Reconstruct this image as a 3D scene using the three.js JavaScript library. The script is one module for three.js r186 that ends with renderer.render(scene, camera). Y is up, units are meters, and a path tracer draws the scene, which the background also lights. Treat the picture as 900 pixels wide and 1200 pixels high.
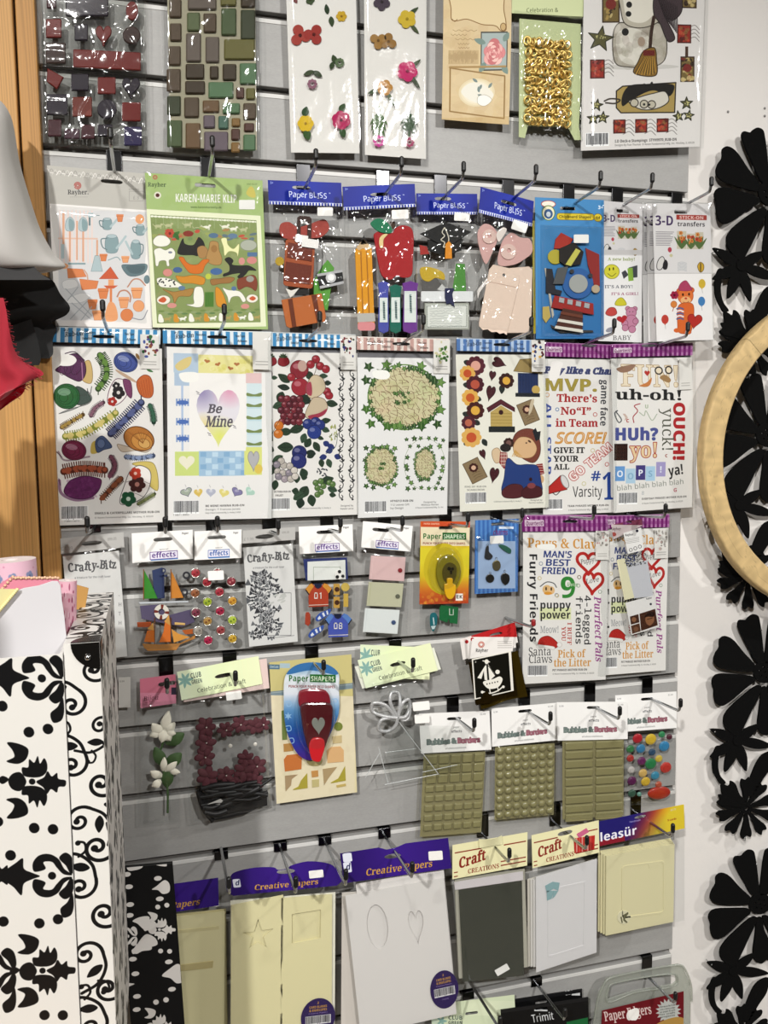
import * as THREE from 'three';
import { RoundedBoxGeometry } from 'three/addons/geometries/RoundedBoxGeometry.js';
import { mergeGeometries } from 'three/addons/utils/BufferGeometryUtils.js';
import { ImprovedNoise } from 'three/addons/math/ImprovedNoise.js';

// ---------------------------------------------------------------- camera, lamps, exposure
// The slatted display wall lies in z = 0 with its left edge at x = 0; grooves every 0.1 m.
const scene = new THREE.Scene();
const camera = new THREE.PerspectiveCamera(63.49, 900 / 1200, 0.05, 30);
camera.position.set(0.1329, 1.5, 1.2084);
camera.rotation.set(-0.09068, -0.26689, -0.01144, 'YXZ');
camera.updateMatrixWorld(true);
scene.background = new THREE.Color(0x000000);
const renderer = new THREE.WebGLRenderer({ antialias: true });
renderer.toneMapping = THREE.LinearToneMapping;
renderer.toneMappingExposure = 1.06;
renderer.shadowMap.enabled = true;
const CEIL = 3.3;
// [x, z, intensity, aim x, aim y, cone]: the ceiling spots in front of the display wall
const LAMPS = [[-1.25, 3.0, 31, 0.35, 0.72, 0.6], [1.4, 3.4, 21, 0.65, 0.5, 0.6], [3.4, 1.6, 12, 1.2, 0.8, 0.5], [-0.15, 2.0, 4, 0.3, 1.0, 0.62]];

// ---------------------------------------------------------------- helpers
const V3 = (x, y, z) => new THREE.Vector3(x, y, z);
let seed = 7;
const rnd = () => { seed = (seed + 0x6d2b79f5) | 0; let t = Math.imul(seed ^ (seed >>> 15), 1 | seed); t = (t + Math.imul(t ^ (t >>> 7), 61 | t)) ^ t; return ((t ^ (t >>> 14)) >>> 0) / 4294967296; };
const rr = (a, b) => a + (b - a) * rnd();
const noise3 = new ImprovedNoise();
const N3 = (x, y, z) => noise3.noise(x, y, z);
const FOC = 600 / Math.tan(THREE.MathUtils.degToRad(63.49 / 2));
const rayDir = (x, y) => V3((x - 450) / FOC, -(y - 600) / FOC, -1).applyQuaternion(camera.quaternion);
const at = (x, y, z) => { const d = rayDir(x, y); return camera.position.clone().addScaledVector(d, (z - camera.position.z) / d.z); };

const names = {};
function numbered(n) { const k = (names[n] = (names[n] ?? -1) + 1); return k ? `${n}_${String(k).padStart(3, '0')}` : n; }
function tag(o, label, category, group, kind) {
  if (label) o.userData.label = label;
  if (category) o.userData.category = category;
  if (group) o.userData.group = group;
  if (kind) o.userData.kind = kind;
  return o;
}
function thing(name, label, category, pos, group) {
  const o = new THREE.Group(); o.name = numbered(name); o.position.copy(pos); scene.add(o);
  return tag(o, label, category, group);
}
function origin(o) { const v = V3(0, 0, 0); for (let p = o; p && p !== scene; p = p.parent) v.add(p.position); return v; }
// geometry is built in world coordinates and moved into the space of its parent
function part(parent, name, geo, mat, label) {
  const o = origin(parent);
  geo.translate(-o.x, -o.y, -o.z);
  const m = new THREE.Mesh(geo, mat); m.name = name; parent.add(m);
  if (label) m.userData.label = label;
  return m;
}
// a shared geometry set down at a place under its parent
function put(parent, name, geo, mat, pos, rot, scale) {
  const m = new THREE.Mesh(geo, mat); m.name = name; m.position.copy(pos).sub(origin(parent));
  if (rot) m.quaternion.copy(rot); if (scale) m.scale.copy(scale);
  parent.add(m); return m;
}
function structure(name, geo, mat) { const m = new THREE.Mesh(geo, mat); m.name = name; m.userData.kind = 'structure'; scene.add(m); return m; }
function box(x0, x1, y0, y1, z0, z1) { const g = new THREE.BoxGeometry(x1 - x0, y1 - y0, z1 - z0); g.translate((x0 + x1) / 2, (y0 + y1) / 2, (z0 + z1) / 2); return g; }
function rbox(w, h, d, r, n = 2) { return new RoundedBoxGeometry(w, h, d, n, Math.min(r, w / 2.01, h / 2.01, d / 2.01)); }

// A frame: the flat place of a card or bag, from its four corners in the photograph (TL, TR, BR, BL) and its distance from the wall at top and bottom.
class Frame {
  constructor(q, z = 0.014, zb = z) {
    const a = at(q[0], q[1], z), b = at(q[2], q[3], z), c = at(q[4], q[5], zb), d = at(q[6], q[7], zb);
    this.C = a.clone().add(b).add(c).add(d).multiplyScalar(0.25);
    this.U = b.clone().add(c).sub(a).sub(d).multiplyScalar(0.5);
    this.V = c.clone().add(d).sub(a).sub(b).multiplyScalar(0.5);
    this.fin();
  }
  fin() {
    this.N = this.V.clone().cross(this.U).normalize();
    this.w = this.U.length(); this.h = this.V.length();
    this.ex = this.U.clone().normalize(); this.ey = this.N.clone().cross(this.ex);
    this.q = new THREE.Quaternion().setFromRotationMatrix(new THREE.Matrix4().makeBasis(this.ex, this.ey, this.N));
    return this;
  }
  P(u, v, d = 0) { return this.C.clone().addScaledVector(this.U, u - 0.5).addScaledVector(this.V, v - 0.5).addScaledVector(this.N, d); }
  uv(x, y) {                                                       // photograph pixel -> place on the card
    const d = rayDir(x, y), p = camera.position.clone().addScaledVector(d, this.C.clone().sub(camera.position).dot(this.N) / d.dot(this.N)).sub(this.C);
    const a = this.U.dot(this.U), b = this.U.dot(this.V), c = this.V.dot(this.V), e = p.dot(this.U), f = p.dot(this.V), D = a * c - b * b;
    return [(e * c - f * b) / D + 0.5, (f * a - e * b) / D + 0.5];
  }
  px(x, y, d = 0) { const [u, v] = this.uv(x, y); return this.P(u, v, d); }
  m(u, v) { const p = this.P(u, v).sub(this.C); return [p.dot(this.ex), p.dot(this.ey)]; }   // metres in the card's plane
  off(d) { const f = Object.create(Frame.prototype); f.C = this.C.clone().addScaledVector(this.N, d); f.U = this.U.clone(); f.V = this.V.clone(); return f.fin(); }
  sub(u0, u1, v0, v1, d = 0) { const f = Object.create(Frame.prototype); f.C = this.P((u0 + u1) / 2, (v0 + v1) / 2, d); f.U = this.U.clone().multiplyScalar(u1 - u0); f.V = this.V.clone().multiplyScalar(v1 - v0); return f.fin(); }
}
const F = (q, z, zb) => new Frame(q, z, zb);
const crop = (x0, y0, s) => (x, y) => [x0 + x / s, y0 + y / s];

// smooth closed outline through points
function smooth(pts, n = 6, closed = true) {
  const c = new THREE.CatmullRomCurve3(pts.map((p) => V3(p[0], p[1], 0)), closed, 'centripetal');
  return c.getPoints(pts.length * n).slice(0, closed ? -1 : undefined).map((p) => [p.x, p.y]);
}
const circle = (x, y, r, n = 24, ry = r) => Array.from({ length: n }, (_, i) => [x + r * Math.cos((i / n) * 2 * Math.PI), y + ry * Math.sin((i / n) * 2 * Math.PI)]);
const rect = (x0, y0, x1, y1) => [[x0, y0], [x1, y0], [x1, y1], [x0, y1]];
const rrect = (x0, y0, x1, y1, r, n = 4) => {
  const o = [];
  for (const [cx, cy, a] of [[x1 - r, y0 + r, -90], [x1 - r, y1 - r, 0], [x0 + r, y1 - r, 90], [x0 + r, y0 + r, 180]]) for (let i = 0; i <= n; i++) { const t = ((a + (90 * i) / n) * Math.PI) / 180; o.push([cx + r * Math.cos(t), cy + r * Math.sin(t)]); }
  return o;
};
// A flat piece with thickness: an outline (in crop pixels when cr is given, else in u, v) on a frame, extruded towards the viewer from height dz.
function plate(f, pts, { cr, t = 0.0006, dz = 0, holes = [], bevel = 0, seg = 2 } = {}) {
  const to = (p) => { const [u, v] = cr ? f.uv(...cr(p[0], p[1])) : p; return new THREE.Vector2(...f.m(u, v)); };
  const s = new THREE.Shape(pts.map(to));
  for (const h of holes) s.holes.push(new THREE.Path(h.map(to)));
  const g = new THREE.ExtrudeGeometry(s, { depth: Math.max(t - 2 * bevel, 1e-5), bevelEnabled: bevel > 0, bevelSize: bevel * 0.9, bevelOffset: -bevel * 0.9, bevelThickness: bevel, bevelSegments: seg, curveSegments: 4 });
  const p = g.attributes.position, uv = g.attributes.uv;
  const a = f.U.dot(f.ex), b = f.U.dot(f.ey), c = f.V.dot(f.ex), d = f.V.dot(f.ey), D = a * d - b * c;
  for (let i = 0; i < p.count; i++) {
    const x = p.getX(i), y = p.getY(i);
    uv.setXY(i, (x * d - y * c) / D + 0.5, 1 - ((y * a - x * b) / D + 0.5));
    const w = f.C.clone().addScaledVector(f.ex, x).addScaledVector(f.ey, y).addScaledVector(f.N, p.getZ(i) + dz + bevel);
    p.setXYZ(i, w.x, w.y, w.z);
  }
  const nrm = g.attributes.normal;
  for (let i = 0; i < nrm.count; i++) { const w = V3(nrm.getX(i), nrm.getY(i), nrm.getZ(i)).applyQuaternion(f.q); nrm.setXYZ(i, w.x, w.y, w.z); }
  return g;
}
// A sheet of paper that may curl: bend(u, v) lifts it off its frame.
function sheet(f, { t = 0.0005, dz = 0, bend = () => 0, nx = 10, ny = 14, edge = (v) => [0, 1] } = {}) {
  const pos = [], uv = [], idx = [], W = nx + 1;
  for (const side of [1, 0]) for (let j = 0; j <= ny; j++) for (let i = 0; i <= nx; i++) {
    const v = j / ny, [e0, e1] = edge(v), u = e0 + (e1 - e0) * (i / nx), p = f.P(u, v, dz + bend(u, v) + (side ? t : 0));
    pos.push(p.x, p.y, p.z); uv.push(u, 1 - v);
  }
  const B = W * (ny + 1);
  for (let j = 0; j < ny; j++) for (let i = 0; i < nx; i++) { const a = j * W + i; idx.push(a, a + W, a + 1, a + 1, a + W, a + W + 1, B + a, B + a + 1, B + a + W, B + a + 1, B + a + W + 1, B + a + W); }
  const rim = (list) => { for (let k = 0; k + 1 < list.length; k++) { const a = list[k], b = list[k + 1], n = pos.length / 3; for (const q of [a, b, b + B, a + B]) { pos.push(pos[q * 3], pos[q * 3 + 1], pos[q * 3 + 2]); uv.push(uv[q * 2], uv[q * 2 + 1]); } idx.push(n, n + 1, n + 2, n, n + 2, n + 3); } };
  const row = (j) => Array.from({ length: W }, (_, i) => j * W + i), col = (i) => Array.from({ length: ny + 1 }, (_, j) => j * W + i);
  rim(row(0)); rim(row(ny).reverse()); rim(col(0).reverse()); rim(col(nx));
  const g = new THREE.BufferGeometry();
  g.setAttribute('position', new THREE.Float32BufferAttribute(pos, 3)); g.setAttribute('uv', new THREE.Float32BufferAttribute(uv, 2)); g.setIndex(idx); g.computeVertexNormals();
  return g;
}
// Clear bag film in front of its contents: sealed flat at the edges, bulging and crinkled within.
function film(f, { bulge = 0.004, crinkle = 0.0012, scale = 60, s = 0, nx = 26, ny = 36, dz = 0.001, flat = 0.12 } = {}) {
  const g = new THREE.PlaneGeometry(1, 1, nx, ny), p = g.attributes.position, uv = g.attributes.uv;
  for (let i = 0; i < p.count; i++) {
    const u = uv.getX(i), v = 1 - uv.getY(i), e = Math.min(1, Math.min(u, 1 - u, v * (f.h / f.w), (1 - v) * (f.h / f.w)) / flat), k = Math.sin((e * Math.PI) / 2);
    const x = u * f.w * scale, y = v * f.h * scale;
    const ri = (a) => (1 - Math.min(1, Math.abs(a) * 2.2)) ** 3, c = ri(N3(x * 0.6, y * 0.45, s)) * 0.9 + ri(N3(x * 1.3 + 9, y * 0.9, s + 4)) * 0.4 + N3(x * 0.3, y * 0.3, s + 8) * 1.5;
    const q = f.P(u, v, dz + bulge * k + crinkle * c * (0.35 + 0.65 * k));
    p.setXYZ(i, q.x, q.y, q.z); uv.setXY(i, u * f.w * 8, v * f.h * 8);
  }
  g.computeVertexNormals();
  return g;
}
function tube(pts, r, n = 24, m = 8, closed = false) { return new THREE.TubeGeometry(new THREE.CatmullRomCurve3(pts, closed, 'centripetal'), n, r, m, closed); }
function rod(a, b, r, n = 10) { const d = b.clone().sub(a), g = new THREE.CylinderGeometry(r, r, d.length(), n); g.applyQuaternion(new THREE.Quaternion().setFromUnitVectors(V3(0, 1, 0), d.clone().normalize())); g.translate(...a.clone().add(b).multiplyScalar(0.5).toArray()); return g; }

// ---------------------------------------------------------------- printing
// A print: a canvas for the card on frame f; draw(c) works in crop pixels of the photograph (k = [x0, y0, scale]) or, with k null, in canvas pixels c.W x c.H.
const INK = Uint8Array.from({ length: 256 }, (_, i) => Math.round(255 * (i / 255) ** 1.1));      // ink on paper prints deeper than it was picked
function print(f, W, k, bg, draw) {
  const H = Math.round((W * f.h) / f.w), cv = document.createElement('canvas'); cv.width = W; cv.height = H;
  const c = cv.getContext('2d'); c.W = W; c.H = H; c.fillStyle = bg; c.fillRect(0, 0, W, H);
  if (k) {
    const cr = crop(...k), c0 = f.uv(...f.px2?.() ?? project(f.C)), p0 = project(f.C), e = 30;
    const ux = f.uv(p0[0] + e, p0[1]), uy = f.uv(p0[0], p0[1] + e), s = 1 / (e * k[2]);
    const a = (ux[0] - c0[0]) * s * W, b = (ux[1] - c0[1]) * s * H, cc = (uy[0] - c0[0]) * s * W, d = (uy[1] - c0[1]) * s * H;
    const zx = (p0[0] - k[0]) * k[2], zy = (p0[1] - k[1]) * k[2];
    c.setTransform(a, b, cc, d, c0[0] * W - a * zx - cc * zy, c0[1] * H - b * zx - d * zy);
  }
  c.lineJoin = 'round'; c.lineCap = 'round';
  draw(c);
  const im = c.getImageData(0, 0, W, H), dd = im.data; for (let i = 0; i < dd.length; i++) if (i % 4 < 3) dd[i] = INK[dd[i]]; c.putImageData(im, 0, 0);
  const t = new THREE.CanvasTexture(cv); t.colorSpace = THREE.SRGBColorSpace; t.anisotropy = 8;
  return t;
}
function project(p) { const v = p.clone().project(camera); return [450 + v.x * 450, 600 - v.y * 600]; }
camera.aspect = 0.75; camera.updateProjectionMatrix();
function T(c, s, x, y, h, col, o = {}) {                            // text: o.f font, o.b bold, o.i italic, o.w width, o.r turn in degrees, o.a align, o.k outline colour, o.lw
  c.save(); c.translate(x, y); if (o.r) c.rotate((o.r * Math.PI) / 180); if (o.sk) c.transform(1, 0, -o.sk, 1, 0, 0);
  c.font = `${o.i ? 'italic ' : ''}${o.b ? 'bold ' : ''}${h}px ${o.f ?? 'sans-serif'}`; c.textAlign = o.a ?? 'left'; c.textBaseline = 'alphabetic';
  if (o.w) c.scale(o.w / c.measureText(s).width, 1);
  if (o.k) { c.lineWidth = o.lw ?? 2; c.strokeStyle = o.k; c.strokeText(s, 0, 0); }
  if (col) { c.fillStyle = col; c.fillText(s, 0, 0); }
  c.restore();
}
function poly(c, pts, fill, line, lw = 1.5) { c.beginPath(); pts.forEach((p, i) => (i ? c.lineTo(...p) : c.moveTo(...p))); c.closePath(); if (fill) { c.fillStyle = fill; c.fill(); } if (line) { c.strokeStyle = line; c.lineWidth = lw; c.stroke(); } }
const blob = (c, pts, fill, line, lw) => poly(c, smooth(pts, 8), fill, line, lw);
function line(c, pts, col, lw = 2, sm = true) { const q = sm && pts.length > 2 ? smooth(pts, 8, false) : pts; c.beginPath(); q.forEach((p, i) => (i ? c.lineTo(...p) : c.moveTo(...p))); c.strokeStyle = col; c.lineWidth = lw; c.stroke(); }
function ell(c, x, y, rx, ry, fill, r = 0, ln, lw = 1.5) { c.beginPath(); c.ellipse(x, y, rx, ry, (r * Math.PI) / 180, 0, 7); if (fill) { c.fillStyle = fill; c.fill(); } if (ln) { c.strokeStyle = ln; c.lineWidth = lw; c.stroke(); } }
function R(c, x0, y0, x1, y1, fill) { c.fillStyle = fill; c.fillRect(x0, y0, x1 - x0, y1 - y0); }
const heartPts = (x, y, w, h, rot = 0) => { const o = [], k = (rot * Math.PI) / 180; for (let i = 0; i < 36; i++) { const t = (i / 36) * 2 * Math.PI, a = (16 * Math.sin(t) ** 3) / 32 * w, b = (-(13 * Math.cos(t) - 5 * Math.cos(2 * t) - 2 * Math.cos(3 * t) - Math.cos(4 * t)) / 29) * h; o.push([x + a * Math.cos(k) - b * Math.sin(k), y + a * Math.sin(k) + b * Math.cos(k)]); } return o; };
const starPts = (x, y, r, r2, n = 5, rot = -90) => Array.from({ length: n * 2 }, (_, i) => { const a = ((rot + (i * 180) / n) * Math.PI) / 180, q = i % 2 ? r2 : r; return [x + q * Math.cos(a), y + q * Math.sin(a)]; });
const leafPts = (x, y, l, w, rot) => { const k = (rot * Math.PI) / 180, C = Math.cos(k), S = Math.sin(k); return [[0, 0], [0.2, 0.75], [0.5, 1], [0.8, 0.6], [1, 0], [0.8, -0.6], [0.5, -1], [0.2, -0.75]].map(([a, b]) => [x + a * l * C - (b * w * S) / 2, y + a * l * S + (b * w * C) / 2]); };
const leaf = (c, x, y, l, w, rot, col, vein) => { blob(c, leafPts(x, y, l, w, rot), col); if (vein) { const k = (rot * Math.PI) / 180; line(c, [[x, y], [x + l * 0.9 * Math.cos(k), y + l * 0.9 * Math.sin(k)]], vein, Math.max(1, w * 0.06)); } };
function barcode(c, x0, y0, x1, y1, bg = '#ffffff') { R(c, x0 - 2, y0 - 2, x1 + 2, y1 + 2, bg); for (let x = x0; x < x1 - 1;) { const w = rr(0.006, 0.024) * (x1 - x0); R(c, x, y0, Math.min(x + w, x1), y1 - (y1 - y0) * (rnd() < 0.9 ? 0.1 : 0), '#15151a'); x += w + rr(0.006, 0.022) * (x1 - x0); } }
function flower(c, x, y, r, n, col, mid, rot = 0) { for (let i = 0; i < n; i++) { const a = ((rot + (360 * i) / n) * Math.PI) / 180; ell(c, x + r * 0.55 * Math.cos(a), y + r * 0.55 * Math.sin(a), r * 0.48, r * (2.1 / n + 0.06), col, rot + (360 * i) / n); } ell(c, x, y, r * 0.28, r * 0.28, mid); }
function mottle(c, x0, y0, x1, y1, n, r, cols, al = 0.2) { c.save(); c.globalAlpha = al; for (let i = 0; i < n; i++) ell(c, rr(x0, x1), rr(y0, y1), rr(0.3, 1) * r, rr(0.3, 1) * r, cols[(rnd() * cols.length) | 0], rr(0, 180)); c.restore(); }
const grad = (c, x0, y0, x1, y1, ...st) => { const g = c.createLinearGradient(x0, y0, x1, y1); st.forEach((s, i) => g.addColorStop(i / (st.length - 1), s)); return g; };

// ---------------------------------------------------------------- materials
const M = {};
const flat = (color, roughness = 0.6, extra = {}) => new THREE.MeshStandardMaterial({ color, roughness, ...extra });
const memo = {};
const deep = (c) => { const q = new THREE.Color(c); return q.setRGB(q.r ** 1.06, q.g ** 1.06, q.b ** 1.06); };
const col = (c, r = 0.55) => (memo[c + r] ??= new THREE.MeshPhysicalMaterial({ color: typeof c === 'string' ? deep(c) : c, roughness: r, specularIntensity: 0.5 }));
const paper = (map, roughness = 0.5) => new THREE.MeshPhysicalMaterial({ map, roughness, specularIntensity: 0.4 });
function grain(n, fn, rx = 1, ry = 1, srgb = false) {
  const d = new Uint8Array(n * n * 4);
  for (let y = 0; y < n; y++) for (let x = 0; x < n; x++) { const v = fn(x / n, y / n), o = (y * n + x) * 4; if (Array.isArray(v)) { d[o] = v[0]; d[o + 1] = v[1]; d[o + 2] = v[2]; } else d[o] = d[o + 1] = d[o + 2] = Math.max(0, Math.min(255, v * 255)); d[o + 3] = 255; }
  const t = new THREE.DataTexture(d, n, n); t.wrapS = t.wrapT = THREE.RepeatWrapping; t.repeat.set(rx, ry); t.magFilter = THREE.LinearFilter; t.needsUpdate = true; if (srgb) t.colorSpace = THREE.SRGBColorSpace;
  return t;
}
const crinkleTex = grain(256, (u, v) => 0.5 + 0.5 * (Math.abs(N3(u * 8, v * 8, 1)) + 0.6 * Math.abs(N3(u * 16, v * 16, 5)) + 0.3 * N3(u * 32, v * 32, 9)) - 0.2);
M.film = new THREE.MeshPhysicalMaterial({ color: 0xf6f7f7, transmission: 1, thickness: 0, roughness: 0.07, ior: 1.45, bumpMap: crinkleTex, bumpScale: 0.00012 });
M.filmSoft = new THREE.MeshPhysicalMaterial({ color: 0xf2f3f2, transmission: 1, thickness: 0, roughness: 0.12, ior: 1.3, bumpMap: crinkleTex, bumpScale: 0.00008 });
M.foil = new THREE.MeshPhysicalMaterial({ color: 0xf4f4f4, transmission: 1, thickness: 0, roughness: 0.09, ior: 1.6, bumpMap: crinkleTex, bumpScale: 0.0002 });
M.chrome = flat(0xb9bbbd, 0.22, { metalness: 1 });
M.clip = flat(0x4a4a4c, 0.2, { metalness: 1 });
M.blackcap = flat(0x0c0c0d, 0.45);
M.white = col(0xe9e7e3, 0.5);
M.sticker = col(0xf0eeea, 0.55);
const RENDER = () => {
  scene.traverse((o) => { if (o.isMesh) { o.castShadow = true; o.receiveShadow = true; } });
  renderer.render(scene, camera);
};
// ---------------------------------------------------------------- the room
const WX1 = 0.984, G0 = 2.0864, P = 0.1, GAP = 0.0092;
const wallTex = grain(256, (u, v) => 0.5 + 0.25 * N3(u * 40, v * 40, 2) + 0.2 * N3(u * 90, v * 90, 3));
const plaster = flat(0xdedad6, 0.75, { bumpMap: wallTex, bumpScale: 0.0004 });
{
  const g = box(-2.6, 4.2, 0, CEIL, -0.14, -0.018), uv = g.attributes.uv; for (let i = 0; i < uv.count; i++) uv.setXY(i, uv.getX(i) * 14, uv.getY(i) * 6);
  const w = structure('wall_back', g, plaster);
  for (const [x, y] of [[853, 131], [896, 127], [896, 136]]) { const s = new THREE.SphereGeometry(0.0022, 10, 6); const p = at(x, y, -0.018); s.translate(p.x, p.y, p.z); part(w, 'screw', s, col(0x8b8a88, 0.4)); }
  structure('wall_left', box(-2.7, -2.6, 0, CEIL, -0.14, 4.1), col(0xcfcbc4, 0.8));
  structure('wall_right', box(4.2, 4.3, 0, CEIL, -0.14, 4.1), col(0xd8d5d0, 0.8));
  structure('wall_front', box(-2.7, 4.3, 0, CEIL, 4.1, 4.2), col(0xbdb8b0, 0.8));
  structure('floor', box(-2.7, 4.3, -0.1, 0, -0.14, 4.2), col(0x8f877c, 0.5));
  structure('ceiling', box(-2.7, 4.3, CEIL, CEIL + 0.1, -0.14, 4.2), col(0xdedcd8, 0.85));
}
// the slatted display panel: one board per slat, a metal lip along the top edge of each
{
  const g = new THREE.Group(); g.name = 'wall_slatted'; g.userData.kind = 'structure'; g.position.set(0, 0, 0); scene.add(g);
  part(g, 'backing_board', box(0, WX1, G0 - 1.75, CEIL - 0.3, -0.0178, -0.0095), col(0x6a6764, 0.8));
  const laminate = grain(256, (u, v) => { const k = N3(u * 50, v * 50, 4) * 5 + N3(u * 9, v * 9, 6) * 4; return [157 + k, 156 + k, 154 + k]; }, 4, 1, true);
  const slatMat = new THREE.MeshStandardMaterial({ map: laminate, roughness: 0.42 }), lipMat = flat(0xcfcecb, 0.4);
  const hh = P - GAP, sg = rbox(WX1 - 0.002, hh, 0.0165, 0.0012), lg = new RoundedBoxGeometry(WX1 - 0.004, 0.0058, 0.0012, 1, 0.0005), rg = new RoundedBoxGeometry(WX1 - 0.004, 0.0016, 0.003, 1, 0.0007);
  for (let k = -7; k < 17; k++) {
    const x = WX1 / 2 + rr(-0.0007, 0.0007), s = put(g, 'slat', sg, slatMat, V3(x, G0 - k * P - P / 2, -0.00825));
    put(s, 'metal_lip', lg, lipMat, V3(x, G0 - k * P - GAP / 2 - 0.0032, 0.0002));
  }
}
// wooden upright of the shelving to the left of the panel: two boards side by side
{
  const woodTex = (s, rgb) => grain(512, (u, v) => {
    const w = N3(u * 5 + s, v * 0.8, s) * 1.2, r = Math.sin((u * 9 + w * 3 + N3(u * 3, v * 2.2, s + 3)) * 6.28) * 0.5 + 0.5, f = N3(u * 90, v * 3, s + 7);
    let k = 1 - 0.1 * r * r + 0.06 * f;
    for (const [kx, ky] of [[0.45, 0.23], [0.62, 0.71]]) { const d = Math.hypot((u - kx) * 1.2, (v - ky) * 3.2); k *= 1 - 0.45 * Math.exp(-d * d * 900); }
    return rgb.map((c) => Math.max(0, Math.min(255, c * k)));
  }, 1, 1, true);
  const x0 = at(45, 100, 0.02).x, xs = at(24, 170, 0.02).x, t = thing('wooden_upright', 'tall pine upright of two boards standing at the left edge of the grey slatted wall', 'shelf upright', V3((x0 + xs) / 2, 0, 0));
  const board = (a, b, z, m) => { const g = rbox(b - a, 2.6, 0.022, 0.002); g.translate((a + b) / 2, 1.3, z); const p = g.attributes.position, u = g.attributes.uv; for (let i = 0; i < p.count; i++) u.setXY(i, (p.getX(i) - a) / 0.09, p.getY(i) / 0.9); part(t, 'board', g, m); };
  board(xs + 0.0015, x0, 0.009, paper(woodTex(3, [180, 134, 78]), 0.45));
  const shelf = (y) => { const t = thing('shelf_board', 'pine shelf board that carries the patterned boxes', 'shelf', V3(-0.48, y, 0.425)); const g = rbox(1.06, 0.022, 0.58, 0.002); g.translate(-0.49, y, 0.45); part(t, 'shelf', g, shelfWood); };
  const shelfWood = paper(woodTex(5, [205, 156, 100]), 0.5); shelf(0.775);
  for (const [k, y, h, c, l] of [[0, 0.787, 0.42, '#b9b2a6', 'lower grey storage box on the shelf left of the damask box'], [1, 1.208, 0.388, '#a58f72', 'upper brown storage box on the shelf left of the damask box']]) { const b = thing('storage_box', l, 'box', V3(-0.46, y, 0.42)), g = rbox(0.52, h - 0.06, 0.6, 0.006); g.translate(-0.46, y + (h - 0.06) / 2 + 0.001, 0.42); part(b, 'body', g, col(c, 0.7)); const d = rbox(0.536, 0.058, 0.616, 0.006); d.translate(-0.46, y + h - 0.03, 0.42); part(b, 'lid', d, col(c, 0.6)); }
  board(xs - 0.12, xs - 0.0012, 0.012, paper(woodTex(11, [194, 148, 90]), 0.45));
}
// ceiling lamps: a round white fitting with a glowing face, its light just in front of the face
LAMPS.forEach(([x, z, I, ax, ay, ang], i) => {
  const t = thing('ceiling_lamp', ['round ceiling spot lamp at the far left of the shop', 'round ceiling spot lamp farthest from the display wall', 'round ceiling spot lamp nearest the black felt garland', 'round ceiling spot lamp straight above the space before the display'][i], 'lamp', V3(x, CEIL, z));
  const dir = V3(ax, ay, 0).sub(V3(x, CEIL, z)).normalize(), q = new THREE.Quaternion().setFromUnitVectors(V3(0, -1, 0), dir), c = V3(x, CEIL - 0.09, z);
  const can = new THREE.LatheGeometry([[0.0, 0.07], [0.05, 0.07], [0.062, 0.05], [0.066, -0.05], [0.06, -0.052], [0.056, -0.03], [0, -0.028]].map((p) => new THREE.Vector2(...p)), 28);
  can.applyQuaternion(q); can.translate(c.x, c.y, c.z); part(t, 'housing', can, col(0xd5d5d3, 0.4));
  part(t, 'stem', rod(V3(x, CEIL - 0.002, z), V3(x, CEIL - 0.05, z), 0.012), col(0xd5d5d3, 0.4));
  const d = new THREE.CylinderGeometry(0.054, 0.054, 0.006, 28); d.translate(0, -0.033, 0); d.applyQuaternion(q); d.translate(c.x, c.y, c.z);
  part(t, 'lamp_face', d, new THREE.MeshStandardMaterial({ color: 0xffffff, emissive: 0xfff0dc, emissiveIntensity: 12, roughness: 0.5 }));
  const s = new THREE.SpotLight(0xfffdf9, I, 0, ang, 1, 2); s.name = 'lamp_light'; s.position.copy(dir.clone().multiplyScalar(0.06).add(c).sub(t.position)); s.castShadow = true; s.shadow.mapSize.set(2048, 2048); s.shadow.radius = 2.7;
  s.target.position.copy(V3(ax, ay, 0).sub(t.position)); t.add(s); t.add(s.target); s.target.name = 'lamp_aim';
});
// ---------------------------------------------------------------- hooks
// A slatwall hook from the place of its bend in the photograph: clip in the groove, rod straight out, tip turned up under a plastic cap.
function hook(bx, by, k, L, what, { tip = 0.017, drop = 0.03, cap = M.blackcap, rise = 0.06, lean = 0, cw = 0.02, y } = {}) {
  const b = at(bx, by, L), ry = b.y - rise * L, gy = G0 - k * P, r = 0.0023;
  const t = thing('display_hook', `chrome slatwall hook ${what}`, 'hook', V3(b.x, ry, 0.004));
  const h = Math.max(gy - ry + 0.006, 0.014);
  const plateG = rbox(cw, h, 0.0022, 0.0009); plateG.translate(b.x, gy + 0.002 - h / 2, 0.0022); part(t, 'clip', plateG, M.clip);
  const lip = rbox(cw, 0.0035, 0.012, 0.001); lip.translate(b.x, gy + 0.0005, -0.0032); part(t, 'clip_lip', lip, M.clip);
  const up = V3(b.x + lean * tip, b.y + tip, L + 0.003), e = 0.006;
  part(t, 'rod', tube([V3(b.x, ry, 0.003), V3(b.x, ry + (b.y - ry) * 0.5, L * 0.5), V3(b.x, b.y - rise * e, L - e), V3(b.x, b.y + 0.0006, L - 0.0012), V3(b.x + lean * e, b.y + e, L + 0.001), up], r, 40, 10), M.chrome);
  const c = new THREE.CapsuleGeometry(r + 0.0011, Math.max(tip * 0.5, 0.004), 4, 12); c.rotateZ(-lean); c.translate(b.x + lean * tip * 0.85, b.y + tip * 0.82, L + 0.003); part(t, 'cap', c, cap, cap === M.blackcap ? undefined : 'red plastic cap');
  return t;
}
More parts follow.
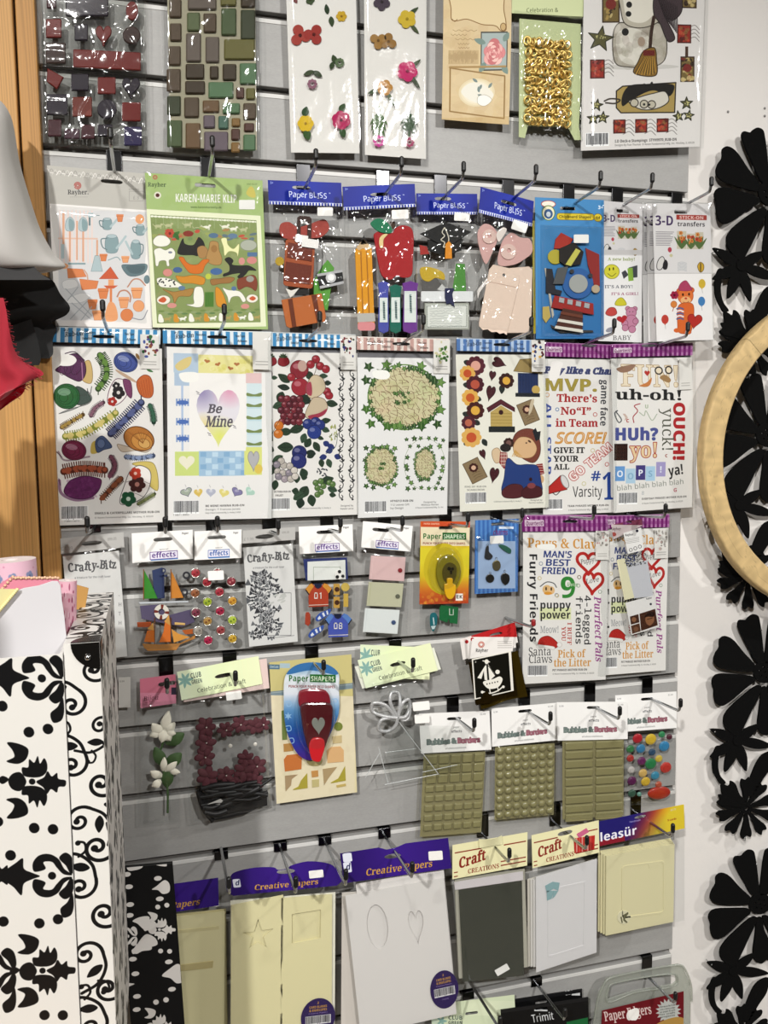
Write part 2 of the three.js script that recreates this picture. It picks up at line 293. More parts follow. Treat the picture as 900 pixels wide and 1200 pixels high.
// ---------------------------------------------------------------- building blocks of the hanging packs
const slot = (f, x, y, w = 0.027, h = 0.006) => { const [u, v] = f.uv(x, y); return rrect(u - w / 2 / f.w, v - h / 2 / f.h, u + w / 2 / f.w, v + h / 2 / f.h, 0.49 * Math.min(w / f.w, h / f.h), 5); };
const full = rect(0, 0, 1, 1);
function pack(name, label, category, f, group) { return thing(name, label, category, f.P(0.5, 1), group); }
function header(t, f, m, s, { t: th = 0.0006, dz = 0, pts = full, name = 'header', sw, sh, cr } = {}) { return part(t, name, plate(f, pts, { t: th, dz, cr, holes: s ? [slot(f, s[0], s[1], sw, sh)] : [] }), m); }
function bag(t, f, o = {}, m = M.film) { return part(t, 'bag', film(f, o), m, 'clear plastic bag'); }
function sticker(t, f, cr, x0, y0, x1, y1, dz = 0.003, rot = 0) {
  const cx = (x0 + x1) / 2, cy = (y0 + y1) / 2, a = (rot * Math.PI) / 180, r = (p) => [cx + (p[0] - cx) * Math.cos(a) - (p[1] - cy) * Math.sin(a), cy + (p[0] - cx) * Math.sin(a) + (p[1] - cy) * Math.cos(a)];
  return part(t, 'price_sticker', plate(f, rrect(x0, y0, x1, y1, Math.min(x1 - x0, y1 - y0) * 0.12).map(r), { cr, dz, t: 0.0003 }), M.sticker, 'white price sticker');
}
const bits = (f, cr, list, o) => mergeGeometries(list.map((p) => plate(f, p, { cr, ...o })));
const gloss = (c, r = 0.12) => (memo['g' + c + r] ??= new THREE.MeshPhysicalMaterial({ color: deep(c), roughness: 0.4, specularIntensity: 0.4, clearcoat: 0.8, clearcoatRoughness: r }));

// ---------------------------------------------------------------- top row
{ // red and purple gem stickers
  const f = F([40, -72, 172, -66, 172.5, 183, 51, 170], 0.012), cr = crop(40, 0, 6.314), t = pack('gem_sheet', 'crinkled clear bag of glossy red and purple gem stickers, top left beside the pine upright', 'sticker pack', f);
  const red = '#6e140c', pur = '#1f1426', bro = '#331a12', win = '#431420';
  const G = (pts, c) => part(t, 'gem', plate(f, pts, { cr, t: 0.0042, bevel: 0.0016, dz: 0.0005, seg: 3 }), gloss(c));
  const sq = (a, b, c, d, k) => G(rrect(a, b, c, d, 10), k);
  sq(90, 150, 205, 290, red); sq(88, 325, 235, 480, bro); sq(95, -50, 165, 72, win); sq(235, -30, 550, 130, pur); G(circle(725, 90, 46, 24, 70), red); sq(300, 190, 400, 310, pur); G(heartPts(515, 262, 120, 150), red); G(circle(722, 270, 66), bro);
  G(rrect(290, 385, 790, 520, 10).map(([x, y]) => [x, y + (x - 540) * 0.05]), red); G([[100, 512], [222, 580], [172, 672], [95, 612]], red); sq(275, 555, 405, 680, pur); sq(470, 580, 605, 705, red); G(heartPts(718, 645, 135, 150), pur);
  sq(95, 705, 250, 858, pur); sq(285, 725, 430, 872, '#6e2a1c'); G(circle(540, 815, 73), pur); sq(650, 765, 790, 905, red); sq(105, 892, 205, 1018, win); sq(225, 960, 340, 1035, '#4a2f3c'); sq(350, 930, 450, 1035, win); sq(470, 928, 582, 1015, pur); sq(665, 945, 797, 1085, '#2c2450');
  for (let i = 0; i < 4; i++) for (let j = 0; j < 2; j++) sq(95 + i * 185, -270 + j * 110, 200 + i * 185, -190 + j * 110, [red, pur, win, bro][(i + j) % 4]);
  part(t, 'backing_film', sheet(f.sub(0.02, 0.98, 0.02, 0.985), { dz: -0.0008, t: 0.0003, nx: 2, ny: 2 }), M.filmSoft);
  part(t, 'bag', film(f, { bulge: 0.0045, crinkle: 0.0042, scale: 27, nx: 90, ny: 140, s: 3, flat: 0.06, dz: 0.003 }), M.foil, 'crinkled shiny cellophane bag');
}
{ // olive mosaic tile stickers
  const f = F([187, -72, 305, -66, 308, 190, 193, 181], 0.013), cr = crop(180, 0, 6), t = pack('mosaic_sheet', 'clear bag with a sheet of small olive and brown glassy mosaic tiles', 'sticker pack', f);
  const C = ['#57493a', '#5d6848', '#4d5c3d', '#3e4430', '#665c54', '#6a6638', '#423729', '#587656', '#6c543a', '#4d6c5e', '#84663a', '#563a32', '#6a5e66'];
  const L = [[115, 170, 195, 295, 0], [105, 330, 190, 465, 0], [92, 490, 190, 650, 0], [95, 680, 190, 815, 3], [95, 850, 200, 1040, 2], [110, 0, 195, 130, 0], [235, 95, 325, 225, 1], [350, 100, 440, 235, 0], [475, 65, 580, 255, 2], [612, 75, 712, 285, 3], [228, 240, 332, 440, 4], [365, 265, 460, 445, 4], [495, 282, 710, 425, 5], [225, 455, 355, 560, 6], [395, 470, 455, 560, 6], [485, 455, 580, 570, 6], [605, 450, 722, 598, 7], [222, 575, 360, 665, 6], [385, 582, 560, 695, 7], [580, 620, 635, 697, 11], [650, 625, 712, 705, 5], [215, 690, 318, 830, 0], [345, 710, 460, 795, 8], [485, 730, 605, 805, 7], [630, 730, 718, 845, 0], [350, 815, 430, 905, 12], [455, 820, 525, 912, 9], [548, 835, 608, 895, 10], [635, 870, 705, 930, 11], [225, 870, 328, 1050, 8], [355, 930, 522, 1068, 12], [545, 910, 605, 990, 11], [545, 1005, 605, 1078, 10], [630, 950, 715, 1065, 7], [240, -60, 440, 75, 4], [470, -50, 580, 48, 5], [612, -60, 712, 58, 6]];
  for (let i = 0; i < 5; i++) for (let j = 0; j < 2; j++) L.push([115 + i * 122, -300 + j * 115, 215 + i * 122, -200 + j * 115, (i * 3 + j * 5) % 13]);
  part(t, 'backing_sheet', plate(f.sub(0.06, 0.94, 0.05, 0.955), full, { t: 0.0006 }), flat('#958f76', 0.3));
  for (const [a, b, c, d, k] of L) part(t, 'tile', plate(f, rrect(a, b, c, d, 9), { cr, t: 0.0034, bevel: 0.0017, dz: 0.0007, seg: 1 }), gloss(C[k], 0.05));
  part(t, 'bag', film(f, { bulge: 0.006, crinkle: 0.0016, scale: 40, nx: 40, ny: 70, s: 13, flat: 0.07 }), M.film, 'clear shiny bag');
}
// pressed flowers: thin petals and leaves stuck on white card
function petals(t, f, cr, x, y, r, n, c, rot = 0, mid = '#4b3a1c', w = 0.62, name = 'pressed_flower') {
  const L = []; for (let i = 0; i < n; i++) { const a = ((rot + (360 * i) / n) * Math.PI) / 180; L.push(circle(x + r * 0.52 * Math.cos(a), y + r * 0.52 * Math.sin(a), r * 0.5 * Math.min(1, (w * 5) / n + 0.25), 12)); }
  const g = mergeGeometries(L.map((p, i) => plate(f, p, { cr, dz: 0.0009 + i * 0.00007, t: 0.0003 })));
  const m = part(t, name, g, col(c, 0.8)); if (mid) part(m, 'flower_eye', plate(f, circle(x, y, r * 0.16, 10), { cr, dz: 0.0016, t: 0.0003 }), col(mid, 0.8));
}
const pleaf = (t, f, cr, x, y, l, w, rot, c = '#37482c') => part(t, 'leaf', plate(f, smooth(leafPts(x, y, l, w, rot), 3), { cr, dz: 0.0008, t: 0.0003 }), col(c, 0.8));
{
  const f = F([332, -72, 415.5, -68, 421, 180.5, 342, 177], 0.016), cr = crop(300, 0, 2.8125), t = pack('pressed_flower_sheet', 'white card of pressed flowers with a large red pansy in a clear sleeve', 'flower sheet', f);
  part(t, 'card', sheet(f, { bend: (u, v) => 0.002 * Math.sin(v * 5) }), col(0xe6e3de, 0.6));
  const g = f.off(0.0022);
  petals(t, g, cr, 190, 115, 34, 3, '#9c3a34', 60, '#5a1a18', 0.62); petals(t, g, cr, 145, 118, 36, 3, '#a5453c', 10, '#4a1414'); pleaf(t, g, cr, 236, 48, 34, 16, 260, '#2e3f2a'); pleaf(t, g, cr, 246, 55, 34, 18, 82); petals(t, g, cr, 281, 55, 20, 6, '#c8a432', 0, '#8f6a1c');
  petals(t, g, cr, 275, 208, 20, 9, '#5d6f50', 0, '#39482e', 0.5); pleaf(t, g, cr, 262, 208, 28, 18, 250); pleaf(t, g, cr, 254, 205, 26, 16, 110); pleaf(t, g, cr, 190, 235, 36, 16, 160, '#46513a'); pleaf(t, g, cr, 188, 236, 34, 18, 30, '#3d4a34'); petals(t, g, cr, 185, 278, 22, 8, '#8d5f72', 0, '#5a3c4a', 0.4);
  petals(t, g, cr, 163, 408, 27, 6, '#d9b72c', 0, '#a0801c', 0.9); pleaf(t, g, cr, 158, 385, 34, 24, 285, '#2e4a2c'); pleaf(t, g, cr, 162, 428, 36, 26, 70, '#39582c'); petals(t, g, cr, 280, 397, 31, 6, '#b3245c', 20, '#5c1030', 0.9); pleaf(t, g, cr, 276, 370, 32, 22, 300, '#3a5230'); pleaf(t, g, cr, 280, 422, 34, 22, 72, '#33502a'); petals(t, g, cr, 178, 2, 16, 5, '#47563a'); pleaf(t, g, cr, 120, -14, 30, 16, 60, '#7c4a4a');
  part(t, 'sleeve', film(f.sub(-0.01, 1.03, 0, 1.015), { bulge: 0.004, crinkle: 0.0004, s: 21, dz: 0.002 }), M.film);
}
{
  const f = F([426, -72, 498.6, -68, 500, 189, 427.5, 178], 0.016), cr = crop(300, 0, 2.8125), t = pack('pressed_flower_sheet', 'white card of pressed flowers with a brown pansy and two pink flowers on fern stems', 'flower sheet', f);
  part(t, 'card', sheet(f, { bend: (u, v) => 0.002 * Math.sin(v * 4 + 1) }), col(0xe6e3de, 0.6));
  const g = f.off(0.0022);
  petals(t, g, cr, 414, 8, 30, 5, '#4e4350', 20, '#2a2228'); pleaf(t, g, cr, 500, 52, 44, 14, 322, '#3f4f34'); pleaf(t, g, cr, 508, 80, 42, 12, 48, '#4a5638'); petals(t, g, cr, 497, 64, 30, 5, '#cfb43c', 30, '#a18a1e', 0.85); petals(t, g, cr, 402, 135, 28, 3, '#a07a42', 90, '#6a4c22'); petals(t, g, cr, 436, 138, 28, 3, '#96713c', 30, '#6a4c22');
  pleaf(t, g, cr, 505, 230, 50, 14, 318, '#4c5a40'); pleaf(t, g, cr, 510, 250, 52, 12, 55, '#46523c'); petals(t, g, cr, 498, 236, 34, 5, '#c2286a', 10, '#7c1440', 0.85); pleaf(t, g, cr, 415, 292, 50, 16, 160, '#50604a'); pleaf(t, g, cr, 432, 305, 52, 14, 62, '#58664c'); petals(t, g, cr, 424, 290, 26, 5, '#b9853a', 0, '#7a521e', 0.85);
  for (const [x, c] of [[404, '#4c6a3a'], [504, '#33502e']]) { for (let i = 0; i < 3; i++) { pleaf(t, g, cr, x, 372 + i * 16, 50, 11, 55 + i * 6, c); pleaf(t, g, cr, x, 372 + i * 16, 50, 11, 125 - i * 6, c); } part(t, 'flower_stem', plate(g, rect(x - 3, 350, x + 3, 450), { cr, dz: 0.0008, t: 0.0004 }), col(c, 0.8)); }
  petals(t, g, cr, 404, 466, 26, 8, '#c43a94', 0, '#8a1a60', 0.35); petals(t, g, cr, 505, 470, 22, 8, '#a4486a', 0, '#6a2038', 0.35);
  part(t, 'sleeve', film(f.sub(-0.03, 1.01, 0, 1.012), { bulge: 0.004, crinkle: 0.0005, s: 25, dz: 0.002 }), M.film);
}
{ // antique paper
  const f = F([519, -72, 599, -68, 596.3, 149.5, 517.5, 136.5], 0.016), k = [480, 0, 5], t = pack('antique_paper', 'parchment coloured paper sheet printed with a pink rose and a white bird in a frame', 'paper sheet', f);
  const tx = print(f, 420, k, '#d6c29c', (c) => {
    mottle(c, 180, -350, 610, 760, 160, 50, ['#c9b083', '#e2d2ae', '#bda274'], 0.12);
    blob(c, [[232, -120], [240, 60], [245, 125], [270, 130], [330, 120], [420, 150], [500, 160], [530, 188], [556, 185], [558, 140], [545, 60], [540, -120]], '#dfcda6', '#8b6a3e', 5); ell(c, 542, 165, 16, 22, '#c7ab7a', 0, '#7a5a30', 4); line(c, [[245, 120], [262, 134], [275, 122]], '#8b6a3e', 4);
    for (const [y, a, b] of [[185, 250, 390], [210, 240, 330], [235, 265, 380], [262, 280, 345], [285, 285, 345]]) line(c, Array.from({ length: 9 }, (_, i) => [a + ((b - a) * i) / 8, y + (i % 2 ? 5 : -3)]), '#9a8058', 2.4);
    c.globalAlpha = 0.5; R(c, 225, 300, 400, 380, '#b39a6e'); c.globalAlpha = 1; for (let i = 0; i < 40; i++) line(c, [[228 + i * 4.2, rr(300, 325)], [228 + i * 4.2, rr(345, 378)]], '#9b825a', 1.5);
    R(c, 412, 192, 568, 420, '#4b4b44'); R(c, 418, 200, 562, 412, '#a9b6b4'); for (const [x, y, l, r] of [[440, 260, 70, 200], [545, 250, 60, 300], [440, 370, 70, 120], [540, 390, 60, 60]]) leaf(c, x, y, l, 34, r, '#7f948c'); for (let i = 0; i < 26; i++) { const a = i * 2.4, r = 62 * (1 - i / 30); blob(c, smooth(circle(488 + Math.cos(a) * r * 0.55, 315 + Math.sin(a) * r * 0.85, r * 0.55, 7, r * 0.6), 3), ['#d98f90', '#e8b0ac', '#c97a7c', '#eec4bd'][i % 4], '#b86a6c', 1.2); }
    R(c, 232, 390, 560, 396, '#b69a6a'); c.strokeStyle = '#a98c5c'; c.lineWidth = 9; c.strokeRect(232, 398 + 0, 326, 0.1); c.save(); c.transform(1, 0.16, 0, 1, 0, -36); c.strokeRect(236, 400, 318, 250); c.lineWidth = 3; c.strokeStyle = '#84683c'; c.strokeRect(236, 400, 318, 250); c.restore();
    for (let r = 105; r > 20; r -= 12) ell(c, 392, 545, r, r * 0.78, ['#e0d3b2', '#e6dcc0', '#ebe4cf', '#ece8da'][((105 - r) / 12) & 3]); blob(c, [[300, 540], [350, 490], [420, 500], [490, 560], [450, 610], [380, 600]], '#e9e6da'); for (const [x, y] of [[395, 485], [420, 500], [405, 545], [430, 570], [460, 520]]) leaf(c, x, y, 36, 16, rr(0, 360), '#7f8f8c'); blob(c, [[400, 570], [440, 560], [480, 590], [440, 625], [400, 610]], '#f2f0ea', '#9a927c', 2);
    c.globalAlpha = 0.25; R(c, 180, 690, 610, 760, '#b08c52'); c.globalAlpha = 1;
  });
  part(t, 'paper', sheet(f, { bend: (u, v) => 0.003 * Math.sin(v * 3.5) + 0.004 * (u - 0.5) ** 2 }), paper(tx, 0.45));
}
{ // gold braid
  const f = F([600, 14, 684.5, 20, 681.5, 167, 603.5, 160], 0.014), h = F([600.5, -62, 689, -58, 684.5, 21, 600, 14.5], 0.0158), k = [580, 0, 2.8125], cr = crop(...k), t = pack('braid_pack', 'clear bag with gold metallic braid wound on a pale green card', 'trim pack', f);
  header(t, h, paper(print(h, 400, k, '#d5dcb6', (c) => { R(c, 40, -200, 310, 62, '#cfd8ac'); T(c, 'Celebration &', 104, 40, 19, '#55603f', { w: 104 }); })));
  part(t, 'card', plate(f, [[80, 62], [282, 80], [282, 300], [276, 420], [284, 462], [262, 462], [240, 420], [108, 415], [98, 456], [78, 452]], { cr, t: 0.0008 }), col('#c9d3a4', 0.6));
  const gold = flat(0xe6c676, 0.42, { metalness: 0.8 }), kn = new THREE.TorusGeometry(0.0052, 0.0018, 7, 12);
  for (let r = 0; r < 9; r++) {
    const L = []; for (let i = 0; i < 15; i++) { const x = 102 + i * 9.4 + (r % 2) * 3, y = 148 + r * 32 + (i - 7) * 0.9 + rr(-4, 4), p = f.px(...cr(x, y), 0.0046 + rr(0, 0.0012)), g = kn.clone(); g.rotateX(rr(-0.9, 0.9)); g.rotateY(rr(0.4, 1.3) * (i % 2 ? 1 : -1)); g.rotateZ(rr(-0.6, 0.6)); g.scale(1, 1.05, 0.75); g.translate(p.x, p.y, p.z); L.push(g); }
    part(t, 'braid_turn', mergeGeometries(L), gold);
  }
  bag(t, f.sub(0, 1, 0, 1.02), { bulge: 0.009, crinkle: 0.0022, s: 31, nx: 34, ny: 54, flat: 0.1, dz: 0.002 });
}
{ // snowman sheet
  const f = F([685, -72, 828, -72, 819.5, 174.5, 681, 174], 0.018), k = [580, 0, 2.8125], t = pack('snowman_sheet', 'large white rub on sheet printed with a snowman holding a broom, in a clear bag', 'rub-on sheet', f);
  const tx = print(f, 640, k, '#e7e4e1', (c) => {
    const tagp = (x, y, w, h) => { R(c, x, y, x + w, y + h, '#3a2418'); R(c, x + 4, y + 4, x + w - 4, y + h - 4, '#7c6a3c'); mottle(c, x + 6, y + 6, x + w - 6, y + h - 6, 26, 9, ['#2c1a10', '#b49a5a', '#7c2a20', '#d2c08a'], 0.85); ell(c, x + w / 2, y + h * 0.45, w * 0.3, h * 0.16, '#7f2a22'); };
    tagp(355, -30, 55, 108); tagp(610, -60, 54, 88); R(c, 626, 155, 636, 190, '#4a3020'); tagp(610, 188, 48, 85);
    // snowman
    c.save(); ell(c, 475, 222, 130, 9, '#d3d0cc'); c.restore();
    blob(c, [[395, 95], [412, 78], [470, 90], [540, 80], [562, 130], [556, 200], [520, 222], [440, 222], [400, 212], [388, 160]], '#b9b3a6', '#3c352c', 3); blob(c, [[405, 110], [450, 95], [500, 120], [520, 180], [480, 214], [420, 205], [400, 160]], '#dedacf'); mottle(c, 395, 90, 555, 220, 60, 22, ['#8b8474', '#f2efe6', '#6a6252'], 0.16);
    blob(c, [[412, -40], [540, -50], [556, 20], [540, 70], [480, 95], [428, 82], [414, 40]], '#c3bdae', '#3c352c', 3); blob(c, [[428, -20], [510, -20], [528, 30], [490, 76], [440, 70], [424, 30]], '#e6e2d6'); ell(c, 438, 50, 9, 9, '#141414'); ell(c, 440, 20, 9, 10, '#181616'); ell(c, 428, 108, 11, 12, '#171515'); ell(c, 480, 140, 12, 16, '#a89684');
    blob(c, [[530, -30], [600, -40], [612, 40], [580, 70], [560, 60], [590, 130], [570, 140], [540, 80], [520, 50]], '#4a3c40', '#241a1a', 3); for (let i = 0; i < 12; i++) line(c, [[530 + i * 6, -10 + i * 3], [556 + i * 4, 60 + i * 5]], '#2b2024', 3);
    line(c, [[520, 60], [512, 110], [508, 165]], '#3b241a', 11); blob(c, [[488, 170], [522, 160], [530, 200], [528, 250], [455, 240], [470, 205]], '#8a6a2c', '#3a2810', 3); R(c, 486, 168, 524, 186, '#6e2018'); for (let i = 0; i < 16; i++) line(c, [[490 + i * 2, 190], [458 + i * 4.6, 244 + rr(-5, 6)]], i % 2 ? '#c49a44' : '#4d3812', 2.5);
    const star = (x, y, r, a) => { poly(c, starPts(x, y, r, r * 0.42, 5, a), '#5d5a34', '#232312', 3); for (let i = 0; i < 9; i++) ell(c, x + rr(-0.4, 0.4) * r, y + rr(-0.4, 0.4) * r, 2, 2, '#cfc98e'); };
    star(350, 130, 42, -80); star(338, 345, 20, -80); star(326, 388, 20, -90); star(357, 386, 20, -85); star(632, 345, 22, -90); star(605, 388, 19, -100); star(640, 386, 19, -80);
    const stamp = (x, y, w, h) => { for (let i = 0; i < 4; i++) line(c, [[x + w - 8, y + 10 + i * 13], [x + w + 12, y + 2 + i * 13], [x + w + 28, y + 16 + i * 13]], '#77736e', 2); R(c, x, y, x + w, y + h, '#4f1c16'); R(c, x + 4, y + 4, x + w - 4, y + h - 4, '#9a2e22'); mottle(c, x + 6, y + 6, x + w - 6, y + h - 6, 20, 8, ['#c8563c', '#5a1a14', '#8d7040'], 0.7); };
    stamp(598, 82, 48, 62); stamp(317, 196, 46, 62); for (const x of [390, 461, 532]) stamp(x, 394, 40, 46);
    poly(c, [[400, 300], [420, 285], [595, 275], [592, 375], [415, 372], [400, 355]], '#b09a5c', '#1f1710', 4); line(c, [[362, 332], [380, 325], [412, 330], [398, 340], [366, 338]], '#3a3026', 5); blob(c, [[418, 320], [440, 285], [520, 280], [590, 285], [575, 320], [520, 300], [450, 330], [420, 350]], '#17120e'); blob(c, [[440, 335], [480, 320], [520, 310], [560, 305], [572, 335], [540, 358], [480, 362]], '#d9d5ca', '#2a241c', 3); for (const [x, y] of [[458, 340], [490, 345], [515, 347]]) ell(c, x, y, 13, 13, '#c5bfae', 0, '#241c14', 3); ell(c, 490, 346, 4, 4, '#111'); ell(c, 507, 347, 4, 4, '#111'); line(c, [[490, 280], [500, 300], [515, 275]], '#121010', 7);
    barcode(c, 304, 437, 374, 478); T(c, 'I.D Deck-o Stampings  STYH9970_RUB-ON', 395, 470, 13, '#2f2c2a', { w: 205, b: 1 }); T(c, 'Designs By Fran Thomas  © Raven Fundamental Mfg. Inc. Hinckley, IL 60520', 395, 482, 9, '#3a3735', { w: 265 });
  });
  part(t, 'printed_sheet', sheet(f, { bend: (u, v) => 0.004 * (1 - v) * Math.sin(u * 3) }), paper(tx, 0.4));
  bag(t, f.sub(-0.015, 1.025, 0, 1.012), { bulge: 0.006, crinkle: 0.0009, s: 41, dz: 0.003 });
}
// ---------------------------------------------------------------- second row
{ // garden tool pictures
  const f = F([55, 194, 172, 205, 178, 386, 66, 382], 0.011), k = [50, 190, 5.714], t = pack('garden_card', 'printed sheet of pastel garden tools and orange pots under a grey card header', 'picture sheet', f);
  const h = F([54.5, 193, 172, 204.5, 173.5, 247, 58, 240], 0.0118), s = F([57.5, 239, 173.5, 246.5, 178, 386, 66, 382], 0.012);
  header(t, h, paper(print(h, 520, k, '#b6b4ae', (c) => {
    for (let i = 0; i < 26; i++) { const x = 40 + i * 26, y = 62 + i * 2.6; line(c, [[x - 20, y + 18], [x, y - 16 + rr(-8, 8)], [x + 16, y + rr(0, 14)], [x + 34, y + 12]], ['#e6e4e0', '#8f8d89', '#d2d0cb'][i % 3], rr(2.5, 5)); }
    for (const r of [22, 15, 8]) line(c, Array.from({ length: 14 }, (_, i) => [236 + r * Math.cos(i * 0.45 + r), 158 + r * Math.sin(i * 0.45 + r)]), '#a64a42', 5); T(c, 'Rayher.', 170, 216, 42, '#3a3a3c', { f: 'serif', b: 1, w: 140 }); for (let i = 0; i < 12; i++) R(c, 186 + i * 10, 232, 190 + i * 10, 236, '#8d8b87');
    T(c, 'STYLING', 576, 188, 14, '#7c7a76', { w: 72 }); c.strokeStyle = '#96948f'; c.lineWidth = 3; c.strokeRect(580, 196, 96, 66); T(c, '£ 3', 606, 250, 30, '#8f8d88');
  }), 0.45), [131, 213], { sw: 0.028, sh: 0.005 });
  part(t, 'printed_sheet', sheet(s, { dz: 0.0006, bend: (u, v) => 0.003 * Math.sin(v * 2) }), paper(print(s, 560, k, '#e2dfdc', (c) => {
    R(c, 112, 330, 690, 1060, '#dbdadb'); c.globalAlpha = 0.55; for (let i = 0; i < 9; i++) R(c, 118 + i * 26, 330, 130 + i * 26, 680, '#f0d6c8'); c.globalAlpha = 1; R(c, 112, 512, 370, 522, '#e2bfae');
    const B = '#8fa6aa', D = '#6d8288', Lg = '#b6c6ca', O = '#dc8a58', O2 = '#e8a878';
    const handle = (x, y0, y1, w = 10) => R(c, x - w / 2, y0, x + w / 2, y1, '#dba98c');
    for (const x of [188, 274]) { blob(c, [[x - 24, 400], [x, 375], [x + 26, 400], [x + 24, 460], [x, 470], [x - 26, 460]], Lg, D, 2); blob(c, [[x - 4, 385], [x + 24, 405], [x + 20, 460], [x, 465]], B); handle(x, 470, 670, 12); } handle(146, 350, 560, 14); R(c, 130, 555, 152, 650, Lg); handle(234, 400, 660); R(c, 176, 678, 290, 690, B); R(c, 310, 370, 322, 430, D); R(c, 306, 345, 340, 375, Lg);
    handle(366, 525, 640, 12); poly(c, [[352, 630], [378, 630], [402, 735], [326, 735]], Lg, D, 2); line(c, [[276, 360], [380, 362]], D, 4);
    const can = (x, y, w, h, dir) => { blob(c, [[x, y], [x + w, y], [x + w * 1.02, y + h], [x - w * 0.02, y + h]], B, D, 2.5); ell(c, x + w / 2, y, w / 2, h * 0.12, Lg, 0, D, 2); line(c, [[x + (dir > 0 ? w : 0), y + h * 0.75], [x + (dir > 0 ? w * 1.5 : -w * 0.5), y + h * 0.35], [x + (dir > 0 ? w * 1.9 : -w * 0.9), y]], Lg, 15); line(c, [[x + (dir > 0 ? 0 : w), y + 14], [x + (dir > 0 ? -w * 0.55 : w * 1.5), y + h * 0.2], [x + (dir > 0 ? -w * 0.4 : w * 1.4), y + h * 0.7], [x + (dir > 0 ? 0 : w), y + h * 0.85]], D, 7); };
    can(408, 385, 48, 66, 1); can(430, 500, 66, 105, 1); can(600, 535, 48, 110, -1); can(630, 425, 46, 62, 1);
    const pot = (x, y, w, h, col) => { poly(c, [[x, y + h * 0.25], [x + w, y + h * 0.25], [x + w * 0.84, y + h], [x + w * 0.16, y + h]], col, '#b8683a', 2); R(c, x - 3, y, x + w + 3, y + h * 0.28, col); R(c, x - 3, y + h * 0.26, x + w + 3, y + h * 0.3, '#b8683a'); };
    pot(496, 352, 42, 50, O); ell(c, 650, 382, 30, 32, O2); pot(385, 618, 46, 48, O); pot(530, 632, 48, 44, O2); line(c, [[440, 660], [500, 640], [520, 660]], B, 6); blob(c, [[530, 695], [600, 690], [700, 690], [690, 740], [620, 768], [570, 760]], D, '#4f6066', 3); blob(c, [[560, 705], [690, 700], [660, 745], [590, 745]], '#5c7076');
    poly(c, [[170, 715], [270, 720], [296, 770], [176, 780]], O, '#b8683a', 2); poly(c, [[250, 785], [375, 800], [362, 850], [266, 858]], O, '#b8683a', 2); line(c, [[280, 725], [300, 755], [305, 790]], '#cfa690', 8);
    poly(c, [[380, 785], [455, 705], [508, 785]], '#cf6440', '#a84a2c', 2); R(c, 440, 790, 478, 830, O2); poly(c, [[410, 830], [505, 830], [478, 850], [430, 850]], '#cf6a44'); R(c, 450, 850, 466, 1065, O); blob(c, [[424, 1000], [450, 940], [480, 950], [500, 1060], [420, 1066]], O2);
    pot(374, 848, 66, 70, O); pot(306, 922, 60, 66, O); pot(336, 995, 70, 66, O2); pot(512, 908, 66, 74, O2); line(c, [[500, 905], [520, 870], [560, 865], [590, 900], [586, 940]], '#c08c74', 10); pot(596, 845, 72, 72, O2); line(c, [[570, 840], [610, 790], [650, 790], [690, 830]], '#c08c74', 9); ell(c, 565, 1030, 42, 42, O, 0, '#b8683a', 2); ell(c, 645, 970, 38, 38, O2, 0, '#b8683a', 2); line(c, [[600, 1050], [670, 1060], [705, 1000]], '#9a9aa0', 7);
    blob(c, [[140, 805], [220, 790], [240, 830], [150, 850]], '#efedec', '#bcbcc0', 2); blob(c, [[160, 930], [260, 880], [320, 895], [280, 935], [180, 945]], '#efedec', '#bcbcc0', 2); for (const [a, b] of [[[160, 850], [330, 1030]], [[240, 840], [170, 930]], [[300, 935], [190, 1050]], [[200, 945], [320, 1050]], [[260, 1060], [330, 970]]]) line(c, [a, b], '#b4b8bc', 6); ell(c, 150, 700, 28, 18, O2); ell(c, 700, 790, 20, 30, D);
  }), 0.45));
  bag(t, f.sub(-0.005, 1.005, 0.24, 1), { bulge: 0.004, crinkle: 0.0005, s: 51, dz: 0.0018 });
}
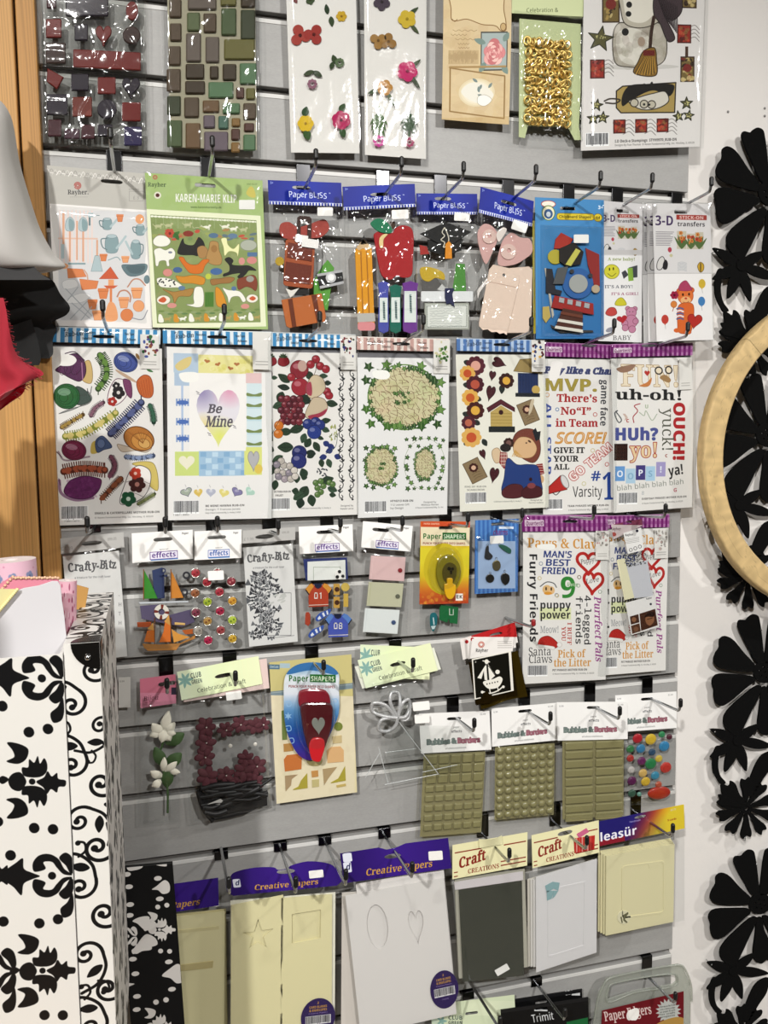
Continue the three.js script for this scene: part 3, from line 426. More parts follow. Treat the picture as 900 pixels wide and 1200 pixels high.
{ // cats and dogs card
  const f = F([169, 202.5, 308, 212, 313.5, 386, 179.5, 384], 0.019), k = [165, 195, 6], t = pack('animal_card', 'green card with cut out cats and dogs and the name KAREN-MARIE KLIP in white', 'picture sheet', f);
  const tx = print(f, 760, k, '#aec384', (c) => {
    mottle(c, 20, 40, 890, 310, 60, 60, ['#a8c678', '#93b15e'], 0.12);
    for (const r of [14, 8]) ell(c, 112, 92, r, r, null, 0, '#b9745a', 5); T(c, 'Rayher', 62, 156, 40, '#47583a', { f: 'serif', b: 1, w: 124 }); ell(c, 128, 214, 24, 24, '#e6e2d2'); ell(c, 128, 214, 13, 13, '#5a2420'); T(c, 'KAREN-MARIE KLIP', 246, 258, 80, '#f4f4ea', { w: 428, b: 1, k: '#6f8a48', lw: 3 }); T(c, 'www.karenmarieklip.dk', 352, 298, 20, '#5d7541', { w: 215, b: 1 }); blob(c, [[770, 140], [790, 150], [806, 215], [770, 216], [740, 190]], '#cfc266'); T(c, 'KM-KLIP', 744, 130, 16, '#5d7541', { w: 74 });
    poly(c, [[42, 308], [842, 346], [888, 1138], [84, 1134]], '#eef0d2'); poly(c, [[80, 348], [812, 380], [846, 1105], [122, 1098]], '#909f66', '#7a8a54', 3); c.save(); c.beginPath(); [[80, 348], [812, 380], [846, 1105], [122, 1098]].forEach((p, i) => (i ? c.lineTo(...p) : c.moveTo(...p))); c.clip();
    mottle(c, 80, 350, 850, 1100, 120, 60, ['#9fb078', '#84935c', '#adb98a', '#a39a70'], 0.2);
    for (let i = 0; i < 30; i++) { ell(c, 90 + i * 25, 358 + i * 1.1, 13, 7, '#f2f2e2'); if (i % 2) R(c, 90 + i * 25, 365, 93 + i * 25, 440, '#a9b78a'); }
    const pup = (x, y, s, col) => { ell(c, x, y, 30 * s, 12 * s, col); ell(c, x + 30 * s, y - 14 * s, 12 * s, 9 * s, col); for (const d of [-24, -14, 16, 24]) R(c, x + d * s, y, x + (d + 5) * s, y + 24 * s, col); line(c, [[x - 28 * s, y], [x - 44 * s, y - 16 * s]], col, 5 * s); };
    for (const [x, y] of [[200, 420], [330, 415], [460, 430], [590, 425], [720, 445], [130, 425], [400, 440], [650, 440]]) pup(x, y, 0.8, x % 100 > 40 ? '#f0eedd' : '#c2c49a'); for (let i = 0; i < 30; i++) ell(c, rr(90, 830), rr(440, 520), rr(12, 34), rr(6, 14), ['#7d9160', '#b08a5a', '#6c7f84', '#a3ad68', '#c65c46'][i % 5], rr(-20, 20));
    flower(c, 210, 475, 34, 6, '#c2533e', '#7c2a20'); leaf(c, 230, 500, 60, 30, 320, '#4d7c3a'); leaf(c, 270, 520, 60, 28, 240, '#3e7034'); blob(c, [[300, 470], [335, 455], [372, 470], [360, 492], [310, 490]], '#8f3a2c'); ell(c, 510, 488, 34, 18, '#5f7c98'); ell(c, 645, 490, 34, 18, '#6d86a2');
    const W = '#f4f2e8', K = '#2a2927', ln = '#8a8a76';
    blob(c, [[98, 520], [130, 490], [185, 495], [214, 530], [195, 558], [130, 565], [100, 548]], W, ln, 3); blob(c, [[104, 590], [140, 575], [180, 590], [220, 575], [246, 605], [235, 650], [205, 660], [205, 700], [190, 700], [180, 665], [140, 668], [128, 700], [116, 700], [108, 640]], W, ln, 3); ell(c, 212, 606, 14, 8, '#8b90a0');
    blob(c, [[262, 610], [275, 560], [300, 510], [310, 545], [370, 555], [395, 520], [408, 500], [440, 530], [448, 575], [420, 580], [400, 630], [370, 625], [280, 622]], K, '#111', 2); blob(c, [[400, 575], [440, 560], [470, 590], [450, 645], [412, 640]], '#b18a58', '#7d5c34', 2); blob(c, [[480, 570], [490, 530], [540, 535], [550, 590], [570, 650], [560, 690], [500, 690], [460, 660]], '#b9935c', '#7d5f38', 3); ell(c, 515, 580, 22, 26, '#a57c48');
    blob(c, [[565, 510], [600, 505], [612, 550], [650, 580], [690, 545], [680, 640], [672, 610], [620, 600], [590, 630], [580, 570]], '#f2f0bd', '#9aa05e', 3); ell(c, 758, 555, 58, 38, '#b6baac', 0, '#878c7c', 3); ell(c, 710, 668, 22, 26, '#d99a92'); ell(c, 782, 662, 36, 26, '#d68f8a'); R(c, 750, 605, 820, 635, '#5d7ca0');
    blob(c, [[272, 640], [300, 640], [320, 670], [350, 690], [400, 690], [440, 655], [480, 660], [450, 700], [430, 748], [350, 750], [320, 720]], '#d97a2c', '#a3541a', 3); ell(c, 262, 728, 32, 20, '#4e6e9c'); ell(c, 194, 746, 32, 26, '#d9968c', 0, '#a86a62', 2); ell(c, 530, 740, 42, 24, '#4f72a4'); ell(c, 474, 775, 20, 20, '#c6cf52');
    blob(c, [[590, 655], [620, 640], [650, 665], [640, 690], [700, 700], [760, 700], [815, 735], [760, 735], [740, 760], [700, 790], [680, 780], [700, 755], [640, 760], [580, 775], [580, 760], [620, 740], [622, 700]], K, '#111', 2); blob(c, [[250, 770], [300, 775], [380, 765], [450, 790], [440, 830], [360, 822], [280, 815]], '#d69434', '#9c6a1c', 3); blob(c, [[490, 800], [560, 790], [620, 780], [660, 790], [630, 820], [560, 826], [500, 835]], '#a57a48', '#75522a', 3); blob(c, [[680, 800], [730, 780], [800, 770], [822, 820], [810, 880], [780, 860], [740, 850], [690, 870]], '#8c4a34', '#5d2c1c', 3); ell(c, 770, 795, 28, 22, '#a4a39a');
    blob(c, [[120, 790], [150, 780], [240, 800], [300, 850], [250, 850], [180, 850], [140, 840]], W, ln, 2); for (let i = 0; i < 18; i++) ell(c, rr(125, 250), rr(790, 845), 6, 5, '#39383a'); blob(c, [[160, 860], [230, 880], [300, 870], [370, 860], [350, 910], [270, 915], [240, 960], [225, 910]], '#b38a4c', '#7d5c2c', 3); blob(c, [[385, 850], [430, 852], [435, 980], [400, 992], [320, 970], [372, 965], [370, 920]], W, ln, 3); R(c, 450, 885, 512, 990, '#5f8c3c'); for (let i = 0; i < 6; i++) R(c, 454 + i * 10, 890, 457 + i * 10, 985, '#3f6a28'); blob(c, [[530, 850], [560, 870], [590, 930], [600, 990], [540, 985], [525, 910]], '#dc9a34', '#a86c1a', 3); blob(c, [[575, 855], [610, 870], [700, 885], [740, 950], [720, 960], [690, 920], [640, 925], [620, 965], [608, 920]], W, ln, 3);
    ell(c, 165, 936, 46, 32, '#f2ede0', 0, ln, 3); blob(c, [[130, 940], [165, 915], [185, 935], [165, 955]], '#d0633c'); ell(c, 786, 935, 42, 30, '#f2ede0', 0, ln, 3); blob(c, [[765, 935], [790, 918], [812, 935], [790, 950]], '#d0633c'); ell(c, 222, 976, 32, 18, '#d99a90'); ell(c, 735, 990, 30, 18, '#d99a90'); ell(c, 290, 855, 24, 16, '#6b86a4'); ell(c, 655, 862, 18, 16, '#5f7ea4');
    for (let i = 0; i < 22; i++) ell(c, 150 + i * 32, 1015 + (i % 3) * 10, 22, 7, ['#7c9154', '#9aa77c', '#6e8a58'][i % 3]); for (let i = 0; i < 7; i++) { blob(c, [[135 + i * 105, 1035], [150 + i * 105, 1040], [165 + i * 105, 1090], [132 + i * 105, 1090]], i % 2 ? '#d69a3a' : W); pup(190 + i * 105, 1070, 0.7, i % 2 ? W : '#b7a468'); }
    c.restore();
  });
  header(t, f, paper(tx, 0.4), [240.5, 217.5], { name: 'printed_card', sw: 0.028, sh: 0.005, t: 0.0012 });
  sticker(t, f, crop(...k), 690, 238, 802, 304, 0.0013);
  bag(t, f.sub(-0.01, 1.03, -0.005, 1.005), { bulge: 0.003, crinkle: 0.0006, s: 57, dz: 0.0026 });
}
// blue headers of the four cut paper packs
const blissHead = (() => { const f = F([313.5, 212, 400, 215, 400, 242, 315, 239.5], 0.014); return paper(print(f, 520, null, '#1d35a6', (c) => {
  const { W, H } = c; c.fillStyle = grad(c, 0, 0, W, H, '#12248c', '#1730a4', '#12248c'); c.fillRect(0, 0, W, H); T(c, '3+', W * 0.03, H * 0.16, H * 0.13, '#9fb0e6', { b: 1 });
  const s = 'Paper BLISS'; let x = W * 0.27; for (let i = 0; i < s.length; i++) { T(c, s[i], x, H * 0.68 + [0, -2, 3, -2, 2, 0, 2, -3, 3, -1, 2][i], H * (i > 5 ? 0.32 : 0.34), '#dfe6fb', { r: [-3, 4, 0, -4, 3, 0, 2, -3, 5, -3, 2][i] }); c.font = `${H * 0.34}px sans-serif`; x += c.measureText(s[i]).width * (i > 5 ? 0.98 : 0.92); } T(c, '™', W * 0.82, H * 0.52, H * 0.12, '#dfe6fb');
  R(c, 0, H * 0.885, W, H, '#e8ebf5'); for (let i = 0; i < 24; i++) R(c, (i * W) / 24 + 4, H * 0.89, ((i + 0.55) * W) / 24 + 4, H, '#1d35a6'); R(c, 0, H * 0.87, W, H * 0.885, '#cdd5f0');
}), 0.42); })();
function bliss(label, hq, s, bq, z, sd) {
  const f = F(bq, z), h = F(hq, z + 0.0035), t = pack('cut_paper_pack', label, 'sticker pack', f, undefined);
  header(t, h, blissHead, s, { sw: 0.026, sh: 0.005, t: 0.0009 });
  part(t, 'bag', film(f, { bulge: 0.0085, crinkle: 0.0022, scale: 58, nx: 34, ny: 64, s: sd, flat: 0.12, dz: 0.0018 }), M.film, 'crinkled clear plastic bag');
  return [t, f];
}
const L2 = (t, f, cr, name, pts, c, dz, th = 0.0014, label) => part(t, name, plate(f, pts, { cr, dz, t: th, bevel: 0.0004, seg: 1 }), typeof c === 'object' ? c : col(c, 0.55), label);
{ // suitcase pack
  const [t, f] = bliss('blue headed pack of paper shapes with a brown suitcase, a travel bag and a camera', [313.5, 211, 400, 214.5, 400.5, 242, 315, 239.5], [353, 220], [314, 236, 402, 240, 408.5, 395, 314, 391], 0.013, 61), cr = crop(310, 180, 5.22), p = (n, pts, c, dz, th, l) => L2(t, f, cr, n, pts, c, dz, th, l);
  p('back_shape', smooth([[100, 430], [150, 420], [200, 450], [280, 430], [370, 405], [395, 460], [350, 510], [280, 520], [120, 520], [90, 480]], 4), '#a4463c', 0.0006, 0.001, 'red shape behind the suitcase'); p('back_shape', [[350, 690], [385, 650], [425, 700], [385, 960], [300, 950], [300, 780]], '#5c9c3e', 0.0006, 0.001, 'green shape behind the camera'); p('back_shape', circle(92, 660, 28, 14), '#b89a2c', 0.0006, 0.001, 'yellow shape behind the suitcase');
  part(t, 'suitcase_handle', plate(f, [[195, 540], [198, 395], [212, 384], [272, 388], [286, 402], [280, 560], [258, 560], [262, 418], [218, 414], [216, 540]], { cr, dz: 0.0018, t: 0.0016 }), col('#3a211a', 0.5));
  const sc = p('suitcase', rrect(112, 530, 300, 815, 18).map(([x, y]) => [x - (y - 530) * 0.05 + (x > 200 ? 6 : 14), y + (x - 112) * 0.11 - 4]), '#a4532e', 0.003, 0.0018); const pane = (a) => part(sc, 'suitcase_panel', plate(f, a, { cr, dz: 0.0049, t: 0.0007, bevel: 0.0003, seg: 1 }), col('#6e2c18', 0.5), 'dark brown panel');
  pane([[142, 548], [290, 575], [284, 665], [134, 640]]); pane([[128, 665], [285, 690], [272, 805], [114, 780]]);
  p('travel_bag', [[100, 898], [345, 858], [372, 1000], [365, 1030], [150, 1070], [130, 1058]], '#bb6a34', 0.003, 0.002); for (const a of [[[140, 895], [166, 890], [192, 1062], [166, 1066]], [[282, 870], [312, 865], [340, 1034], [318, 1038]]]) p('bag_strap', a, '#6c3218', 0.0051, 0.0007);
  p('bag_tie', [[125, 825], [160, 840], [210, 825], [175, 870], [155, 885]], '#e6e2da', 0.003, 0.001); p('luggage_tag', [[195, 835], [265, 825], [270, 865], [180, 872]], '#221f1e', 0.0022, 0.0008);
  const cam = p('camera', [[315, 742], [470, 715], [480, 800], [335, 832]], '#1d1d1f', 0.004, 0.0018); part(cam, 'camera_trim', mergeGeometries([plate(f, [[315, 742], [470, 715], [472, 730], [318, 757]], { cr, dz: 0.0059, t: 0.0006 }), plate(f, [[332, 816], [477, 784], [480, 800], [335, 832]], { cr, dz: 0.0059, t: 0.0006 })]), col('#b4b4b6', 0.3)); part(cam, 'camera_lens', plate(f, circle(400, 765, 32, 20), { cr, dz: 0.0059, t: 0.0016, bevel: 0.0005 }), col('#c9c9cb', 0.3)); part(cam, 'lens_glass', plate(f, circle(400, 765, 21, 18), { cr, dz: 0.0076, t: 0.0006 }), col('#f2f2f2', 0.3));
  part(t, 'camera_cord', tube([[330, 540], [345, 580], [352, 640], [345, 700], [335, 740]].map((q) => f.px(...cr(...q), 0.004)), 0.0005, 20, 5), col('#242426', 0.6));
  sticker(t, f, cr, 183, 505, 260, 550, 0.0068, 8); sticker(t, f, cr, 222, 530, 325, 582, 0.0072, 8); sticker(t, f, cr, 314, 342, 408, 394, 0.0115);
}
{ // apple and pencil pack
  const [t, f] = bliss('blue headed pack of paper shapes with a red apple, yellow pencil and three books', [401, 219, 486, 215.5, 487, 242.5, 403, 246.5], [444, 228], [402, 243, 487, 240, 490, 391, 406, 393], 0.016, 67), cr = crop(395, 190, 5.143), p = (n, pts, c, dz, th, l) => L2(t, f, cr, n, pts, c, dz, th, l);
  p('apple', smooth([[218, 440], [250, 420], [330, 430], [345, 405], [385, 385], [440, 400], [455, 440], [452, 580], [440, 690], [395, 700], [350, 690], [320, 712], [280, 700], [262, 680], [235, 560], [222, 480]], 5), '#a81f24', 0.002, 0.0028); p('apple_highlight', smooth([[250, 465], [275, 440], [300, 440], [275, 470], [270, 522], [255, 522]], 4), '#e6cf96', 0.0049, 0.0006); p('apple_leaf', smooth([[195, 375], [240, 345], [290, 365], [325, 410], [320, 432], [260, 430], [215, 405]], 5), '#1d7a56', 0.005, 0.0014); p('apple_stalk', [[316, 360], [345, 358], [352, 400], [330, 405]], '#4a3322', 0.0014, 0.001);
  const pc = p('pencil', [[105, 540], [120, 508], [160, 495], [205, 520], [222, 990], [220, 1010], [128, 1012], [122, 990]], '#dd9a1e', 0.002, 0.0024); const sp = (n, a, c) => part(pc, n, plate(f, a, { cr, dz: 0.0044, t: 0.0005 }), col(c, 0.5));
  sp('pencil_wood', [[112, 522], [150, 470], [160, 468], [204, 524], [180, 534], [150, 524], [128, 536]], '#d2b48a'); sp('pencil_lead', [[134, 500], [156, 445], [182, 495], [158, 502]], '#1c1b1c'); sp('pencil_ridge', [[136, 540], [142, 540], [154, 915], [148, 915]], '#a86e10'); sp('pencil_ridge', [[170, 540], [176, 540], [192, 910], [186, 910]], '#a86e10'); sp('pencil_band', [[118, 915], [222, 912], [226, 962], [118, 968]], '#b9b7b0'); sp('pencil_eraser', rrect(120, 966, 224, 1018, 18), '#d98f92');
  for (const [a, b, c, top, lt] of [[242, 312, '#4c53a8', 725, 820], [312, 386, '#0f6a58', 745, 818], [390, 484, '#6f358f', 725, 780]]) { const bk = p('book', [[a, top + 8], [(a + b) / 2, top - 6], [b, top + 8], [b - 8, top + 60], [b - 4, 990], [b - 6, 1022], [(a + b) / 2, 1034], [a + 6, 1022], [a + 2, 990], [a + 8, top + 60]], c, 0.002, 0.002); part(bk, 'spine_label', plate(f, rect(a + 10, lt, b - 12, 968), { cr, dz: 0.0041, t: 0.0004 }), paper(print(f.sub(0, 0.3, 0, 0.3), 40, null, '#dfe6e2', (x) => { for (let i = 0; i < 8; i++) R(x, 0, i * 9, x.W, i * 9 + 1, '#d4dcd8'); })), 'white spine label'); part(bk, 'spine_title', plate(f, Array.from({ length: 17 }, (_, i) => [(a + b) / 2 - 1 + (i % 2 ? 6 : -6), lt + 20 + i * 7]).concat(Array.from({ length: 17 }, (_, i) => [(a + b) / 2 + 3 + (i % 2 ? -6 : 6), lt + 132 - i * 7])), { cr, dz: 0.0046, t: 0.0002 }), col('#7f9a9a', 0.6)); }
  sticker(t, f, cr, 316, 300, 416, 354, 0.0115, -2);
}
{ // graduation pack
  const [t, f] = bliss('blue headed pack of paper shapes with a black graduation cap and a diploma', [488, 226, 558.5, 228, 560, 251, 488, 252], [519, 233], [488, 249, 560, 248, 563, 393, 490, 391], 0.014, 71), cr = crop(395, 190, 5.143), p = (n, pts, c, dz, th, l) => L2(t, f, cr, n, pts, c, dz, th, l);
  p('back_shape', [[495, 500], [540, 510], [555, 555], [500, 560]], '#a8322c', 0.0006, 0.001, 'red shape behind the cap'); p('back_shape', smooth([[500, 640], [560, 635], [640, 670], [645, 710], [590, 700], [550, 722], [510, 705]], 4), '#c2a42c', 0.0012, 0.001, 'yellow shape'); p('back_shape', [[715, 612], [768, 615], [775, 780], [692, 780]], '#4f8c3c', 0.0012, 0.001, 'green shape'); p('back_shape', [[505, 710], [600, 700], [640, 760], [590, 778], [510, 778]], '#5c5a58', 0.0006, 0.001, 'grey shape'); p('back_shape', [[600, 770], [630, 735], [655, 765], [640, 782]], '#c4c4c2', 0.0018, 0.001);
  p('cap_body', [[540, 470], [748, 460], [745, 535], [690, 555], [600, 555], [545, 535]], '#161616', 0.002, 0.0016); p('cap_board', [[492, 437], [650, 366], [802, 425], [690, 500], [640, 512]], '#1b1b1b', 0.0038, 0.0014); part(t, 'cap_cord', tube([[640, 400], [625, 430], [640, 450], [618, 475], [640, 490], [632, 520], [655, 505], [665, 470], [650, 420], [640, 400]].map((q) => f.px(...cr(...q), 0.0058)), 0.0008, 50, 6), col('#e2dccb', 0.6)); p('tassel', [[645, 500], [665, 480], [682, 500], [684, 588], [642, 588]], '#dd8f22', 0.0054, 0.0014);
  p('diploma_roll', rrect(500, 782, 812, 845, 8), '#dfe1e2', 0.003, 0.003); p('diploma_ribbon', [[640, 765], [700, 765], [685, 800], [700, 880], [672, 855], [650, 862], [640, 820]], '#23284e', 0.0062, 0.001);
  const d = p('diploma', rect(522, 852, 790, 1012), '#a7aaa0', 0.003, 0.0014); const df = f.sub(0.05, 0.95, 0.6, 0.95); part(d, 'diploma_paper', plate(f, rect(532, 862, 780, 1002), { cr, dz: 0.0045, t: 0.0004 }), paper(print(f, 300, [395, 190, 5.143], '#d9dcd6', (c) => { for (let y = 885; y < 995; y += 15) line(c, Array.from({ length: 20 }, (_, i) => [555 + i * 10, y + rr(-4, 4)]), '#b2b6b2', 3); c.strokeStyle = '#8f948c'; c.lineWidth = 5; c.setLineDash([8, 6]); c.strokeRect(538, 868, 236, 128); })));
  sticker(t, f, cr, 690, 318, 782, 366, 0.0115, 3);
}
{ // pink tag pack, hanging askew
  const [t, f] = bliss('blue headed pack of pale pink paper tags and hearts, its header hanging askew', [564, 221, 624.5, 234, 624, 267.5, 560, 247.5], [596, 238], [559, 246, 626, 262, 626, 394, 556, 389], 0.02, 73), cr = crop(550, 190, 5.294), p = (n, pts, c, dz, th, l) => L2(t, f, cr, n, pts, c, dz, th, l);
  const pk = '#cfa7a2', pk2 = '#d9bdb4', bl = '#e0cbbb';
  p('paper_heart', smooth([[50, 430], [90, 385], [140, 400], [175, 460], [140, 560], [100, 635], [60, 540]], 4), pk, 0.001, 0.0014); part(t, 'ring_tag', plate(f, circle(118, 465, 44, 22), { cr, dz: 0.0026, t: 0.0012, holes: [circle(118, 462, 13, 12)] }), col(pk2, 0.6)); p('paper_heart', smooth([[215, 470], [260, 440], [310, 470], [370, 480], [385, 560], [330, 610], [270, 640], [175, 640], [190, 520]], 4), pk, 0.0022, 0.0014); part(t, 'ring_tag', plate(f, circle(235, 560, 48, 22), { cr, dz: 0.0038, t: 0.0012, holes: [circle(238, 552, 13, 12)] }), col(pk2, 0.6)); p('paper_band', smooth([[160, 450], [200, 410], [225, 420], [200, 470], [175, 500]], 4), '#e6ddd6', 0.004, 0.001);
  p('large_tag', [[245, 660], [365, 650], [385, 670], [378, 1060], [225, 1062]], bl, 0.0022, 0.0014); const tg = part(t, 'large_tag', plate(f, [[140, 640], [275, 672], [302, 700], [300, 740], [222, 1075], [205, 1062], [180, 1068], [160, 1055], [130, 1058], [105, 1040], [75, 1044], [52, 1020], [52, 1000], [115, 670]], { cr, dz: 0.0044, t: 0.0014, holes: [circle(205, 705, 10, 10)] }), col(bl, 0.6)); part(tg, 'tag_crease', plate(f, [[105, 742], [295, 782], [295, 785], [105, 745]], { cr, dz: 0.0059, t: 0.0002 }), col('#c4a898', 0.6)); p('paper_ribbon', [[42, 800], [110, 715], [120, 730], [60, 810], [48, 850]], '#e2dcd8', 0.0024, 0.001);
  sticker(t, f, cr, 245, 380, 340, 440, 0.0112, 18);
}
{ // blue chipboard pack
  const f = F([625.5, 231.5, 708.5, 234.5, 706, 397, 629, 397], 0.022), k = [550, 190, 5.294], cr = crop(...k), t = pack('chipboard_pack', 'bright blue blister card of chipboard train and track shapes', 'sticker pack', f);
  header(t, f, paper(print(f, 460, k, '#4a86b8', (c) => {
    c.fillStyle = grad(c, 400, 220, 830, 1100, '#5390c0', '#4480b4', '#3d78ae'); c.fillRect(380, 210, 480, 900); R(c, 380, 355, 425, 1010, '#4d8abc'); ell(c, 492, 268, 42, 20, '#e8e4d8', 0, '#b03a30', 4); ell(c, 492, 322, 38, 44, '#e6e2c4', 0, '#5d7a3c', 5); ell(c, 492, 328, 26, 30, '#3e5f8c'); ell(c, 492, 330, 14, 16, '#c4cdd4'); T(c, '3+', 795, 292, 30, '#e8eef4', { b: 1 });
    poly(c, rrect(542, 322, 772, 362, 18), '#d4bf3a', '#6a5a18', 3); T(c, 'Chipboard Shapes', 556, 352, 26, '#3a3414', { b: 1, w: 196 }); ell(c, 795, 345, 26, 24, '#d4bf3a', 0, '#6a5a18', 3); T(c, '14', 782, 354, 24, '#3a3414', { b: 1 });
  }), 0.3), [665, 244.5], { name: 'backing_card', sw: 0.026, sh: 0.005, t: 0.001 });
  part(t, 'second_card', plate(f.off(-0.004), [[-0.02, 0.16], [0.1, 0.16], [0.1, 0.96], [-0.02, 0.96]], { t: 0.001 }), col('#c2b23a', 0.45), 'yellow edge of a card behind');
  const p = (n, pts, c, dz, th = 0.0016, l) => L2(t, f, cr, n, pts, c, dz, th, l);
  p('chipboard_roof', [[530, 480], [565, 440], [640, 480], [600, 540], [520, 540]], '#a83226', 0.0016); p('chipboard_ball', circle(528, 590, 46, 18), '#b4a83c', 0.0014); p('chipboard_block', [[550, 540], [640, 500], [700, 560], [680, 640], [590, 650], [550, 620]], '#201a18', 0.0034); p('chipboard_stripe', [[585, 640], [650, 540], [680, 555], [620, 650]], '#c4bf5c', 0.0052, 0.0008); p('chipboard_signal', [[715, 535], [800, 575], [805, 770], [770, 770], [730, 640]], '#8f2a26', 0.0016); p('chipboard_funnel', [[540, 660], [605, 650], [575, 760], [510, 760]], '#55585a', 0.0034); p('chipboard_coal', [[470, 660], [510, 665], [530, 790], [570, 800], [560, 830], [470, 815]], '#26262e', 0.0016);
  p('engine_boiler', circle(668, 755, 96, 24), '#2f62a0', 0.0018); p('engine_front', circle(668, 757, 58, 24), '#a2a5a2', 0.0036, 0.0012, 'plain grey round boiler front'); for (const [x, y] of [[625, 682], [740, 708]]) p('engine_buffer', circle(x, y, 14, 12), '#3a3a3c', 0.0052, 0.001); p('engine_buffer', circle(775, 790, 26, 14), '#b7a68c', 0.0034);
  p('chipboard_wagon', [[520, 830], [760, 880], [762, 950], [500, 905]], '#9a2824', 0.0036); for (let i = 0; i < 4; i++) p('wagon_window', [[548 + i * 52, 842 + i * 11], [580 + i * 52, 849 + i * 11], [576 + i * 52, 880 + i * 11], [544 + i * 52, 872 + i * 11]], '#a5a9ac', 0.0053, 0.0006);
  part(t, 'chipboard_rail', plate(f, [[462, 660], [475, 660], [520, 950], [510, 970]], { cr, dz: 0.0016, t: 0.0014 }), col('#b9b3a6', 0.5)); p('chipboard_track', [[570, 910], [690, 935], [690, 1055], [520, 1030]], '#4f2a1e', 0.0054); for (const y of [0, 45, 88]) p('track_sleeper', [[556 - y * 0.4, 930 + y], [690, 955 + y], [690, 975 + y], [550 - y * 0.4, 948 + y]], y ? '#d9d5ca' : '#6c3a28', 0.0071, 0.0007); p('chipboard_hook', [[450, 900], [490, 895], [500, 960], [470, 1000], [450, 970]], '#b9a45c', 0.0016); p('chipboard_base', [[500, 1010], [560, 1040], [760, 1045], [765, 1058], [560, 1062], [505, 1030]], '#3c3c3e', 0.0018);
  sticker(t, f, cr, 634, 456, 726, 508, 0.007);
  part(t, 'blister', film(f.sub(0.07, 0.97, 0.19, 0.985), { bulge: 0.009, crinkle: 0.0003, s: 77, flat: 0.05, dz: 0.0012, nx: 40, ny: 60 }), M.film, 'clear plastic blister');
}
const transferHead = (f, k, c, ox, oy, s) => { // the printed top half of the two transfer packs
  c.save(); c.translate(ox, oy); c.scale(s, s); T(c, '3-D', 4, 62, 82, '#4a3560', { b: 1, w: 112 }); R(c, 132, -4, 318, 26, '#a8433c'); T(c, 'STICK-ON', 150, 21, 26, '#e4c9c2', { b: 1, w: 150 }); T(c, 'transfers', 138, 66, 38, '#36343a', { w: 170, b: 1 });
  for (let i = 0; i < 9; i++) R(c, 8, 100 + i * 10, rr(95, 118), 104 + i * 10, '#8f8b90'); for (const [x, y, w, h] of [[135, 95, 58, 110], [196, 110, 50, 95], [246, 100, 52, 105]]) { R(c, x, y, x + w, y + h, '#c9c2b0'); for (let i = 0; i < 5; i++) { leaf(c, x + w / 2, y + h, h * 0.8, 14, 240 + i * 16, '#5d7446'); flower(c, x + rr(8, w - 8), y + rr(10, h * 0.6), 13, 5, ['#c0653a', '#d08a4a', '#b54434'][i % 3], '#7a3420'); } }
  blob(c, [[14, 300], [30, 262], [48, 252], [60, 270], [40, 330], [18, 330]], '#d8d5d2', '#2b292c', 4); blob(c, [[50, 300], [66, 270], [80, 290], [72, 330], [54, 330]], '#2f2d30'); ell(c, 92, 210, 12, 16, '#b54858'); ell(c, 100, 245, 10, 10, '#c9c4a0'); for (let i = 0; i < 8; i++) line(c, [[140, 290 + i * 7], [165, 284 + i * 7], [195, 292 + i * 7]], '#aab0b6', 2); blob(c, [[262, 310], [280, 285], [300, 300], [298, 335], [280, 348]], '#c9a43c', '#5d4a20', 3); R(c, 278, 290, 284, 345, '#4a4034'); c.restore();
};
{ // baby transfers
  const f = F([702, 234.5, 752, 239.5, 752.5, 401, 700, 400], 0.02), k = [690, 190, 5.294], t = pack('transfer_pack', 'narrow white pack of baby transfers with a yellow smiley and a pink teddy bear', 'sticker pack', f);
  header(t, f, paper(print(f, 400, k, '#eceaea', (c) => {
    R(c, 60, 240, 340, 580, '#d8d5d6'); transferHead(f, k, c, 82, 330, 0.72); R(c, 90, 545, 330, 575, '#c9c6c6');
    T(c, 'A new baby!', 118, 612, 26, '#8a9a4c', { b: 1, f: 'serif', w: 168 }); ell(c, 142, 680, 46, 44, '#d5cf45', 0, '#7c7a24', 3); ell(c, 128, 665, 4, 10, '#3a3a18'); ell(c, 152, 662, 4, 10, '#3a3a18'); line(c, [[118, 692], [142, 708], [168, 690]], '#3a3a18', 3); poly(c, [[202, 685], [225, 670], [245, 700], [215, 725]], '#4b4a52'); poly(c, [[245, 655], [300, 640], [300, 715], [255, 720]], '#4f5258'); poly(c, [[238, 660], [270, 655], [276, 735], [245, 740]], '#8db24c');
    T(c, "IT'S A BOY!", 98, 782, 26, '#4a4d5c', { b: 1, f: 'serif', w: 175 }); T(c, "IT'S A GIRL!", 138, 826, 24, '#a04c72', { b: 1, f: 'serif', w: 170 }); blob(c, [[162, 885], [178, 850], [205, 842], [232, 885]], '#cfc73e', '#8d8a20', 3); blob(c, [[104, 940], [125, 905], [160, 905], [172, 940], [140, 955]], '#c4504c', '#7d2a2a', 3);
    const P2 = '#c48aa4', O = '#8a4a66'; for (const [x, y, r] of [[240, 910, 15], [285, 912, 15], [262, 935, 32], [262, 990, 40], [222, 1002, 20], [290, 990, 18], [225, 1030, 20], [268, 1040, 22]]) ell(c, x, y, r, r, P2, 0, O, 3); poly(c, heartPts(205, 975, 66, 52, -10), '#b4303a'); ell(c, 252, 930, 3, 3, '#333'); ell(c, 272, 930, 3, 3, '#333'); ell(c, 130, 1040, 26, 14, '#9a9aa6', -20);
    T(c, 'BABY', 146, 1106, 40, '#47454a', { f: 'serif', w: 116 });
  }), 0.3), [729.5, 247.5], { name: 'printed_card', sw: 0.022, sh: 0.005 });
  bag(t, f.sub(-0.01, 1.01, -0.01, 1.005), { bulge: 0.003, crinkle: 0.0008, s: 81 });
}
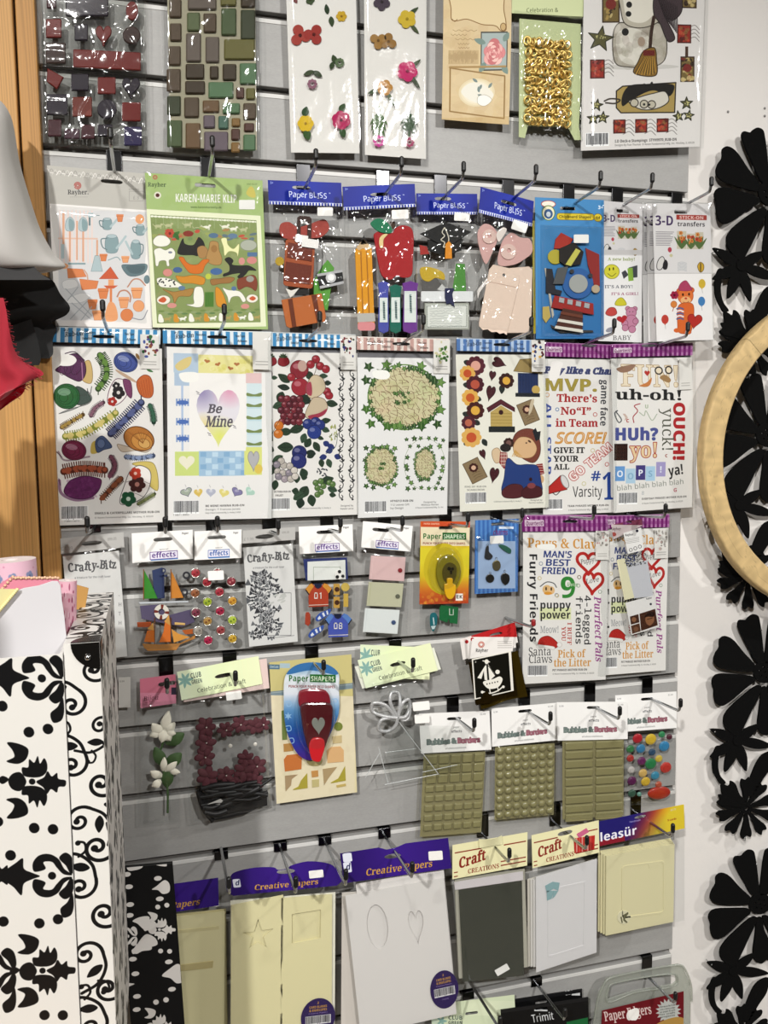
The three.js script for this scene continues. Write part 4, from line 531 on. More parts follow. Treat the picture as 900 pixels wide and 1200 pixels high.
{ // bear transfers: the front pack of three on one hook
  const k = [690, 190, 5.294], art = (f) => paper(print(f, 480, k, '#f0eeed', (c) => {
    R(c, 380, 230, 800, 690, '#dddada'); R(c, 380, 688, 800, 692, '#bdb9b9'); transferHead(f, k, c, 410, 336, 1);
    const O = '#d9713a', K = '#a04a20'; ell(c, 560, 800, 17, 17, O, 0, K, 3); ell(c, 635, 795, 17, 17, O, 0, K, 3); ell(c, 598, 830, 48, 52, '#df7d42', 0, K, 3); ell(c, 600, 858, 32, 24, '#eab882'); blob(c, [[555, 790], [570, 750], [600, 735], [625, 765], [640, 790], [600, 800]], '#b04a6a', '#7c2a46', 2); ell(c, 582, 822, 6, 9, '#3a2014'); ell(c, 620, 820, 6, 9, '#3a2014'); ell(c, 600, 846, 8, 6, '#c23a2c'); line(c, [[585, 868], [602, 876], [618, 864]], '#7a3018', 3);
    blob(c, [[560, 885], [640, 880], [650, 960], [640, 1030], [625, 1062], [560, 1060], [548, 1000]], O, K, 3); for (let i = 0; i < 5; i++) line(c, [[545, 910 + i * 16], [565, 905 + i * 16], [584, 912 + i * 16]], i % 2 ? '#e6e6ea' : '#5a6a9a', 9); flower(c, 530, 825, 26, 6, '#a02a4a', '#5c1428'); ell(c, 526, 882, 19, 21, '#d88a4a', 0, K, 2); line(c, [[526, 900], [518, 925]], K, 4); ell(c, 545, 1045, 20, 14, O); ell(c, 610, 1058, 24, 14, O, 0, K, 2); poly(c, heartPts(655, 985, 92, 92, 8), '#b83a34', '#7d1f1c', 3);
    const bal = (x, y, col) => { ell(c, x, y, 22, 29, col); poly(c, [[x - 5, y + 34], [x + 5, y + 34], [x, y + 27]], col); line(c, [[x, y + 34], [x + 4, y + 58]], '#9a9490', 2); }; bal(700, 755, '#d2b444'); bal(698, 865, '#4d86bc'); bal(472, 975, '#c24a3e');
  }), 0.3);
  const q = [765.5, 238, 830.5, 239.5, 836.5, 398, 768, 400.5], f = F(q, 0.04, 0.034), m = art(f);
  const fs = [f, F([753, 240, 826, 240, 832, 400, 752.5, 402], 0.012), F([760, 239, 828, 239.5, 833, 399, 757, 400.5], 0.024, 0.02)];
  ['white pack of bear transfers at the front of three on the end hook', 'white bear transfer pack hanging rearmost of three on the end hook', 'white bear transfer pack between two others on the end hook'].forEach((label, i) => {
    const t = pack('transfer_pack', label, 'sticker pack', fs[i], 'bear transfer packs');
    part(t, 'printed_card', plate(fs[i], full, { t: 0.0008, holes: [slot(fs[i], ...[[797.5, 248.5], [793, 251], [795, 249.5]][i], 0.024, 0.0055)] }), m);
    bag(t, fs[i].sub(-0.01, 1.03, -0.012, 1.005), { bulge: 0.003, crinkle: 0.0008, s: 85 + i });
  });
}
// hooks of the second row, in the groove above it
[[130, 171, 'holding the garden tool sheet', {}], [249, 180, 'holding the green cat and dog card', {}], [370, 194.5, 'holding the suitcase pack', {}], [470, 203, 'holding the apple and pencil pack', {}], [542.5, 208.5, 'holding the graduation pack', {}], [627, 211.5, 'holding the askew pink tag pack', {}], [702.5, 218.5, 'holding the blue chipboard pack', {}], [763, 220.5, 'holding the baby transfer pack', {}], [832, 224.5, 'holding three bear transfer packs at the panel edge', {}]].forEach(([x, y, w, o]) => hook(x, y, 2, x > 800 ? 0.086 : 0.096, w, o));
// ---------------------------------------------------------------- third row: rub on sheets
const rubHead = (() => { const f = F([191, 386, 318, 389, 318, 404, 191, 402], 0.014); const mk = (dark, light, ink, gingham) => paper(print(f, 560, null, light, (c) => {
  const { W, H } = c, n = gingham ? 17 : 14; for (let i = 0; i < n; i++) R(c, (i * W) / n, 0, ((i + 0.55) * W) / n, H, dark); if (gingham) { c.globalAlpha = 0.45; for (let j = 0; j < 2; j++) R(c, 0, (j * H) / 2, W, ((j + 0.5) * H) / 2, dark); c.globalAlpha = 1; }
  R(c, 0, 0, W, H * 0.06, light); if (!gingham) { T(c, 'a-Z', W * 0.1, H * 0.28, H * 0.24, ink, { f: 'serif', i: 1, b: 1 }); T(c, 'Rub-On', W * 0.11, H * 0.66, H * 0.44, ink, { f: 'serif', i: 1, b: 1, w: W * 0.17, r: -6 }); for (const [x, y, s] of [[0.3, 0.4, 'Transfers'], [0.27, 0.82, 'Embellish'], [0.66, 0.45, 'Two Tape'], [0.68, 0.82, 'Album']]) T(c, s, W * x, H * y, H * 0.22, ink, { b: 1, w: W * 0.09 }); } else { R(c, W * 0.03, H * 0.3, W * 0.25, H * 0.68, '#d8c3d2'); T(c, 'QuarteriO', W * 0.04, H * 0.62, H * 0.34, '#6a2a5c', { i: 1, b: 1, w: W * 0.2 }); }
}), 0.3); return { blue: mk('#4d94c4', '#e6eef2', '#222a34'), pink: mk('#c9a49c', '#e9ddd6', '#3a3030'), navy: mk('#5a7fb4', '#b9cbe2', '#26304a'), purple: mk('#7a2a72', '#b882b0', '#3a1436', true) }; })();
const mini = (t, f, cr, x0, y0, x1, y1, cols, dz = 0.004) => { // small picture label stuck over the header
  const p = [[x0, y0], [x1, y0], [x1, y1], [x0, y1]], a = f.uv(...cr(x0, y0)), b = f.uv(...cr(x1, y1)), s = f.sub(a[0], b[0], a[1], b[1], dz);
  part(t, 'picture_label', plate(s, full, { t: 0.0003 }), paper(print(s, 72, null, '#e4e1dc', (c) => { if (cols) for (let i = 0; i < 22; i++) blob(c, smooth(circle(rr(8, c.W - 8), rr(8, c.H * 0.68), rr(3, 8), 6, rr(3, 8)), 2), cols[i % cols.length]); for (const y of [0.78, 0.86]) R(c, c.W * 0.15, c.H * y, c.W * 0.85, c.H * y + 3, '#a5a29e'); }), 0.5), 'small picture label');
};
function rubOn(label, k, hq, sq, z, headMat, s, draw, { bg = '#e8e5e2', W = 600, lab, sd = 0, bend = 0.003, gap = true, tex } = {}) {
  const h = F(hq, z + 0.0022), f = F(sq, z), whole = F([hq[0], hq[1], hq[2], hq[3], sq[4], sq[5], sq[6], sq[7]], z), t = pack('rub_on_sheet', label, 'rub-on sheet', whole), cr = crop(...k);
  header(t, h, headMat, s, { sw: 0.027, sh: 0.005 });
  const m = tex ?? paper(print(f, W, k, bg, draw), 0.42);
  part(t, 'printed_sheet', sheet(f, { bend: (u, v) => bend * Math.sin(v * 4 + sd) * (0.4 + 0.6 * u) }), m);
  part(t, 'backing_strip', plate(whole.off(-0.0045), rect(0.01, 0.0, 0.99, 0.15), { t: 0.0004 }), col('#77767a', 0.4), 'grey strip between header and sheet');
  if (lab) mini(t, whole, cr, ...lab.slice(0, 4), lab[4], 0.0042);
  bag(t, whole.sub(-0.012, 1.012, 0, 1.008), { bulge: 0.004, crinkle: 0.0008, s: 100 + sd, dz: 0.0046, flat: 0.06 });
  return [t, whole, cr, m];
}
const snail = (c, x, y, rx, ry, col2, dk, rot = 0, turns = 2.6) => { ell(c, x, y, rx, ry, col2, rot, dk, 4); for (let r = 0.86, i = 0; i < 3; i++, r -= 0.26) ell(c, x - rx * 0.12 * i, y + ry * 0.06 * i, rx * r, ry * r, null, rot, dk, 2.5); c.globalAlpha = 0.35; ell(c, x - rx * 0.2, y - ry * 0.35, rx * 0.5, ry * 0.3, '#ffffff', rot); c.globalAlpha = 1; };
const bug = (c, pts, w, col2, dk, hair) => { const q = smooth(pts, 10, false), n = q.length; for (let i = 0; i < n; i += 2) { const p = q[i], p2 = q[Math.min(n - 1, i + 1)], a = Math.atan2(p2[1] - p[1], p2[0] - p[0]) + Math.PI / 2; for (const s of [-1, 1]) line(c, [[p[0], p[1]], [p[0] + s * Math.cos(a) * w * hair, p[1] + s * Math.sin(a) * w * hair]], dk, w * 0.16); } const st = Math.max(2, Math.round(w / 12)); for (let i = 0; i < n; i += st + 1) ell(c, q[i][0], q[i][1], w * 0.5, w * 0.5, i % ((st + 1) * 2) ? col2 : dk); for (let i = 0; i < n; i += st + 2) ell(c, q[i][0], q[i][1] - w * 0.1, w * 0.32, w * 0.3, col2); };
const legal = (c, a, b, x0, y0, x1, y1) => { T(c, a, x0, y0, 17, '#3a3836', { b: 1, w: x1 - x0 }); T(c, b, x0, y1, 12, '#4a4846', { w: (x1 - x0) * 0.9 }); };
{
  rubOn('rub on sheet of colourful snails and caterpillars under a blue striped header', [55, 375, 4.8], [62, 382, 188, 386.5, 188, 403, 61, 401.5], [59, 406.5, 190, 408.5, 192.5, 612.5, 65.5, 615.5], 0.012, rubHead.blue, [121.5, 394.5], (c) => {
    blob(c, [[215, 245], [240, 235], [258, 290], [250, 360], [205, 345]], '#cdb27a', '#8d7440', 3); blob(c, [[58, 292], [90, 262], [120, 215], [170, 200], [215, 245], [220, 310], [190, 350], [140, 335], [95, 310]], '#5d3358', '#2c1428', 4); for (const [x, y, r] of [[100, 288, 30], [130, 275, 38], [170, 270, 46]]) ell(c, x, y, r * 0.6, r, null, 20, '#3a1a36', 3); line(c, [[110, 200], [160, 190], [215, 235]], '#39203a', 5); line(c, [[200, 250], [205, 340]], '#a77a9a', 6);
    bug(c, [[300, 205], [330, 250], [335, 320], [290, 390]], 34, '#6a8c44', '#2c4420', 0.95);
    ell(c, 445, 318, 70, 9, '#c2a890', 30); snail(c, 443, 240, 66, 54, '#4a5a9a', '#22305e', 15); blob(c, [[505, 350], [545, 310], [580, 320], [598, 410], [580, 436], [530, 425]], '#c26a3a', '#8a3f1c', 4); for (let i = 0; i < 5; i++) line(c, [[515 + i * 14, 350 - i * 6], [535 + i * 12, 425]], '#9c4a22', 2);
    blob(c, [[75, 530], [130, 505], [240, 470], [255, 440], [230, 405], [200, 480]], '#a8a8a4', '#4d4f50', 3); blob(c, [[170, 380], [220, 400], [250, 450], [200, 480], [160, 470]], '#4c5a54', '#262e2a', 3); snail(c, 118, 434, 70, 68, '#2f6a3c', '#123a1e'); line(c, [[235, 420], [230, 390]], '#45484a', 4); line(c, [[248, 415], [254, 378]], '#45484a', 4);
    blob(c, [[345, 470], [350, 400], [390, 335], [440, 345], [455, 400], [430, 450], [380, 482]], '#efeae6', '#6e4860', 4); blob(c, [[430, 335], [468, 345], [474, 440], [450, 420]], '#7d4468', '#4a2440', 3); flower(c, 402, 410, 36, 5, '#2a2628', '#d8d2ce', 10); flower(c, 390, 372, 22, 5, '#2a2628', '#d8d2ce', 40); flower(c, 368, 460, 26, 5, '#a83028', '#d8d2ce');
    bug(c, [[250, 540], [270, 500], [318, 466]], 22, '#8a6474', '#4c3040', 0.8); bug(c, [[90, 605], [130, 580], [205, 535]], 24, '#a58a4a', '#5c4420', 0.8); bug(c, [[110, 655], [200, 640], [290, 590], [385, 525]], 38, '#cfc07a', '#7c8434', 0.72); bug(c, [[360, 640], [410, 590], [470, 530], [530, 465]], 40, '#5d6690', '#2c3050', 0.95); bug(c, [[580, 480], [598, 530], [602, 575]], 26, '#3f6a54', '#1e3a2c', 0.75);
    line(c, [[70, 740], [100, 785], [240, 768]], '#a3929a', 10); line(c, [[55, 735], [90, 770]], '#4d3a40', 4); snail(c, 156, 732, 66, 54, '#7d2a4c', '#481428', 12); blob(c, [[255, 690], [275, 680], [285, 745], [250, 750]], '#c9b05c'); blob(c, [[275, 680], [310, 652], [345, 680], [365, 715], [320, 730], [285, 745]], '#4c5c80', '#26304a', 3); ell(c, 305, 695, 22, 26, '#6a7a9c', 0, '#2c3856', 3);
    blob(c, [[395, 700], [420, 740], [500, 735], [560, 745], [590, 720], [470, 715]], '#cdbfae', '#8a7a66', 3); ell(c, 518, 668, 88, 66, '#b0763a', 20, '#5d3414', 5); ell(c, 535, 685, 62, 46, '#c68f4c', 20, '#6a3c18', 3); ell(c, 548, 695, 34, 26, '#d2a868', 20, '#7a4a20', 3); for (let i = 0; i < 9; i++) line(c, [[540, 695], [450 + i * 16, 625 + (i % 4) * 6]], '#8c5626', 2);
    bug(c, [[445, 770], [520, 778], [600, 765]], 26, '#8b9ab8', '#43506c', 0.6); bug(c, [[100, 850], [180, 835], [250, 835], [325, 845]], 40, '#a5553a', '#5c2818', 1); bug(c, [[360, 770], [382, 810], [375, 850], [352, 880]], 26, '#7d4a5c', '#432634', 0.7); bug(c, [[415, 895], [370, 940], [305, 1010]], 32, '#8a5034', '#4c2614', 0.72);
    line(c, [[75, 900], [85, 970], [160, 1010], [260, 1000]], '#9a7a94', 16); blob(c, [[100, 965], [130, 905], [200, 878], [270, 885], [305, 900], [290, 960], [240, 1000], [150, 1000]], '#6a2a60', '#3c1236', 4); mottle(c, 120, 890, 290, 990, 40, 14, ['#8c4a84', '#4a1844'], 0.3); line(c, [[72, 890], [80, 925]], '#5d4058', 5);
    blob(c, [[480, 810], [600, 808], [625, 965], [575, 930], [560, 850]], '#d5c172', '#8a7a34', 3); blob(c, [[412, 1035], [440, 920], [470, 850], [520, 820], [580, 850], [582, 930], [545, 1000], [470, 1038]], '#f0ece8', '#5a5254', 4); line(c, [[440, 915], [510, 900], [580, 925]], '#8a8284', 3); line(c, [[425, 985], [480, 975], [545, 1000]], '#8a8284', 3); flower(c, 508, 928, 48, 6, '#4a2424', '#c28a80', 10); flower(c, 498, 865, 34, 5, '#b8402c', '#e6c2b4', 30); flower(c, 458, 1010, 44, 5, '#20583a', '#c9d8cc', 15); bug(c, [[515, 1040], [560, 1015], [608, 985]], 20, '#7d8454', '#3f4626', 0.9); leaf(c, 500, 190, 40, 18, 60, '#8a6a3c'); leaf(c, 560, 278, 40, 14, 20, '#4a7a4c');
    blob(c, [[55, 245], [75, 215], [150, 210], [172, 235], [150, 262], [80, 265]], '#efece6'); barcode(c, 86, 1046, 230, 1122); T(c, '7 58011 38711', 100, 1134, 13, '#333'); legal(c, 'SNAILS & CATERPILLARS MOTHER RUB-ON', '© Raven Fundamental Mfg. Co. Hinckley, IL 60520', 268, 1094, 638, 1118);
  }, { lab: [525, 82, 632, 278, ['#6a2a50', '#2f6a3c', '#8a5034', '#4a5a9a']], sd: 1 });
  rubOn('Be Mine rub on sheet with a pastel heart and pastel patchwork frame', [185, 380, 5], [190.5, 386, 318, 389, 318, 404.5, 191, 402.5], [196, 407, 318, 410, 318.5, 608, 196.5, 609], 0.016, rubHead.blue, [254.5, 395], (c) => {
    R(c, 100, 180, 240, 290, '#b9cbdc'); blob(c, [[108, 255], [150, 215], [200, 200], [190, 250], [130, 280]], '#dcc98a'); R(c, 240, 185, 560, 290, '#e6e0a0'); mottle(c, 245, 190, 555, 285, 30, 18, ['#d8cf6a', '#f0ecc0'], 0.4); for (const [x, y, r] of [[290, 222, 10], [352, 238, -20], [425, 260, 15], [462, 235, 0]]) poly(c, heartPts(x, y, 34, 22, r), '#b5794a'); R(c, 515, 285, 608, 345, '#e3c6c6');
    R(c, 104, 290, 190, 365, '#b4c6da'); R(c, 142, 365, 154, 740, '#b6c6e0'); for (const y of [462, 573, 670]) { for (let i = 0; i < 5; i++) { c.globalAlpha = 0.7; R(c, 112 + i * 16, y - 22, 122 + i * 16, y + 20, '#6d8cc4'); c.globalAlpha = 1; } ell(c, 150, y, 34, 13, '#5576b8'); }
    R(c, 520, 345, 608, 705, '#d5e4e8'); for (const y of [408, 470, 543, 622, 697]) { c.globalAlpha = 0.6; R(c, 520, y, 608, y + 24, '#b9d4de'); c.globalAlpha = 1; blob(c, [[520, y - 6], [565, y + 2], [608, y - 8], [608, y + 10], [565, y + 14], [520, y + 10]], '#7f8f5a'); }
    R(c, 105, 745, 242, 885, '#cfdc8a'); blob(c, smooth(heartPts(172, 805, 90, 84), 1), '#ece8d4'); R(c, 242, 742, 512, 888, '#a9c6de'); for (let j = 0; j < 4; j++) for (let i = 0; i < 4; i++) { R(c, 250 + i * 68 + (j % 2) * 30, 748 + j * 36, 250 + i * 68 + (j % 2) * 30 + 34, 776 + j * 36, (i + j) % 2 ? '#c6dcec' : '#8fb4d4'); } R(c, 505, 720, 610, 885, '#dde08c'); poly(c, heartPts(560, 795, 66, 120), '#b9b8bc', '#8e8c94', 3); ell(c, 590, 850, 24, 28, '#e0c864');
    c.save(); R(c, 188, 292, 515, 742, '#f1efec'); c.restore(); c.save(); c.beginPath(); heartPts(354, 525, 250, 340).forEach((p, i) => (i ? c.lineTo(...p) : c.moveTo(...p))); c.clip(); R(c, 200, 340, 500, 720, '#e4e0e6'); const rg = (x, y, r, col2) => { const g = c.createRadialGradient(x, y, 0, x, y, r); g.addColorStop(0, col2); g.addColorStop(1, col2.replace(/[\d.]+\)$/, '0)')); c.fillStyle = g; c.fillRect(180, 330, 340, 400); }; rg(260, 400, 130, 'rgba(150,140,180,0.95)'); rg(420, 390, 110, 'rgba(222,160,186,0.95)'); rg(360, 660, 130, 'rgba(224,228,120,1)'); rg(270, 590, 80, 'rgba(230,214,150,0.9)'); c.restore();
    const hand = (s, x, y, h, w) => { T(c, s, x, y, h, null, { f: 'serif', i: 1, k: '#5d5862', lw: 4, w }); T(c, s, x, y, h, '#5d5862', { f: 'serif', i: 1, w }); }; hand('Be', 288, 520, 68, 84); hand('Mine', 276, 600, 84, 158); for (const [x, y, r] of [[236, 402, 40], [300, 640, 30], [446, 596, 20]]) { line(c, [[x - 8, y - 5], [x + 8, y + 4]], '#6a6570', 4); line(c, [[x - 4, y + 8], [x + 12, y + 14]], '#6a6570', 3); }
    [[170, 980, '#a9b2a4', 66], [238, 985, '#dcc06a', 50], [310, 985, '#b9bccc', 56], [386, 990, '#e2d686', 60], [462, 985, '#8a84ac', 66], [538, 985, '#b4d4c6', 62]].forEach(([x, y, k2, w], i) => { blob(c, heartPts(x, y, w, 50, i * 12 - 20), k2, i === 4 || i === 0 ? '#6a6880' : null, 3); ell(c, x, y - 8, w * 0.2, 8, '#ffffff55'); line(c, [[x - 8, y - 44], [x - 2, y - 30]], '#9a98a0', 2); });
    blob(c, [[130, 300], [150, 290], [235, 292], [240, 330], [220, 342], [150, 340]], '#f4f2ee'); barcode(c, 98, 1032, 240, 1106); T(c, '7 58011 38803', 92, 1118, 14, '#333'); legal(c, 'BE MINE HANNA RUB-ON', 'Design © Raven Fundamental Mfg. Co. Hinckley, IL 60520', 278, 1070, 508, 1110); T(c, 'Design: T Frances Jones', 278, 1091, 14, '#444', { w: 205 });
  }, { bg: '#edebe9', lab: [552, 45, 660, 268, null], sd: 5 });
  const fruit = (c, x, y, r, a, dk) => { ell(c, x, y, r, r, a, 0, dk, 2.5); c.globalAlpha = 0.35; ell(c, x - r * 0.3, y - r * 0.35, r * 0.4, r * 0.3, '#f6e8e8'); c.globalAlpha = 1; };
  rubOn('rub on sheet of pears, cherries, grapes and plums with a curly border strip', [310, 380, 5], [312, 389, 416, 392, 416, 408, 312, 405.5], [312, 412.5, 418, 414, 419, 603, 313, 607], 0.013, rubHead.blue, [361, 399.5], (c) => {
    const lf = ['#2e4232', '#3c5440', '#26362c', '#4a5c48']; const LV = (x, y, l, w, r, i = 0) => leaf(c, x, y, l, w, r, lf[i % 4], '#1c2a20');
    for (const x of [118, 46]) { blob(c, [[x - 34, 225], [x - 20, 200], [x + 20, 205], [x + 30, 235], [x, 255], [x - 30, 245]], '#8a2430', '#4a1018', 3); for (let i = 0; i < 5; i++) leaf(c, x - 5, 205, 26, 12, 200 + i * 35, '#3a4c34'); } LV(45, 320, 36, 24, 0, 1); ell(c, 40, 300, 14, 22, '#3a2430');
    [[150, 345, 80, 44, 215], [110, 400, 70, 50, 110], [110, 470, 60, 44, 160, 1], [150, 380, 70, 36, 190, 2], [250, 280, 60, 44, 60], [320, 305, 50, 30, 0, 1], [350, 345, 40, 30, 0, 2], [360, 460, 70, 42, 8], [230, 600, 90, 50, 160], [240, 640, 60, 40, 110, 1], [330, 570, 60, 34, 350], [335, 610, 50, 34, 20, 1], [200, 430, 80, 60, 20, 2], [310, 660, 40, 24, 20], [160, 630, 70, 46, 180]].forEach((a) => LV(...a));
    fruit(c, 205, 270, 52, '#8a2c38', '#4a121c'); ell(c, 222, 250, 26, 32, '#c2a49a'); for (const [x, y] of [[300, 210], [270, 240], [325, 248], [358, 265], [365, 395], [378, 418], [160, 315]]) fruit(c, x, y, 23, '#9a2a36', '#4e1018'); line(c, [[300, 225], [300, 270], [290, 300]], '#4a3a2c', 3); fruit(c, 210, 370, 50, '#9c2f3c', '#541420'); blob(c, [[250, 350], [290, 300], [340, 320], [355, 380], [320, 420], [270, 435], [245, 400]], '#cfc0a4', '#6c5440', 3); blob(c, [[250, 350], [270, 340], [275, 420], [250, 410]], '#a8485a'); blob(c, [[262, 470], [290, 430], [350, 440], [370, 490], [340, 530], [270, 555], [240, 540]], '#c9b9a0', '#6c5440', 3); blob(c, [[255, 540], [320, 520], [368, 495], [350, 530], [270, 556]], '#a03c52');
    for (let j = 0; j < 5; j++) for (let i = 0; i < 4; i++) fruit(c, 105 + i * 34 + (j % 2) * 14 + rr(-4, 4), 440 + j * 33, 20, ['#6a2430', '#7c2c38', '#5a1c2a'][(i + j) % 3], '#340c14'); for (const [x, y] of [[255, 585], [300, 575], [325, 590]]) fruit(c, x, y, 30, '#2a3a7c', '#141c44'); fruit(c, 292, 632, 40, '#2c4088', '#141c44');
    for (const [x, y] of [[88, 594], [85, 642]]) fruit(c, x, y, 26, '#c9762c', '#8a4a14'); line(c, [[52, 640], [70, 600], [88, 572]], '#5c4a34', 3); line(c, [[45, 560], [50, 680]], '#33443a', 9); [[60, 740, 80, 50, 200], [170, 720, 90, 60, 180], [110, 770, 70, 40, 150, 1], [240, 720, 60, 44, 300], [300, 760, 60, 40, 190, 2], [60, 820, 70, 40, 110], [70, 910, 60, 40, 100], [60, 800, 60, 40, 60, 1], [190, 880, 50, 40, 90]].forEach((a) => LV(...a)); fruit(c, 205, 752, 42, '#28306a', '#12163a'); fruit(c, 202, 800, 44, '#2c3472', '#12163a'); LV(290, 690, 66, 40, 60); LV(250, 780, 55, 36, 330, 2);
    for (const [x, y] of [[80, 860], [115, 825], [150, 830], [110, 870], [145, 870], [175, 855], [120, 905], [155, 905], [180, 890], [85, 890], [100, 800], [75, 820]]) fruit(c, x, y, 20, ['#b9b2aa', '#a49aa0', '#cfc9c0', '#8d8690'][(x + y) % 4 | 0], '#4a444a'); for (const [x, y, r] of [[370, 710, 20], [400, 735, 160], [410, 770, 20], [365, 775, 170], [345, 690, 30]]) leaf(c, x, y, 44, 34, r, '#2c3a74'); LV(330, 790, 50, 34, 80); LV(370, 790, 55, 36, 70, 1); line(c, [[430, 640], [415, 720], [360, 760]], '#3c4a3e', 3); for (let i = 0; i < 16; i++) { const x = rr(385, 430), y = rr(585, 670); line(c, [[x, y], [x + rr(-8, 8), y + 14], [x + rr(-12, 12), y + 8]], i % 2 ? '#9aa04a' : '#6a743a', 4); }
    for (let i = 0; i < 12; i++) leaf(c, 310 + (i % 6) * 12, 845 + Math.floor(i / 6) * 28 + (i % 3) * 8, 18, 9, 30 + i * 40, '#363c44'); [[240, 900, 60, 50, 250], [250, 950, 80, 60, 120], [230, 990, 70, 56, 150, 1], [215, 1020, 60, 50, 100, 2], [270, 1000, 70, 50, 80], [200, 980, 40, 40, 190], [330, 930, 80, 50, 340], [370, 960, 60, 40, 20, 1], [380, 1000, 40, 30, 10], [250, 900, 40, 40, 200]].forEach((a) => LV(...a)); for (const [x, y] of [[300, 930], [330, 920], [310, 960], [345, 950], [330, 985], [380, 930], [310, 1000], [400, 940]]) fruit(c, x, y, 17, '#5d7c44', '#2c4420');
    for (const x of [450, 495, 512 + 0]) { if (x === 495) continue; for (let y = 200; y < 1020; y += 60) { const s = (Math.floor(y / 60) % 2 ? 1 : -1); line(c, [[x - 8 * s, y], [x + 12 * s, y + 18], [x + 4 * s, y + 44], [x - 10 * s, y + 38], [x - 4 * s, y + 26]], '#2b2d30', 5); leaf(c, x + 4 * s, y + 8, 22, 12, s > 0 ? 320 : 220, '#2b2d30'); ell(c, x - 6 * s, y + 52, 7, 6, '#2b2d30'); } }
    barcode(c, 46, 1018, 150, 1086); T(c, 'VICTORIA RUB-ON', 58, 984, 16, '#3a3836', { b: 1, w: 98 }); T(c, 'FRUIT', 66, 1006, 16, '#3a3836', { b: 1 }); T(c, '©2000 Raven Fundamental Mfg. Co. Hinckley, IL', 210, 1084, 12, '#444', { w: 180 }); T(c, 'Designed by', 446, 1074, 14, '#333', { w: 76 }); T(c, 'Natalie Leroe', 444, 1092, 14, '#333', { w: 80 });
  }, { lab: [440, 62, 532, 268, ['#7c2c38', '#2c3472', '#2e4232', '#8a6a5c']], sd: 9, bend: 0.002 });
  rubOn('rub on sheet of ivy leaves round pale cracked stone, under a pink striped header', [410, 380, 5], [418, 394, 526, 397.5, 526, 412, 418, 410], [419, 419, 525, 420, 525, 603, 419, 607], 0.014, rubHead.pink, [470, 403], (c) => {
    const ivy = (x, y, s, r) => { const k = (r * Math.PI) / 180, o = []; [[0, -1], [0.35, -0.3], [1, -0.35], [0.55, 0.2], [0.6, 0.8], [0, 0.5], [-0.6, 0.8], [-0.55, 0.2], [-1, -0.35], [-0.35, -0.3]].forEach(([a, b]) => o.push([x + s * (a * Math.cos(k) - b * Math.sin(k)), y + s * (a * Math.sin(k) + b * Math.cos(k))])); poly(c, o, ['#4c7434', '#3a5f2c', '#6a8f4a', '#2f4f26'][(x * 7 + y) & 3], '#274420', 2); line(c, [[x, y - s * 0.7], [x, y + s * 0.4]], '#9ab47c', 2); };
    const stone = (x, y, rx, ry, st) => { c.save(); c.beginPath(); c.ellipse(x, y, rx, ry, 0, 0, 7); c.clip(); R(c, x - rx, y - ry, x + rx, y + ry, '#cfc9a4'); mottle(c, x - rx, y - ry, x + rx, y + ry, 60, rx * 0.2, ['#d9cfae', '#b9b888', '#dcc9a8', '#c6cf9c'], 0.35); for (let a = x - rx; a < x + rx; a += st) for (let b = y - ry; b < y + ry; b += st) { const j = () => rr(-0.4, 0.4) * st; line(c, [[a + j(), b + j()], [a + st * 0.4 + j(), b + st * 0.3], [a + st * 0.6 + j(), b + st + j()]], '#6a4a38', Math.max(1.4, st * 0.07), false); if (rnd() < 0.7) line(c, [[a, b + st * 0.5 + j()], [a + st + j(), b + st * 0.4 + j()]], '#7a5a46', Math.max(1.2, st * 0.06), false); } c.restore(); };
    stone(318, 430, 205, 175, 34); c.lineWidth = 9; ell(c, 318, 430, 208, 188, null, 0, '#6f9048', 7); for (let i = 0; i < 44; i++) { const a = (i / 44) * 6.28, top = Math.abs(Math.sin(a)) > 0.45; if (top || i % 2) ivy(318 + Math.cos(a) * rr(192, 214), 430 + Math.sin(a) * rr(165, 190), rr(14, top ? 30 : 20), rr(0, 360)); } for (const [x, y, r] of [[115, 258, 30], [215, 245, 150], [415, 245, 20], [530, 340, 90], [100, 335, 60], [100, 500, 40], [125, 585, 200], [220, 600, 150], [415, 600, 30], [510, 585, 120], [530, 500, 80]]) ivy(x, y, 30, r); for (let i = 0; i < 12; i++) ivy(310 + rr(-52, 52), 430 + rr(-34, 38), rr(9, 17), rr(0, 360));
    stone(183, 835, 92, 112, 22); for (let i = 0; i < 34; i++) { const a = (i / 34) * 6.28; ivy(183 + Math.cos(a) * rr(84, 98), 835 + Math.sin(a) * rr(102, 118), rr(8, 15), rr(0, 360)); } for (const [x, y] of [[98, 725], [140, 718], [218, 716], [262, 728], [100, 945], [140, 955], [225, 955], [262, 940]]) ivy(x, y, 17, rr(0, 360)); for (let i = 0; i < 6; i++) ivy(183 + rr(-22, 22), 830 + rr(-16, 16), 10, rr(0, 360));
    stone(438, 820, 60, 88, 18); for (let i = 0; i < 40; i++) { const a = (i / 40) * 6.28; ivy(438 + Math.cos(a) * rr(54, 68), 820 + Math.sin(a) * rr(80, 98), rr(6, 11), rr(0, 360)); } ell(c, 438, 820, 120, 150, null, 0, '#8fa07c', 2); for (const [x, y] of [[330, 675], [375, 670], [412, 668], [460, 668], [500, 672], [545, 680], [350, 715], [525, 715], [335, 780], [545, 785], [330, 830], [545, 835], [340, 900], [530, 905], [360, 930], [520, 935], [340, 965], [378, 965], [420, 960], [465, 965], [505, 965], [545, 968], [400, 715], [470, 718], [412, 915], [462, 915], [335, 850], [542, 860]]) ivy(x, y, rr(11, 18), rr(0, 360));
